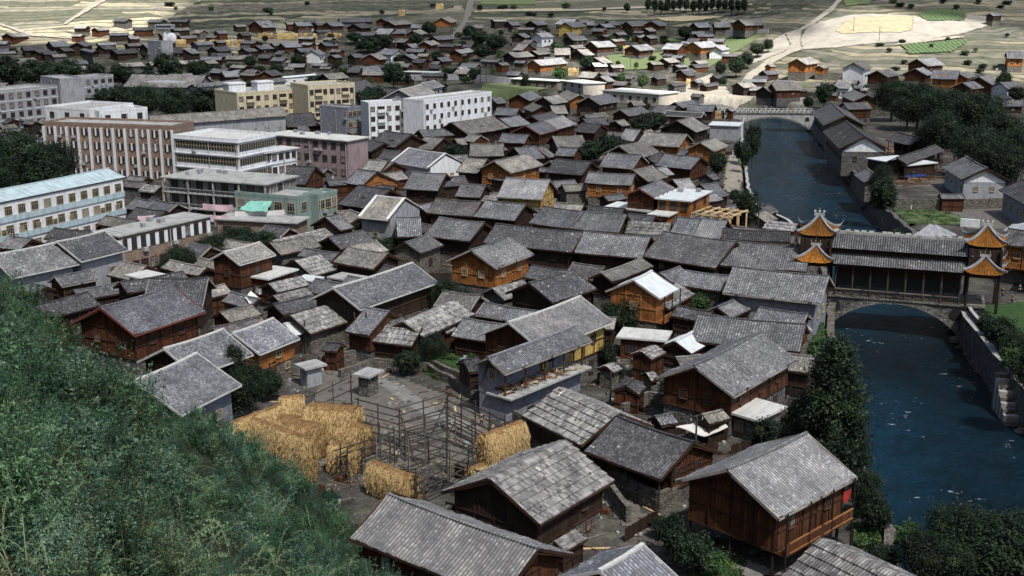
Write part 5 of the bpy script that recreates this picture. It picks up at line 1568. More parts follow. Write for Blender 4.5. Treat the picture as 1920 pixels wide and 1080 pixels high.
# (u, top, bottom, width, kind)
for a in [(40,236,350,130,'big'),(110,255,345,90,'big'),(-10,280,370,100,'big'),(85,300,372,80,'round'),
          (200,163,200,55,'round'),(232,158,212,70,'round'),(275,152,222,80,'big'),(330,156,224,80,'big'),(385,160,218,75,'round'),(415,178,215,40,'round'),
          (20,105,160,60,'round'),(60,110,160,60,'round'),(100,112,158,60,'round'),(130,108,150,50,'round'),(230,118,160,50,'round'),(312,95,142,50,'round'),(370,110,145,40,'round'),(180,115,150,40,'round'),
          (338,455,520,70,'big'),(400,435,490,70,'big'),(450,418,480,90,'big'),(495,430,478,60,'round'),(320,480,530,50,'round'),
          (688,405,450,55,'round'),(715,410,455,55,'round'),(680,435,478,50,'round'),(715,445,478,60,'round'),(737,440,475,35,'round'),
          (832,257,295,50,'round'),(862,268,302,40,'round'),(550,275,300,30,'round'),
          (738,113,160,42,'round'),(765,135,160,14,'tall'),(690,165,205,50,'round'),(700,160,200,60,'round'),(887,128,152,20,'round'),(835,135,155,10,'tall'),
          (1105,262,304,60,'round'),(1145,248,300,70,'round'),(1170,258,296,40,'round'),(1200,218,250,50,'round'),(1225,208,246,60,'round'),(1208,185,210,25,'round'),(1130,195,215,22,'round'),
          (1410,226,300,34,'round'),(1396,262,315,24,'round'),(1360,225,245,30,'round'),(1345,280,330,35,'round'),(1400,350,425,45,'round'),(1385,262,300,26,'round'),
          (1545,152,196,36,'round'),(1515,178,202,20,'round'),
          (1650,300,378,52,'big'),(1655,330,400,50,'round'),
          (1672,142,215,75,'big'),(1720,148,230,95,'big'),(1775,160,250,110,'big'),(1830,165,262,110,'big'),(1700,175,235,70,'big'),(1880,205,300,110,'big'),(1760,200,290,90,'big'),(1820,230,320,100,'big'),(1870,260,345,100,'big'),(1905,230,330,90,'big'),(1740,225,285,60,'round'),
          (800,520,575,60,'round'),(840,512,590,70,'big'),(870,535,600,50,'round'),(775,545,590,40,'round'),
          (1150,560,620,50,'round'),(1190,530,612,75,'big'),(1225,545,600,50,'round'),(1180,575,625,50,'round'),
          (1040,588,622,48,'round'),(812,615,680,58,'big'),(765,655,700,55,'round'),(1310,550,590,45,'green'),
          (440,638,720,45,'round'),(470,665,770,70,'big'),(505,690,745,50,'round'),(430,700,780,60,'round'),
          (1140,640,690,35,'round'),(1225,625,660,60,'round'),(1160,680,715,30,'round'),(1270,595,620,40,'round'),
          (1553,630,880,150,'cone'),(1515,720,870,110,'big'),(1592,770,900,80,'big'),(1535,625,700,60,'green'),(1480,790,880,90,'round'),(1440,780,835,60,'round'),
          (1620,870,960,70,'big'),(1640,930,1000,60,'round'),
          (1800,930,1060,150,'big'),(1880,960,1120,150,'big'),(1730,985,1100,110,'big'),(1700,975,1040,60,'green'),(1650,1010,1070,70,'round'),(1860,1040,1180,200,'big'),(1790,1040,1150,130,'big'),
          (1872,590,650,60,'round'),(1905,610,690,70,'big'),(1850,585,625,40,'round'),(1930,640,740,80,'big'),(1895,640,700,50,'green'),(1735,455,492,40,'round'),(1680,430,470,40,'green'),(1262,955,1040,60,'round'),(1300,990,1070,80,'round'),(1340,1030,1085,60,'green'),(1240,970,1010,40,'round'),
          (900,8,20,12,'tall'),(1175,5,22,14,'round'),(780,60,85,28,'round'),(665,60,80,35,'round'),(690,68,95,45,'round'),(720,62,90,40,'round'),(805,40,65,30,'round'),(880,45,70,30,'round'),(900,55,85,40,'round'),(930,62,95,45,'round'),(905,82,110,35,'round'),(1285,48,72,30,'round'),(1100,102,128,28,'round'),(1205,138,165,26,'green'),(1165,135,160,20,'green'),(1380,105,140,36,'round'),(1400,95,125,30,'round'),(1420,80,105,30,'round'),(1355,142,160,16,'round'),(1050,125,150,36,'green'),(1350,115,140,22,'round'),(1440,72,96,20,'round'),
          (985,138,160,14,'round'),(1880,130,175,30,'round'),(1905,160,190,40,'round'),(520,120,140,30,'round'),(560,100,125,30,'round'),(590,140,160,30,'round'),(485,148,168,50,'round'),(620,75,95,25,'round'),(750,100,120,30,'round'),(820,95,115,30,'round'),
          (470,105,125,30,'round'),(400,120,140,35,'round'),(280,130,150,30,'round')]:
    tree(*a)
for i, u in enumerate(range(1215, 1405, 12)):
    tree(u, -6+(i*7 % 5), 20+(i*5 % 6), 13, 'tall' if i % 3 else 'round', f'{ORD[i+1]} from the left of the tree row on the top slope', 'tree row on the top slope')
random.seed(21)
for i in range(170):                                            # dark bushes and small trees filling the far quarters
    u = random.uniform(0, 1300); v = random.uniform(62, 165) if u < 900 else random.uniform(60, 140)
    if u < 480: v = random.uniform(95, 150)
    p = on_ground(u, v+4)
    if any(math.hypot(p.x-a, p.y-b) < r+1.0 for a, b, r in PLACED): continue
    tree(u, v-random.uniform(5, 11), v+4, random.uniform(9, 24), random.choice(['round', 'round', 'round', 'green']), None, 'dark bushes between the far houses', 'bush')
for i in range(60):                                             # scrub dotted over the dim slopes and the gardens
    u, v = random.choice([(random.uniform(300, 860), random.uniform(4, 36)), (random.uniform(900, 1500), random.uniform(2, 34)), (random.uniform(1120, 1400), random.uniform(60, 150)), (random.uniform(1650, 1900), random.uniform(0, 14)), (random.uniform(1640, 1900), random.uniform(60, 130)), (random.uniform(1560, 1900), random.uniform(92, 140)), (random.uniform(480, 900), random.uniform(85, 150))])
    tree(u, v-random.uniform(1, 5), v+4, random.uniform(8, 22), random.choice(['round', 'round', 'green']), None, 'scattered scrub on the valley sides', 'bush')
# ------------------------------------------------------------------ drying racks and hanging straw
def rack(label, A_, B_, h_, n, rails=5):
    h_ *= .8; a, b = at_z(*A_, h_), at_z(*B_, h_); a.z = b.z = 0
    d = b-a; L_ = d.length; root = empty('drying_rack', a, math.atan2(d.y, d.x)); tag(root, label, 'drying rack', 'wooden grain drying racks in the yard')
    for i in range(n):
        m_ = MB(); x = L_*i/(n-1); m_.tube((x, 0, -.5), (x+random.uniform(-.15, .15), random.uniform(-.1, .1), h_+random.uniform(.1, .7)), .095, .07, 'pole', 6); m_.build('post', root)
    for i in range(rails):
        m_ = MB(); z = h_*(.22+.76*i/(rails-1)); m_.tube((-.5, .11, z+random.uniform(-.1, .1)), (L_+.5, .11, z+random.uniform(-.1, .1)), .075, .065, 'pole', 5); m_.build('rail', root)
    for s in (0,):
        m_ = MB(); x = L_*s/(n-1); m_.tube((x, 0, h_*.8), (x+random.uniform(-.4, .4), -2.0, 0), .07, .06, 'pole', 5); m_.build('brace', root)
    return root
T = lambda x, y: (620+x/5.047, 680+y/5.047)
rack('empty pole rack just right of the large straw mass', T(255, 345), T(640, 450), 5.2, 3)
rack('empty pole rack rising from the middle post to the tall right post', T(660, 420), T(1100, 290), 5.6, 3)
rack('empty pole rack from the tall post towards the two standing people', T(1100, 280), T(1650, 545), 5.6, 5)
rack('low empty pole rack at the left with three posts', T(80, 812), T(560, 660), 4.2, 3, 4)
rack('low empty pole rack in the middle of the dark yard', T(700, 640), T(1300, 800), 4.2, 4, 4)
rack('nearest empty pole rack ending at the right straw bundle', T(810, 1050), T(1430, 745), 4.6, 3, 4)
rack('far empty pole rack leading up to the gate hut', T(-150, 300), T(190, 140), 4.8, 3, 3)
rack('cross rack behind the small straw bundle', T(150, 850), T(430, 760), 3.6, 3, 4)
rack('back empty pole rack beside the garden path', T(700, 570), T(1100, 470), 4.4, 3, 4)
rack('inner empty pole rack over the dark soil', T(740, 760), T(1100, 640), 4.0, 3, 4)
def straw(label, A_, B_, h_, thick=1.0, z0=.3, shaded=.5):
    a, b = at_z(*A_, h_), at_z(*B_, h_); a.z = b.z = 0
    d = b-a; L_ = d.length; root = empty('straw_stack', a, math.atan2(d.y, d.x)); tag(root, label, 'straw', 'straw hung on the drying racks')
    m_ = MB(); nu = max(6, int(L_/.25)); nv = 12; prof = [(-.5, 0), (-.62, .3), (-.66, .55), (-.6, .8), (-.42, .96), (0, 1.03), (.42, .96), (.6, .8), (.66, .5), (.6, .2), (.5, 0)]
    def fn(i, j):
        y, z = prof[j]; u = L_*i/nu; q = noise.noise(Vector((u*1.1, z*h_*1.3, thick*3)))
        q += .7*noise.noise(Vector((u*2.6, z*h_*3, thick)))
        return (u+.1*q, y*thick*(1+.45*q), z0+(h_-z0)*(z*(1+.04*noise.noise(Vector((u*.9, 4, 2)))) - (0 if z > .02 else .05*q))), (u*2, z*h_)
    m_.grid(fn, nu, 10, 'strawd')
    for i in (0, nu):
        m_.face([m_.v[j*(nu+1)+i] for j in range(11)][::(1 if i else -1)], 'strawd')
    m_.build('bundle_core', root, smooth=True)
    # loose stalks
    n = int(L_*h_*520); r = np.random.default_rng(int(A_[0])); 
    u = r.uniform(0, L_, n); zz = r.uniform(.02, 1, n); side = np.where(r.random(n) < .72, -1, 1)
    yw = np.interp(zz, [0, .3, .55, .8, .96, 1.03], [.5, .62, .66, .6, .42, .05])*thick*side*r.uniform(.9, 1.38, n)
    z = z0+(h_-z0)*zz
    ne = n//5; u[:ne] = np.where(r.random(ne) < .5, r.uniform(-.22, .1, ne), L_+r.uniform(-.1, .22, ne)); yw[:ne] *= r.uniform(-1, 1, ne)
    row = np.floor(z/.62)*.62
    ctr = np.stack([u, yw, z], 1); ln = r.uniform(.15, .5, n)[:, None]
    d_ = np.stack([r.normal(0, .35, n), side*r.uniform(.1, .8, n), -np.ones(n)], 1); d_ /= np.linalg.norm(d_, axis=1)[:, None]
    wv = np.stack([np.ones(n), r.normal(0, .3, n), r.normal(0, .2, n)], 1)*.018
    bulge = (.10*(1-((z-row)/.62)))[:, None]*np.stack([np.zeros(n), side, np.zeros(n)], 1); ctr = ctr+bulge
    V = np.stack([ctr-wv, ctr+wv, ctr+wv*.6+d_*ln, ctr-wv*.6+d_*ln], 1).reshape(-1, 3)
    mi_ = (r.random(n) < shaded*(1.15-zz)).astype(int)  # stalks in the painted shade colour, more of them low down
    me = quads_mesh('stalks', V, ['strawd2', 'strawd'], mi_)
    put('stalks', me, root)
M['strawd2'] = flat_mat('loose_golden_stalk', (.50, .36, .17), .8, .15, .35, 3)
straw('long straw wall at the left with its ridge rising to the right', (404, 802), (527, 757), 4.6)
straw('straw wall branching forward from the long left straw wall', (474, 783), (582, 822), 4.6)
straw('tall narrow straw column at the back of the straw group', (527, 744), (566, 741), 5.2, 1.3)
straw('large bulging straw mass in the middle of the racks', (580, 757), (668, 765), 4.6, 2.6, shaded=.8)
straw('second layer of the large straw mass', (590, 780), (684, 800), 3.4, 2.2, shaded=.9)
straw('small separate straw wall at the bottom of the yard', (699, 863), (777, 893), 3.2, 1.1)
straw('rectangular straw wall at the right end of the racks', (905, 815), (978, 789), 4.4, 1.2)
straw('low straw remains at the bottom left behind the bushes', (388, 868), (440, 850), 2.4, 1.4)
straw('low loose straw near the right rack foot', (880, 876), (905, 868), 1.6, 1.0)
straw('straw remains on the low rack left of the small straw wall', (624, 828), (668, 838), 3.0, 1.2)
straw('bulging straw layer between the left straw wall and big mass', (520, 775), (590, 800), 3.8, 2.6, shaded=.6)
straw('dull yellow straw under the left straw walls', (405, 850), (480, 840), 2.2, 2.2)
rack('pole rack crossing behind the right straw wall', T(1180, 500), T(1500, 640), 4.4, 3, 4)
rack('short pole rack left of the white shirted person', T(330, 560), T(600, 640), 4.4, 3, 4)
rs = np.random.default_rng(5); lv = []
for q in range(2600):
    u, v = rs.uniform(400, 1010), rs.uniform(790, 930); p = at_z(u, v, 0)
    if noise.noise(Vector((p.x*.3, p.y*.3, 2))) < -.02: continue
    a = rs.uniform(0, 6.28); d_ = Vector((math.cos(a), math.sin(a), 0))*rs.uniform(.1, .35); w2 = Vector((-d_.y, d_.x, 0)).normalized()*.02; c = Vector((p.x, p.y, .12+rs.uniform(0, .1)))
    lv += [c-w2, c+w2, c+d_+w2, c+d_-w2]
o = bpy.data.objects.new('straw_litter', quads_mesh('straw_litter', np.array([tuple(x) for x in lv]), 'strawd2')); COL.objects.link(o); tag(o, 'loose straw scattered on the ground of the rack yard', 'straw', kind='stuff')
# far straw racks on the slope under the top row of houses
M['strawm'] = flat_mat('dull_straw', (.30, .21, .10), .9, .1, .6, .6)
for i, (u0, u1, v) in enumerate([(484, 515, 58), (520, 560, 60), (562, 578, 60), (588, 600, 60), (604, 640, 58), (372, 384, 74), (394, 408, 74), (415, 435, 72), (440, 462, 72), (818, 832, 3), (748, 760, 16), (330, 352, 74), (1168, 1180, 86), (1286, 1294, 146), (1065, 1085, 128), (638, 650, 152), (1340, 1352, 208)]):
    p = on_ground(u0, v+14); q = on_ground(u1, v+14); q = Vector((q.x, p.y, q.z)); h_ = random.uniform(2.4, 3.6)
    root = empty('straw_stack', p, 0); tag(root, None, 'straw', 'far straw stacks'); AUTO.append((root, 'small far straw stack', (u0+u1)/2, v+6))
    L_ = max(1.5, (q-p).length); m_ = MB(); nu = 8
    def fn(i_, j):
        y, z = [(-.6, 0), (-.7, .5), (-.5, .9), (0, 1.02), (.5, .9), (.7, .5), (.6, 0)][j]; u = L_*i_/nu; qn = noise.noise(Vector((u*1.1, z*3, i*3.3)))
        return (u+.4*qn, y*1.3*(1+.6*qn), h_*z*(1+.3*qn)), (u, z*h_)
    m_.grid(fn, nu, 6, 'straw' if i % 2 else 'strawm'); m_.build('bundle', root)
    m_ = MB()
    for x in (0, L_): m_.tube((x, 0, -.5), (x, 0, h_+.8), .1, .1, 'pole', 5)
    m_.build('posts', root)
# ------------------------------------------------------------------ the bushy hillside in the foreground
def hill_points(n, seed, ymin=0):
    r = np.random.default_rng(seed); out = []
    while len(out) < n:
        u = r.uniform(-120, 900); v = r.uniform(540, 1250)
        x, f, d = ray(u, v)
        den = d - .529*f - .613*x
        t = 9/f; Y = f*t; X = x*t
        for q_ in range(420):                      # march along the ray down to the bumpy slope
            if CZ-d*t < hill_z(x*t, f*t): break
            t += .5/f
        Y = f*t; X = x*t
        if Y > 175 or Y < max(6, ymin): continue
        z = hill_z(X, Y)
        if z < -1.6: continue
        out.append((X, Y, z, r.random(), u, v))
    return out
def shrub_arrays(seed, nst, nl, ht=1.7, arch=.9, leaf=.035):
    r = np.random.default_rng(seed); LV = []; SV = []
    for _ in range(nst):
        a = r.uniform(0, 6.28); lean = r.uniform(.1, arch); hh = ht*r.uniform(.55, 1.15); b = r.normal(0, .35, 2)
        tt = np.linspace(0, 1, 7)
        px = b[0]+math.cos(a)*lean*tt**1.7*hh*.8; py = b[1]+math.sin(a)*lean*tt**1.7*hh*.8; pz = hh*(tt-.28*lean*tt**3)
        P = np.stack([px, py, pz], 1)
        side = np.array([-math.sin(a), math.cos(a), 0])*.006
        for i in range(6):
            w0, w1 = (1.3-tt[i])*side, (1.3-tt[i+1])*side
            SV += [P[i]-w0, P[i]+w0, P[i+1]+w1, P[i+1]-w1]
        q = r.uniform(.12, 1, nl); c = np.stack([np.interp(q, tt, P[:, k]) for k in range(3)], 1)+r.normal(0, .04, (nl, 3))*(1.3-q)[:, None]*1.7
        nn = r.normal(size=(nl, 3))+np.array([0, 0, .5]); t1 = r.normal(size=(nl, 3)); t1 /= np.linalg.norm(t1, axis=1)[:, None]
        t2 = np.cross(nn, t1); t2 /= np.linalg.norm(t2, axis=1)[:, None]
        s = leaf*r.uniform(.5, 1.4, nl)[:, None]
        LV.append(np.stack([c, c+t1*s+t2*s*.42, c+t1*s*2.1, c+t1*s-t2*s*.42], 1).reshape(-1, 3))
    return np.concatenate(LV), np.array(SV)
PROT = [shrub_arrays(9, 16, 90, ht=2.8, arch=.5, leaf=.036)]+[shrub_arrays(i, 26, 85, ht=h_, arch=a_, leaf=l_) for i, (h_, a_, l_) in enumerate([(1.7, .8, .036), (1.2, 1.0, .034), (2.1, .9, .036), (1.3, .6, .058)])]
pts = hill_points(620, 3)+hill_points(620, 13, 62)
GV = {0: [], 1: [], 2: [], 3: []}; GS = []
rr = np.random.default_rng(4)
for (X, Y, z, q, u, v) in pts:
    k = int(rr.integers(0, 5)); near = Y < 22
    if near and rr.random() < .25: continue
    s = rr.uniform(.7, 1.35)*(1.0 if Y > 20 else .7); a = rr.uniform(0, 6.28); ca, sa = math.cos(a), math.sin(a)
    s *= max(.72, 1.0+1.1*noise.noise(Vector((X*.2, Y*.2, 5))))
    if u < 300 and v < 860: s *= 1.35
    if u > 330: s = min(s, .8)
    if Y < 60 and noise.noise(Vector((X*.3, Y*.3, 12))) < .0: continue
    R_ = np.array([[ca, -sa, 0], [sa, ca, 0], [0, 0, 1]]); off = np.array([X, Y, z-.15])
    L_, S_ = PROT[k]
    if Y > 45:
        sel = (rr.random(len(L_)//4) < .4).repeat(4); L_ = L_[sel].reshape(-1, 4, 3); c_ = L_.mean(1, keepdims=True); L_ = ((L_-c_)*1.7+c_).reshape(-1, 3)
    tone = noise.noise(Vector((X*.16, Y*.16, 2)))+.25*rr.normal()
    mi = 0 if tone > .1 else (1 if tone > -.32 else 2)
    GV[mi].append((L_*s) @ R_.T+off); GS.append((S_*s) @ R_.T+off)
M['lb0'] = leaf_mat('bush_leaves_green', (.004, .015, .010), (.034, .088, .042), (.19, .30, .15), .5)
M['lb1'] = leaf_mat('bush_leaves_grey_green', (.005, .018, .014), (.045, .105, .07), (.24, .35, .25), .5)
M['lb2'] = leaf_mat('bush_leaves_olive', (.004, .010, .005), (.028, .05, .022), (.15, .19, .09), .5)
allV = np.concatenate([np.concatenate(GV[k]) for k in (0, 1, 2) if GV[k]]); idx = np.concatenate([np.full(sum(len(a) for a in GV[k])//4, k) for k in (0, 1, 2) if GV[k]])
SVv = np.concatenate(GS); allV = np.concatenate([allV, SVv]); idx = np.concatenate([idx, np.full(len(SVv)//4, 3)])
o = bpy.data.objects.new('hillside_undergrowth', quads_mesh('hillside_undergrowth', allV, ['lb0', 'lb1', 'lb2', 'stem'], idx)); COL.objects.link(o)
tag(o, 'tangled grey-green bushes covering the foreground hillside', 'undergrowth', kind='stuff')
# leafy sprays arching out of the bushes
def sprays():
    m1, m2 = [], []; r = np.random.default_rng(19)
    for (X, Y, z, q, u, v) in hill_points(520, 23, 16):
        a = r.uniform(0, 6.28); l = r.uniform(1.2, 3.0)*(1 if Y > 30 else .7); tt = np.linspace(0, 1, 8)
        P = np.stack([X+math.cos(a)*l*tt*.8, Y+math.sin(a)*l*tt*.5, z+.3+l*(tt*1.25-.7*tt*tt)], 1)
        sd_ = np.array([-math.sin(a), math.cos(a), 0])*.010
        for i in range(7): m2 += [P[i]-sd_, P[i]+sd_, P[i+1]+sd_*.7, P[i+1]-sd_*.7]
        n = int(26*l); qq = r.uniform(.15, 1, n); c = np.stack([np.interp(qq, tt, P[:, k]) for k in range(3)], 1)
        s1 = np.where(np.arange(n) % 2, 1, -1)[:, None]; t1 = np.array([-math.sin(a), math.cos(a), .4])*s1+r.normal(0, .45, (n, 3)); t1 /= np.linalg.norm(t1, axis=1)[:, None]
        t2 = np.cross(t1, r.normal(size=(n, 3))); t2 /= np.linalg.norm(t2, axis=1)[:, None]; s = (.05 if Y > 30 else .035)*r.uniform(.6, 1.3, n)[:, None]
        m1.append(np.stack([c, c+t1*s+t2*s*.4, c+t1*s*2.2, c+t1*s-t2*s*.4], 1).reshape(-1, 3))
    L1 = np.concatenate(m1); L2 = np.array(m2); M['spray'] = leaf_mat('spray_leaves', (.035, .075, .034), (.085, .155, .075), (.26, .34, .18), .4)
    o = bpy.data.objects.new('leafy_sprays', quads_mesh('leafy_sprays', np.concatenate([L1, L2]), ['spray', 'cane'], np.concatenate([np.zeros(len(L1)//4), np.ones(len(L2)//4)]))); COL.objects.link(o)
    tag(o, 'long leafy sprays rising from the foreground bushes', 'undergrowth', kind='stuff')
sprays()
# long pale arching canes
m_ = MB(); pts = hill_points(110, 8, 28)
for (X, Y, z, q, u, v) in pts:
    a = rr.uniform(0, 6.28); l = rr.uniform(1.4, 2.6); pr = None
    for i in range(8):
        t_ = i/7; p = Vector((X+math.cos(a)*l*t_*.9, Y+math.sin(a)*l*t_*.5, z+l*(t_*1.1-.75*t_*t_)))
        if pr is not None: m_.tube(pr, p, .011*(1.2-t_)+.003, .011*(1.1-t_)+.003, 'cane', 4)
        pr = p
tag(m_.build('dry_canes'), 'pale dry canes arching out of the foreground bushes', 'canes', kind='stuff')
# ------------------------------------------------------------------ garden greens (ground cover)
def ground_cover(label, px, n, kind='leafG', hgt=.5, leaf=.12):
    P = [tuple(on_ground(u, v).xy) for u, v in px]; x0, x1 = min(p[0] for p in P), max(p[0] for p in P); y0, y1 = min(p[1] for p in P), max(p[1] for p in P)
    r = np.random.default_rng(int(px[0][0])); C = []
    while len(C) < n:
        x, y = r.uniform(x0, x1), r.uniform(y0, y1)
        if inpoly(x, y, P) and noise.noise(Vector((x*.35, y*.35, 1))) > -.25: C.append((x, y, ground_z(x, y)+r.uniform(0, hgt)*(.6+noise.noise(Vector((x*.5, y*.5, 6))))))
    C = np.array(C); t1 = r.normal(size=(n, 3)); t1 /= np.linalg.norm(t1, axis=1)[:, None]; t2 = np.cross(t1, r.normal(size=(n, 3))+[0, 0, 1]); t2 /= np.linalg.norm(t2, axis=1)[:, None]
    s = leaf*r.uniform(.5, 1.4, n)[:, None]
    V = np.stack([C-t1*s, C-t2*s*.6, C+t1*s, C+t2*s*.6], 1).reshape(-1, 3)
    o = bpy.data.objects.new('garden_greens', quads_mesh('garden_greens', V, kind)); COL.objects.link(o); tag(o, label, 'plants', kind='stuff')
ground_cover('leafy vegetable garden between the centre houses and the racks', gr(480,540,4, 1230,540, 1550,440, 1660,520, 1620,740, 1350,700, 1240,630), 12000, hgt=.9)
ground_cover('rough grass behind the covered bridge', gr(1440,270,4, 860,495, 1300,500, 1560,590, 1400,610, 1000,600, 900,560), 9000, hgt=.35, leaf=.15)
ground_cover('weeds along the overgrown river bank by the stilted house', [(1600,950),(1660,930),(1720,1000),(1690,1075),(1600,1070)], 9000, hgt=.8)
ground_cover('weeds on the left bank under the covered bridge', [(1520,600),(1562,600),(1560,690),(1530,700)], 5000, hgt=.8)
ground_cover('yellowish weeds below the shingled foreground house', [(1330,1000),(1400,1060),(1380,1110),(1290,1080)], 5000, hgt=.4)
# ------------------------------------------------------------------ rubble, logs, planks
for i in range(150):
    u, v, wh = random.choice([(random.uniform(600, 780), random.uniform(655, 735), 'on the rubble bank above the drying racks'), (random.uniform(730, 1000), random.uniform(690, 800), 'on the rubble strip beside the rack yard'),
                          (random.uniform(1100, 1250), random.uniform(690, 770), 'on the stony slope left of the wide gabled house'), (random.uniform(1190, 1420), random.uniform(990, 1070), 'on the lane by the stilted house')])
    p = on_ground(u, v); s = random.uniform(.12, .42)
    o = put('rock', random.choice(ROCK), None, (p.x, p.y, p.z+s*.2), random.uniform(0, 6), (s, s, s)); tag(o, None, 'rock', 'loose stones '+wh); AUTO.append((o, 'small loose stone', *proj(p)))
def plank_mesh(L_, r_, k='O', sq=False):
    m_ = MB()
    if sq: m_.box(Vector((0, 0, 0)), (L_, r_*2.2, r_*.7), k)
    else: m_.tube((-L_/2, 0, 0), (L_/2, 0, 0), r_, r_*.85, k, 7)
    o = m_.build('log'); me = o.data; bpy.data.objects.remove(o); return me
M['cut'] = wood_mat('cut_log', (.30, .15, .08), (.42, .25, .14), 5)
LOG = [plank_mesh(5, .17, 'cut'), plank_mesh(4, .13, 'cut'), plank_mesh(4.5, .12, 'cut', True)]
def logs(px, n, layers, label, group, zr=(-.2, .2), mesh=LOG, sc_=1, jit=1.0):
    P = [on_ground(u, v) for u, v in px]
    for i in range(n):
        a = random.random(); p = P[0].lerp(P[1], a); q = P[3].lerp(P[2], a); p = p.lerp(q, random.random())
        o = put('log', random.choice(mesh), None, (p.x, p.y, p.z+.15+.3*(i % layers)), random.uniform(*zr), (sc_,)*3); tag(o, None, 'log', group); AUTO.append((o, label, *proj(p)))
logs([(1685, 325), (1760, 322), (1758, 348), (1690, 350)], 46, 4, 'cut log', 'logs in the timber yard', (-.4, .4))
logs([(1815, 366), (1882, 362), (1882, 362), (1815, 366)], 30, 6, 'stacked log', 'logs stacked behind the yard wall', (-.08, .08))
logs([(1646, 270), (1675, 275), (1675, 290), (1650, 290)], 16, 3, 'orange plank', 'planks beside the warehouse', (-.3, .3), [LOG[2]], .9)
LOGS2 = [plank_mesh(2.2, .07, 'pole'), plank_mesh(1.6, .06, 'pole'), plank_mesh(1.8, .08, 'pole', True)]
logs([(1015, 497), (1085, 492), (1080, 515), (1010, 520)], 40, 4, 'grey firewood stick', 'sticks of the firewood heap', (0, 3), LOGS2, 1)
logs([(1300, 985), (1400, 1010), (1430, 1050), (1330, 1060)], 16, 2, 'old fallen beam', 'beams under the stilted house', (-1, 1), LOGS2, 1.3)
# ------------------------------------------------------------------ blue truck
def truck(p, rz):
    root = empty('truck', p, rz); tag(root, 'small dark blue truck parked among the cut logs', 'truck')
    M['blue'] = flat_mat('blue_paint', (.03, .06, .22), .4, .5, .15)
    m_ = MB(); m_.box(Vector((0, 0, .75)), (5.0, 1.1, .25), 'blk'); m_.build('chassis', root)
    m_ = MB(); m_.prism([(-.2, -.95), (1.2, -.95), (1.2, .95), (-.2, .95)], .85, 1.55, 'blue')
    for y0, y1 in ((-.9, .9),):
        A_ = [(-.15, y0, 1.55), (1.15, y0, 1.55), (.95, y0+.05, 2.3), (-.1, y0+.05, 2.3)]; B_ = [(x, -y, z) for x, y, z in A_]
        m_.face(A_, 'glass'); m_.face(B_[::-1], 'glass'); m_.face([A_[1], B_[1], B_[2], A_[2]], 'glass'); m_.face([A_[3], A_[2], B_[2], B_[3]], 'blue'); m_.face([A_[0], A_[3], B_[3], B_[0]], 'blue')
    m_.build('cab', root)
    m_ = MB(); m_.prism([(1.2, -.6), (2.4, -.5), (2.4, .5), (1.2, .6)], .8, 1.5, 'blue'); m_.box(Vector((2.42, 0, 1.1)), (.05, .8, .5), 'blk'); m_.build('hood', root)
    m_ = MB()
    for y in (-.85, .85):
        m_.box(Vector((1.85, y, 1.05)), (1.1, .35, .1), 'blue')
    m_.build('fenders', root)
    m_ = MB(); m_.box(Vector((-1.55, 0, 1.05)), (2.6, 2.0, .1), 'blue')
    for y in (-1, 1): m_.box(Vector((-1.55, y, 1.35)), (2.6, .06, .55), 'blue')
    for x in (-2.85, -.25): m_.box(Vector((x, 0, 1.35)), (.06, 2, .55), 'blue')
    m_.build('cargo_bed', root)
    for x in (1.85, -1.7):
        for y in (-.85, .85):
            w_ = MB(); w_.tube((x, y-.13, .45), (x, y+.13, .45), .45, .45, 'blk', 14); wo = w_.build('wheel', root)
            r_ = MB(); r_.tube((x, y-.15, .45), (x, y+.15, .45), .2, .2, 'G', 10); r_.build('rim', wo)
    for y in (-.5, .5):
        l_ = MB(); l_.tube((2.42, y, 1.25), (2.5, y, 1.25), .12, .12, 'P', 8); l_.build('headlight', root)
truck(on_ground(1711, 339), math.radians(200))
# white tank and cart by the yard wall
root = empty('tank', on_ground(1707, 394)); tag(root, 'short white drum standing against the pale yard wall', 'drum')
m_ = MB(); m_.tube((0, 0, 0), (0, 0, 1.15), .75, .75, 'P', 16); m_.build('barrel', root); m_ = MB(); m_.tube((0, 0, 1.15), (0, 0, 1.22), .78, .7, 'concl', 16); m_.build('lid', root)
root = empty('cart', on_ground(1741, 391)); tag(root, 'dark two wheeled cart leaning by the pale yard wall', 'cart')
m_ = MB(); m_.box(Vector((0, 0, .8)), (2.2, 1.2, .35), 'D'); m_.build('bed', root)
for y in (-.75, .75):
    w_ = MB()
    for i in range(14):
        a, b_ = 6.283*i/14, 6.283*(i+1)/14; w_.beam((.55*math.cos(a), y, .6+.55*math.sin(a)), (.55*math.cos(b_), y, .6+.55*math.sin(b_)), .08, 'blk')
        if i % 2: w_.beam((0, y, .6), (.5*math.cos(a), y, .6+.5*math.sin(a)), .04, 'pole')
    w_.build('wheel', root)
m_ = MB(); m_.beam((1.1, -.4, .8), (2.8, -.4, .5), .08, 'pole'); m_.beam((1.1, .4, .8), (2.8, .4, .5), .08, 'pole'); m_.build('shafts', root)
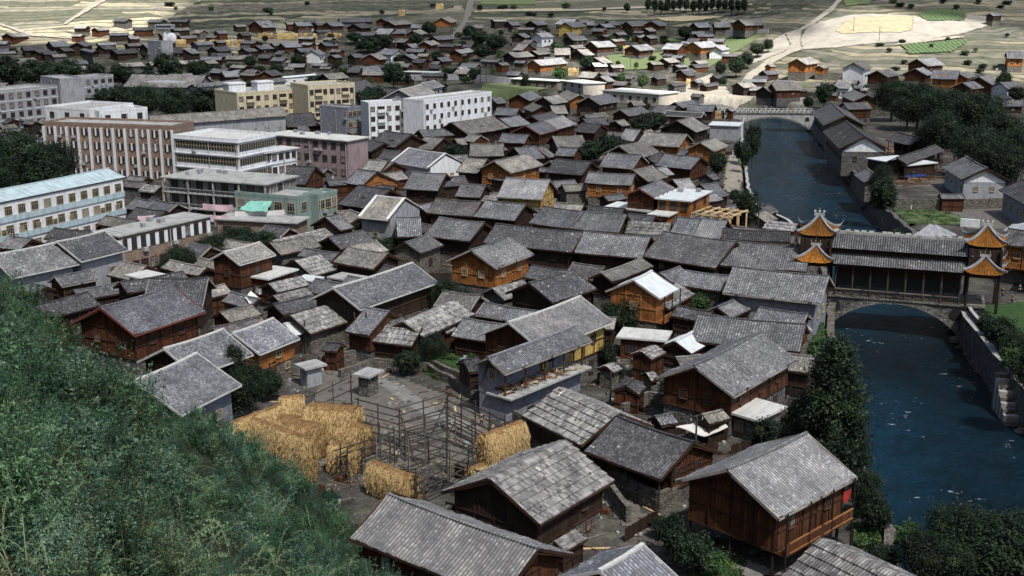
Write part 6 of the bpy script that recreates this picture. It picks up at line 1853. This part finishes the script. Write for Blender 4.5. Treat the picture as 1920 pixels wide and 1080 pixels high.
# ------------------------------------------------------------------ satellite dish and its tower
p = on_ground(312, 88); root = empty('water_tower', p); tag(root, 'pale concrete tower with a wide flat head below the terraced fields', 'tower')
m_ = MB(); m_.tube((0, 0, -1), (0, 0, 9), 1.6, 1.5, 'P', 14); m_.build('shaft', root)
m_ = MB(); m_.box(Vector((0, 0, 10)), (9.0, 5, 2.2), 'G'); m_.build('head', root)
m_ = MB(); m_.box(Vector((0, -2.53, 10.1)), (8, .06, .8), 'glass'); m_.build('window_band', root)
p = on_ground(323, 92); root = empty('satellite_dish', p); tag(root, 'big white satellite dish in front of the pale tower', 'satellite dish')
m_ = MB(); n_ = 24
def dfn(i, j):
    a = 6.283*i/n_; r_ = 2.5*j/5; x, y, z = r_*math.cos(a), -.0-.09*r_*r_+.55, r_*math.sin(a)
    return (x, -(.55-.09*r_*r_)-.0, z+5.6+.25*0), (x, z)
m_.grid(dfn, n_, 5, 'P')
m_.grid(lambda i, j: ((dfn(n_-i, j)[0][0], dfn(n_-i, j)[0][1]+.1, dfn(n_-i, j)[0][2]), (0, 0)), n_, 5, 'P'); m_.build('reflector', root)
m_ = MB(); m_.tube((0, .2, -.5), (0, .2, 5.6), .25, .2, 'G', 8); m_.build('mast', root)
m_ = MB(); m_.tube((0, -.5, 5.6), (0, -1.8, 5.6), .05, .12, 'blk', 6); m_.build('feed_horn', root)
# ------------------------------------------------------------------ utility poles
def upole(u, v, h_, label, arm=True, k='pole'):
    p = on_ground(u, v); root = empty('utility_pole', p, random.uniform(-.4, .4)); tag(root, label, 'pole', 'utility poles')
    m_ = MB(); m_.tube((0, 0, -1), (0, 0, h_), .14, .09, k, 8); m_.build('post', root)
    if arm:
        m_ = MB(); m_.box(Vector((0, 0, h_-.5)), (1.5, .1, .12), 'frame'); ao = m_.build('crossarm', root)
        for x in (-.65, 0, .65):
            i_ = MB(); i_.tube((x, 0, h_-.45), (x, 0, h_-.2), .05, .04, 'P', 6); i_.build('insulator', ao)
for a in [(1027, 830, 5.6, 'bare dark pole at the left end of the shingle roof in the foreground', False), (1303, 868, 5, 'pole with insulators in front of the dark tiled white striped roof'),
          (574, 665, 4.5, 'dark pole beside the stone weighted shingle shed', False), (667, 665, 5.5, 'left of the twin poles before the shingle lean-to', False), (689, 668, 6, 'right of the twin poles before the shingle lean-to', False),
          (1071, 462, 4.6, 'slim pale pole standing among the tiled street roofs', False), (1420, 455, 7.5, 'pale lamp pole beside the upper left bridge tower'), (1081, 262, 9, 'pale pole behind the dense quarter below the sunlit building'),
          (818, 250, 14, 'tall thin mast standing against the white apartment block front', False), (679, 222, 8, 'thin pole between the yellow and white blocks'), (901, 158, 8, 'left of two pale poles by the far white sheds'), (912, 158, 8, 'right of two pale poles by the far white sheds'),
          (1182, 130, 8, 'thin pale pole in the sunlit garden'), (1253, 62, 7, 'short pole at the right end of the top right house row'), (1600, 60, 7, 'pole standing in the fallow field, left one'), (1648, 78, 7, 'pole standing in the fallow field, right one'),
          (33, 500, 6, 'dark lamp post in front of the pale blue block'), (700, 20, 7, 'thin pole on the far slope at the top'), (1144, 690+80, 4.5, 'thin pole on the stony slope beside the privy shed', False)]:
    upole(*a)
# ------------------------------------------------------------------ laundry and tarpaulins
def cloth(label, A_, B_, h_, drop, k, z_lift=0, sag=.15, name='laundry'):
    a, b = at_z(*A_, h_), at_z(*B_, h_); m_ = MB(); d = b-a; nn = Vector((-d.y, d.x, 0)).normalized()
    for s in (0, .02):
        def fn(i, j, s=s):
            u = i/14; q = a+d*u; w_ = .12*math.sin(u*9)*(j/4)
            p_ = q+nn*(w_+s); return (p_.x, p_.y, p_.z-sag*4*u*(1-u)-drop*j/4*(1+.1*noise.noise(Vector((u*4, 2, h_))))), (u*3, j)
        m_.grid(fn, 14, 4, k)
    tag(m_.build(name), label, 'cloth', 'laundry and cloths')
M['pinkc'] = flat_mat('pink_cloth', (.62, .45, .48), .9, .1, .12); M['whitec'] = flat_mat('white_cloth', (.55, .54, .52), .9, .1, .08); M['redc'] = flat_mat('red_cloth', (.28, .03, .025), .9, .1); M['navy'] = flat_mat('navy_cloth', (.03, .04, .1), .9, .1)
cloth('pink sheet drying below the concrete gallery block', (380, 381), (436, 384), 5.2, 1.1, 'pinkc')
cloth('white sheets drying on the low terrace by the green-grey block', (440, 396), (533, 393), 5.0, 1.2, 'whitec')
cloth('second pink sheet on the terrace by the brick building', (394, 402), (425, 404), 4.6, 1.3, 'pinkc')
cloth('pale pink cloths beside the pale blue block', (258, 405), (310, 400), 4.6, .9, 'pinkc')
cloth('red cloth hanging at the end of the stilted house balcony', (1575, 922), (1596, 916), 4.2, 1.0, 'redc')
cloth('white shirt hanging on the porch of the red-brown gable house', (1186, 375), (1196, 377), 4.6, .9, 'whitec')
cloth('dark clothes hanging on the porch of the red-brown gable house', (1198, 376), (1210, 378), 4.6, 1.0, 'navy')
cloth('small white cloth on the red-brown house behind the blue roof', (481, 538), (490, 541), 4.8, .8, 'whitec')
def tarp(label, pts, k, hs):
    P = [at_z(u, v, h_) for (u, v), h_ in zip(pts, hs)]; m_ = MB()
    for s in (0, -.05):
        def fn(i, j, s=s):
            a = P[0].lerp(P[1], i/8); b = P[3].lerp(P[2], i/8); q = a.lerp(b, j/8); return (q.x, q.y, q.z+s+.25*noise.noise(q*.9)-.15*math.sin(math.pi*i/8)), (i, j)
        m_.grid(fn, 8, 8, k)
    o = m_.build('tarpaulin'); tag(o, label, 'tarpaulin')
tarp('bright white tarpaulin behind the dark tiled white striped roof', [(1265, 800), (1345, 775), (1365, 800), (1320, 818)], 'whitec', (1.6, 2.4, 1.8, 1.2))
tarp('white tarpaulin awning on the house behind the red boarded roof', [(459, 556), (470, 545), (492, 562), (468, 571)], 'whitec', (4.2, 4.4, 3.6, 3.6))
tarp('crumpled white tarpaulin heap in the centre yard', [(1098, 500), (1125, 487), (1132, 500), (1100, 512)], 'whitec', (1.4, 1.6, .8, .4))
tarp('green canvas awning above the laundry terrace', [(448, 393), (500, 396), (510, 377), (470, 375)], 'gr', (5.2, 5.2, 6.2, 6.2))
tarp('grey canvas tent in the square behind the covered bridge', [(1712, 441), (1795, 441), (1755, 420), (1745, 419)], 'G', (2.4, 2.4, 3.4, 3.4))
tarp('pale sheet roof of the booth by the square at the right edge', [(1880, 432), (1935, 440), (1945, 412), (1900, 420)], 'G', (2.6, 2.6, 3.4, 3.4))
tarp('pale tent roof right of the white and brick house', [(1462, 601), (1525, 621), (1505, 596), (1490, 585)], 'w', (2.5, 2.5, 3.6, 3.6))
# ------------------------------------------------------------------ people
def person(u, v, rz, label, top, legs, hair=(.02, .015, .012), s=1.0, arms=((.28, -.05), (.28, .1)), stride=.12, hold=None):
    p = on_ground(u, v); root = empty('person', p, rz); root.scale = (s, s, s); tag(root, label, 'person', 'people in the town')
    kt, kl, kh, ks = ['p%s%d' % (c, len(M)) for c in 'tlhs']
    M[kt] = flat_mat('jacket_cloth', top, .9, .1, .1); M[kl] = flat_mat('trouser_cloth', legs, .9, .1, .1); M[kh] = flat_mat('hair', hair, .8, .2, .1); M['skin'] = M.get('skin') or flat_mat('skin', (.42, .25, .17), .6, .3, .05)
    def skin(name, nodes, edges, mk, parent):
        me = bpy.data.meshes.new(name); me.from_pydata([n[0] for n in nodes], edges, []); me.materials.append(M[mk])
        sv = me.attributes.get('skin') or None
        o = bpy.data.objects.new(name, me); COL.objects.link(o); o.parent = parent
        if not me.skin_vertices: 
            mod = o.modifiers.new('skin', 'SKIN')
        else: mod = o.modifiers.new('skin', 'SKIN')
        if not me.skin_vertices:
            import bmesh
            bm = bmesh.new(); bm.from_mesh(me); lay = bm.verts.layers.skin.verify()
            for i, vv in enumerate(bm.verts): vv[lay].radius = nodes[i][1]; vv[lay].use_root = (i == 0)
            bm.to_mesh(me); bm.free()
        else:
            for i, n in enumerate(nodes): me.skin_vertices[0].data[i].radius = n[1]
        sb = o.modifiers.new('sub', 'SUBSURF'); sb.levels = 1; sb.render_levels = 1
        return o
    st = stride
    nodes = [((0, 0, .93), (.13, .1)), ((0, 0, 1.15), (.12, .09)), ((0, 0, 1.36), (.15, .09)), ((0, 0, 1.45), (.06, .06)), ((0, -.01, 1.53), (.075, .085)), ((0, -.01, 1.62), (.08, .095)), ((0, 0, 1.69), (.05, .06)),
             ((.19, 0, 1.37), (.055, .055)), ((arms[0][0], 0, 1.1), (.045, .045)), ((arms[0][0]+.01, -.12+arms[0][1], .88), (.032, .032)), ((arms[0][0], -.17+arms[0][1], .79), (.03, .018)),
             ((-.19, 0, 1.37), (.055, .055)), ((-arms[1][0], 0, 1.1), (.045, .045)), ((-arms[1][0]-.01, -.12+arms[1][1], .88), (.032, .032)), ((-arms[1][0], -.17+arms[1][1], .79), (.03, .018)),
             ((.1, -st*.5, .5), (.065, .065)), ((.1, -st, .09), (.04, .045)), ((.1, -st-.13, .035), (.04, .03)),
             ((-.1, st*.5, .5), (.065, .065)), ((-.1, st, .09), (.04, .045)), ((-.1, st-.13, .035), (.04, .03))]
    edges = [(0, 1), (1, 2), (2, 3), (3, 4), (4, 5), (5, 6), (2, 7), (7, 8), (8, 9), (9, 10), (2, 11), (11, 12), (12, 13), (13, 14), (0, 15), (15, 16), (16, 17), (0, 18), (18, 19), (19, 20)]
    skin('body', nodes, edges, 'skin', root)
    J = [((0, 0, .95), (.16, .12)), ((0, 0, 1.15), (.145, .115)), ((0, 0, 1.36), (.175, .115)), ((.2, 0, 1.37), (.075, .075)), ((arms[0][0], 0, 1.1), (.062, .062)), ((arms[0][0]+.01, -.10+arms[0][1], .92), (.05, .05)),
         ((-.2, 0, 1.37), (.075, .075)), ((-arms[1][0], 0, 1.1), (.062, .062)), ((-arms[1][0]-.01, -.10+arms[1][1], .92), (.05, .05))]
    skin('jacket', J, [(0, 1), (1, 2), (2, 3), (3, 4), (4, 5), (2, 6), (6, 7), (7, 8)], kt, root)
    Tn = [((0, 0, .92), (.155, .115)), ((.1, -st*.5, .5), (.085, .085)), ((.1, -st, .12), (.062, .065)), ((-.1, st*.5, .5), (.085, .085)), ((-.1, st, .12), (.062, .065))]
    skin('trousers', Tn, [(0, 1), (1, 2), (0, 3), (3, 4)], kl, root)
    h_ = MB()
    def hf(i, j):
        a = 6.283*i/12; ph = math.pi*.5*(1-j/5*1.25); r_ = math.cos(ph) if ph > -1 else .5
        return (.095*r_*math.cos(a), .015+.105*r_*math.sin(a), 1.63+.11*math.sin(ph)), (0, 0)
    h_.grid(lambda i, j: hf(i, j), 12, 4, kh); h_.build('hair', root)
person(903, 802, .6, 'person in long dark clothes standing in the rack yard', (.04, .035, .035), (.03, .03, .035))
person(890, 800, 2.5, 'child in an orange top beside the dark clothed adult in the yard', (.5, .28, .12), (.25, .15, .1), s=.72)
person(744, 868, 2.8, 'person in a white shirt working between the racks', (.7, .7, .72), (.03, .03, .035), stride=.2)
person(687, 672, .3, 'left of two people in pale red clothes by the stone wall', (.45, .2, .15), (.05, .05, .06), s=.85)
person(697, 672, -.4, 'right of two people in pale red clothes by the stone wall', (.5, .26, .2), (.06, .05, .05), s=.85)
person(1911, 553, .3, 'walking person in dark clothes on the square at the right edge', (.03, .03, .035), (.02, .02, .025), stride=.25)
person(1897, 570, 1.2, 'person in dark clothes standing nearest the bridge end on the right', (.035, .035, .045), (.02, .02, .03))
person(1879, 560, -1, 'person half hidden by the right bridge tower post', (.05, .05, .07), (.02, .02, .03))
person(1281, 592, .2, 'person in a red jacket beside the sagging shingle lean-to', (.4, .04, .03), (.04, .03, .03))
person(1622, 254, .2, 'small dark figure in the street beside the riverside warehouse', (.02, .02, .025), (.02, .02, .02), stride=.2)
person(1458, 211, 0, 'left of two dark figures on the far stone bridge', (.03, .03, .04), (.02, .02, .02))
person(1461.5, 211, 0, 'right of two dark figures on the far stone bridge', (.03, .03, .04), (.02, .02, .02))
for o in list(COL.objects):
    if o.name.startswith('person') and o.get('label', '').endswith('far stone bridge'): o.location = (o.location.x, ((p0+p1)/2).y+2, 2.2)
# ------------------------------------------------------------------ small yard fillers between the houses
def filler(n):
    cnt = 0; tries = 0
    shed = []
    while cnt < n and tries < n*40:
        tries += 1
        y = random.uniform(125, 400); x = random.uniform(-.42*y, .27*y)
        if not clear(x, y, 0, .7, .7, .05): continue
        if inpoly(x, y, RIV) or segdist(x, y, RIV) < 4 or hill_z(x, y) > -2: continue
        u, v = proj((x, y, 0))
        if 560 < u < 1000 and 660 < v < 900: continue
        if u > 1560 and v < 450: continue
        k = random.random(); cnt += 1
        if k < .38:
            s = random.uniform(.7, 1.6); root = empty('bush', (x, y, 0), random.uniform(0, 6)); put('crown', random.choice(CR['round']+CR['green']), root, (0, 0, s*.8), 0, (s, s, s*.9)); put('trunk', TR[0], root, (0, 0, s*.8), 0, (.4, .4, s*.5))
            tag(root, None, 'bush', 'small bushes between the houses'); AUTO.append((root, 'low dark yard bush', u, v))
        elif k < .6:
            o = put('rock', random.choice(ROCK), None, (x, y, .2), random.uniform(0, 6), (.8, .6, .5)); tag(o, None, 'rock', 'stones between the houses'); AUTO.append((o, 'stone lying in a yard', u, v))
        else:
            L_ = random.uniform(2, 4); root = empty('woodpile', (x, y, 0), random.uniform(-.5, .5)); m_ = MB()
            for i in range(5):
                for j in range(6): m_.tube((-L_/2, -.5+j*.2+.1*(i % 2), .1+i*.18), (L_/2, -.5+j*.2+.1*(i % 2), .1+i*.18), .09, .09, 'pole', 5)
            m_.build('stacked_sticks', root); tag(root, None, 'woodpile', 'firewood piles between the houses'); AUTO.append((root, 'pile of grey firewood', u, v))
        RECT.append((x, y, 0, .9, .9))
def in_rect(x, y, R_, mg):
    a, b, an, hl, hw = R_; dx, dy = x-a, y-b; c_, s_ = math.cos(an), math.sin(an)
    return abs(dx*c_+dy*s_) < hl+mg and abs(-dx*s_+dy*c_) < hw+mg
def clear(x, y, an, hl, hw, mg):
    c_, s_ = math.cos(an), math.sin(an)
    for q in ((0, 0), (1, 1), (1, -1), (-1, 1), (-1, -1), (1, 0), (-1, 0), (0, 1), (0, -1)):
        px, py = x+q[0]*hl*c_-q[1]*hw*s_, y+q[0]*hl*s_+q[1]*hw*c_
        for R_ in RECT:
            if (R_[0]-px)**2+(R_[1]-py)**2 < 700 and in_rect(px, py, R_, mg): return False
    for R_ in RECT:
        if (R_[0]-x)**2+(R_[1]-y)**2 < 900:
            ca, sa = math.cos(R_[2]), math.sin(R_[2])
            for q in ((0, 0), (1, 1), (1, -1), (-1, 1), (-1, -1)):
                if in_rect(R_[0]+q[0]*R_[3]*ca-q[1]*R_[4]*sa, R_[1]+q[0]*R_[3]*sa+q[1]*R_[4]*ca, (x, y, an, hl, hw), mg): return False
    return True
KEEP = [gr(0,0,1, 560,640, 720,640, 1010,700, 1020,900, 380,900, 380,740), gr(0,0,1, 1560,380, 1960,380, 1960,620, 1800,620), gr(0,0,1, 1380,270, 1430,270, 1400,440, 1330,400, 1340,330), gr(0,0,1, 780,640, 900,640, 900,740, 780,740),
        gr(0,0,1, 1640,320, 1780,300, 1780,370, 1640,370), gr(0,0,1, 880,155, 1080,150, 1060,180, 900,185), gr(0,0,1, 1100,690, 1230,690, 1230,800, 1100,800), gr(0,0,1, 1130,880, 1320,900, 1500,1080, 1180,1080), gr(0,0,1, 830,0, 890,0, 880,90, 825,90), gr(0,0,1, 835,500, 1020,490, 1010,570, 850,570), gr(0,0,1, 290,440, 520,400, 545,440, 500,490, 370,500, 330,540, 290,540), gr(0,0,1, 740,510, 900,505, 905,600, 760,590), gr(0,0,1, 655,400, 750,400, 755,490, 650,490), gr(0,0,1, 1120,520, 1250,520, 1250,620, 1120,620)]
def fill_houses(n, vr, he_r, Lr, fam, sd_):
    random.seed(sd_); cnt = tries = 0
    while cnt < n and tries < 16000:
        tries += 1
        u, v = random.uniform(0, 1900), random.uniform(*vr)
        if any(inpoly(u, v, K_) for K_ in KEEP): continue
        if u > 1600 and v > 200 or (u > 1380 and v < 150): continue
        p = on_ground(u, v)
        if segdist(p.x, p.y, RIV) < 5 or inpoly(p.x, p.y, RIV) or hill_z(p.x, p.y) > -3: continue
        nb = min(RECT, key=lambda q: (q[0]-p.x)**2+(q[1]-p.y)**2); an = nb[2]+random.choice((0, 0, 0, math.pi/2))+random.uniform(-.12, .12)
        while an > .9: an -= math.pi/2
        while an < -.7: an += math.pi/2
        hl, hw = random.uniform(*Lr)/2, random.uniform(1.4, 2.6)*(1 if Lr[1] < 9 else 1.3)
        if not clear(p.x, p.y, an, hl, hw, .05): continue
        he_ = random.uniform(*he_r); e_ = Vector((math.cos(an), math.sin(an), 0)); n_ = Vector((-e_.y, e_.x, 0))
        A_ = p-e_*hl-n_*hw+Vector((0, 0, he_)); B_ = p+e_*hl-n_*hw+Vector((0, 0, he_)); R_ = p+Vector((0, 0, he_+hw*.5))
        house(proj(A_), proj(B_), proj(R_), he_, random.choice('ttdnnsrd'), random.choice('DDDWWEK'), 'v' if random.random() < .3 else '', None, fam, name=None if 'sheds' in fam else random.choice(('timber_house', 'farm_house'))); cnt += 1
    return cnt
print('mid', fill_houses(70, (420, 760), (2.6, 3.8), (5, 9), 'small houses filling the old quarter', 37))
print('sheds', fill_houses(190, (178, 790), (2.2, 3.3), (2.8, 6.8), 'small sheds packed between the houses', 31))
print('far', fill_houses(150, (50, 180), (2.4, 3.4), (5, 11), 'small far houses between the rows', 32))
filler(260)
def fences(n):
    random.seed(91); c_ = tries = 0
    while c_ < n and tries < 9000:
        tries += 1; u, v = random.uniform(100, 1560), random.uniform(300, 1000)
        if any(inpoly(u, v, K_) for K_ in KEEP[:5]): continue
        p = on_ground(u, v)
        if segdist(p.x, p.y, RIV) < 4 or inpoly(p.x, p.y, RIV) or hill_z(p.x, p.y) > -3: continue
        nb = min(RECT, key=lambda q: (q[0]-p.x)**2+(q[1]-p.y)**2); an = nb[2]+random.choice((0, math.pi/2)); L_ = random.uniform(2.5, 6)
        if not clear(p.x, p.y, an, L_/2, .15, .05): continue
        c_ += 1; stone = random.random() < .4; root = empty('stone_wall' if stone else 'plank_fence', (p.x, p.y, 0), an)
        if stone:
            m_ = MB(); m_.prism([(-L_/2, -.2), (L_/2, -.2), (L_/2, .2), (-L_/2, .2)], -.5, random.uniform(.8, 1.5), 'E'); m_.build('wall', root)
            m_ = MB()
            for i in range(int(L_/.35)): m_.box(Vector((-L_/2+.2+i*.35, random.uniform(-.06, .06), random.uniform(.95, 1.05)+.3)), (.34, .42, .16), 'K', random.uniform(-.1, .1))
            m_.build('coping_stones', root)
        else:
            h_ = random.uniform(1.1, 1.8); m_ = MB()
            for i in range(int(L_/.17)): m_.box(Vector((-L_/2+i*.17, 0, (h_+random.uniform(-.15, .1))/2)), (.15, .03, h_), 'D', random.uniform(-.05, .05))
            m_.build('planks', root); m_ = MB(); m_.box(Vector((0, .05, h_*.3)), (L_, .06, .09), 'pole'); m_.box(Vector((0, .05, h_*.8)), (L_, .06, .09), 'pole'); m_.build('rails', root)
        tag(root, None, 'wall' if stone else 'fence', 'low walls and fences between the houses'); AUTO.append((root, 'short dry stone wall' if stone else 'grey plank fence', u, v)); RECT.append((p.x, p.y, an, L_/2, .15))
    return c_
print('fences', fences(90))
def rubble(n):
    r = np.random.default_rng(77); m_ = MB(); c_ = 0; tries = 0
    while c_ < n and tries < n*20:
        tries += 1
        y = r.uniform(90, 330); x = r.uniform(-.43*y, .3*y)
        if inpoly(x, y, RIV) or hill_z(x, y) > -.5: continue
        if noise.noise(Vector((x*.12, y*.12, 3))) < -.1 and r.random() < .7: continue
        if any((R_[0]-x)**2+(R_[1]-y)**2 < 250 and in_rect(x, y, R_, -1.0) for R_ in RECT): continue
        c_ += 1; z = ground_z(x, y); k = r.random()
        if k < .6: s_ = r.uniform(.08, .3); m_.box(Vector((x, y, z+s_*.3)), (s_*r.uniform(.8, 1.6), s_, s_*.8), ('K', 'E', 'conc')[int(r.integers(0, 3))], r.uniform(0, 3))
        elif k < .9: m_.box(Vector((x, y, z+.08)), (r.uniform(.6, 2.6), r.uniform(.06, .2), .08), ('pole', 'pole', 'W', 'newwood')[int(r.integers(0, 4))], r.uniform(0, 3))
        else: s_ = r.uniform(.3, .8); m_.box(Vector((x, y, z+s_*.4)), (s_, s_*r.uniform(.6, 1.2), s_*.9), ('D', 'G', 'W', 'K')[int(r.integers(0, 4))], r.uniform(0, 3))
    tag(m_.build('rubble'), 'loose stones, sticks and litter strewn over the yards and lanes', 'rubble', kind='stuff')
rubble(5200)
# ------------------------------------------------------------------ broken cloud high above (its shadow lies on the near valley)
def cloud():
    m, t, b = mat('cloud_vapour', 1, 0); b.inputs[0].default_value = (.9, .9, .9, 1)
    tr = N(t, 'ShaderNodeBsdfTransparent'); mx = N(t, 'ShaderNodeMixShader'); mx.inputs[0].default_value = .4
    t.links.new(tr.outputs[0], mx.inputs[1]); t.links.new(b.outputs[0], mx.inputs[2]); t.links.new(mx.outputs[0], t.nodes['Material Output'].inputs[0]); M['cloud'] = m
    H_ = 1100.0; off = SD*(H_/SD.z)
    LIT = [tuple(on_ground(u, v).xy) for u, v in [(930,150),(1000,88),(1180,76),(1330,66),(1440,72),(1470,30),(1490,4),(1640,2),(1760,20),(1860,40),(2150,60),(2150,190),(1900,176),(1720,172),(1640,156),(1530,196),(1340,222),(1250,205),(1040,184),(930,168)]]
    LIT2 = [tuple(on_ground(u, v).xy) for u, v in [(-150,88),(0,86),(180,88),(290,62),(330,6),(420,0),(420,-35),(-200,-35)]]
    c = 12.0; mb_ = MB(); vid = {}
    def lit(x, y):
        x += 10*noise.noise(Vector((x*.01, y*.01, 2))); return inpoly(x, y, LIT) or inpoly(x, y, LIT2)
    cells = [(i, j) for i in range(-70, 71) for j in range(-8, 110) if not lit((i+.5)*c, (j+.5)*c)]
    S_ = set(cells)
    def V_(i, j, top):
        q = (i, j, top)
        if q not in vid:
            vid[q] = len(mb_.v); n_ = noise.noise(Vector((i*.2, j*.2, 3)))
            mb_.v.append(Vector((i*c+off.x+6*n_, j*c+off.y+6*noise.noise(Vector((i*.3, j*.3, 8))), H_+(35+30*n_ if top else -12+14*n_))))
        return vid[q]
    for i, j in cells:
        for top in (0, 1):
            q = (V_(i, j, top), V_(i+1, j, top), V_(i+1, j+1, top), V_(i, j+1, top))
            mb_.f.append(q if top else q[::-1]); mb_.uv.append([(0, 0)]*4); mb_.m.append(mb_.mi('cloud'))
        for di, dj, (a, b_) in ((-1, 0, ((i, j+1), (i, j))), (1, 0, ((i+1, j), (i+1, j+1))), (0, -1, ((i, j), (i+1, j))), (0, 1, ((i+1, j+1), (i, j+1)))):
            if (i+di, j+dj) not in S_:
                q = (V_(*a, 0), V_(*b_, 0), V_(*b_, 1), V_(*a, 1)); mb_.f.append(q); mb_.uv.append([(0, 0)]*4); mb_.m.append(mb_.mi('cloud'))
    o = mb_.build('cloud', smooth=True); tag(o, kind='structure')
cloud()

# ------------------------------------------------------------------ labels for the many: look, nearest landmark, order from the left
def finish_labels():
    grp = {}
    for o, look, u, v in AUTO: grp.setdefault((look, place_words(u, v)), []).append((u, v, o))
    for (look, pl), L_ in grp.items():
        L_.sort(key=lambda q: (q[0], q[1]))
        for i, (u, v, o) in enumerate(L_):
            o['label'] = f'{look} {pl}' + (f', {ORD[i+1]} from left' if len(L_) > 1 else '')
            if len(o['label'].replace('-', ' ').split()) > 16: print('LONG', o['label'])
finish_labels()
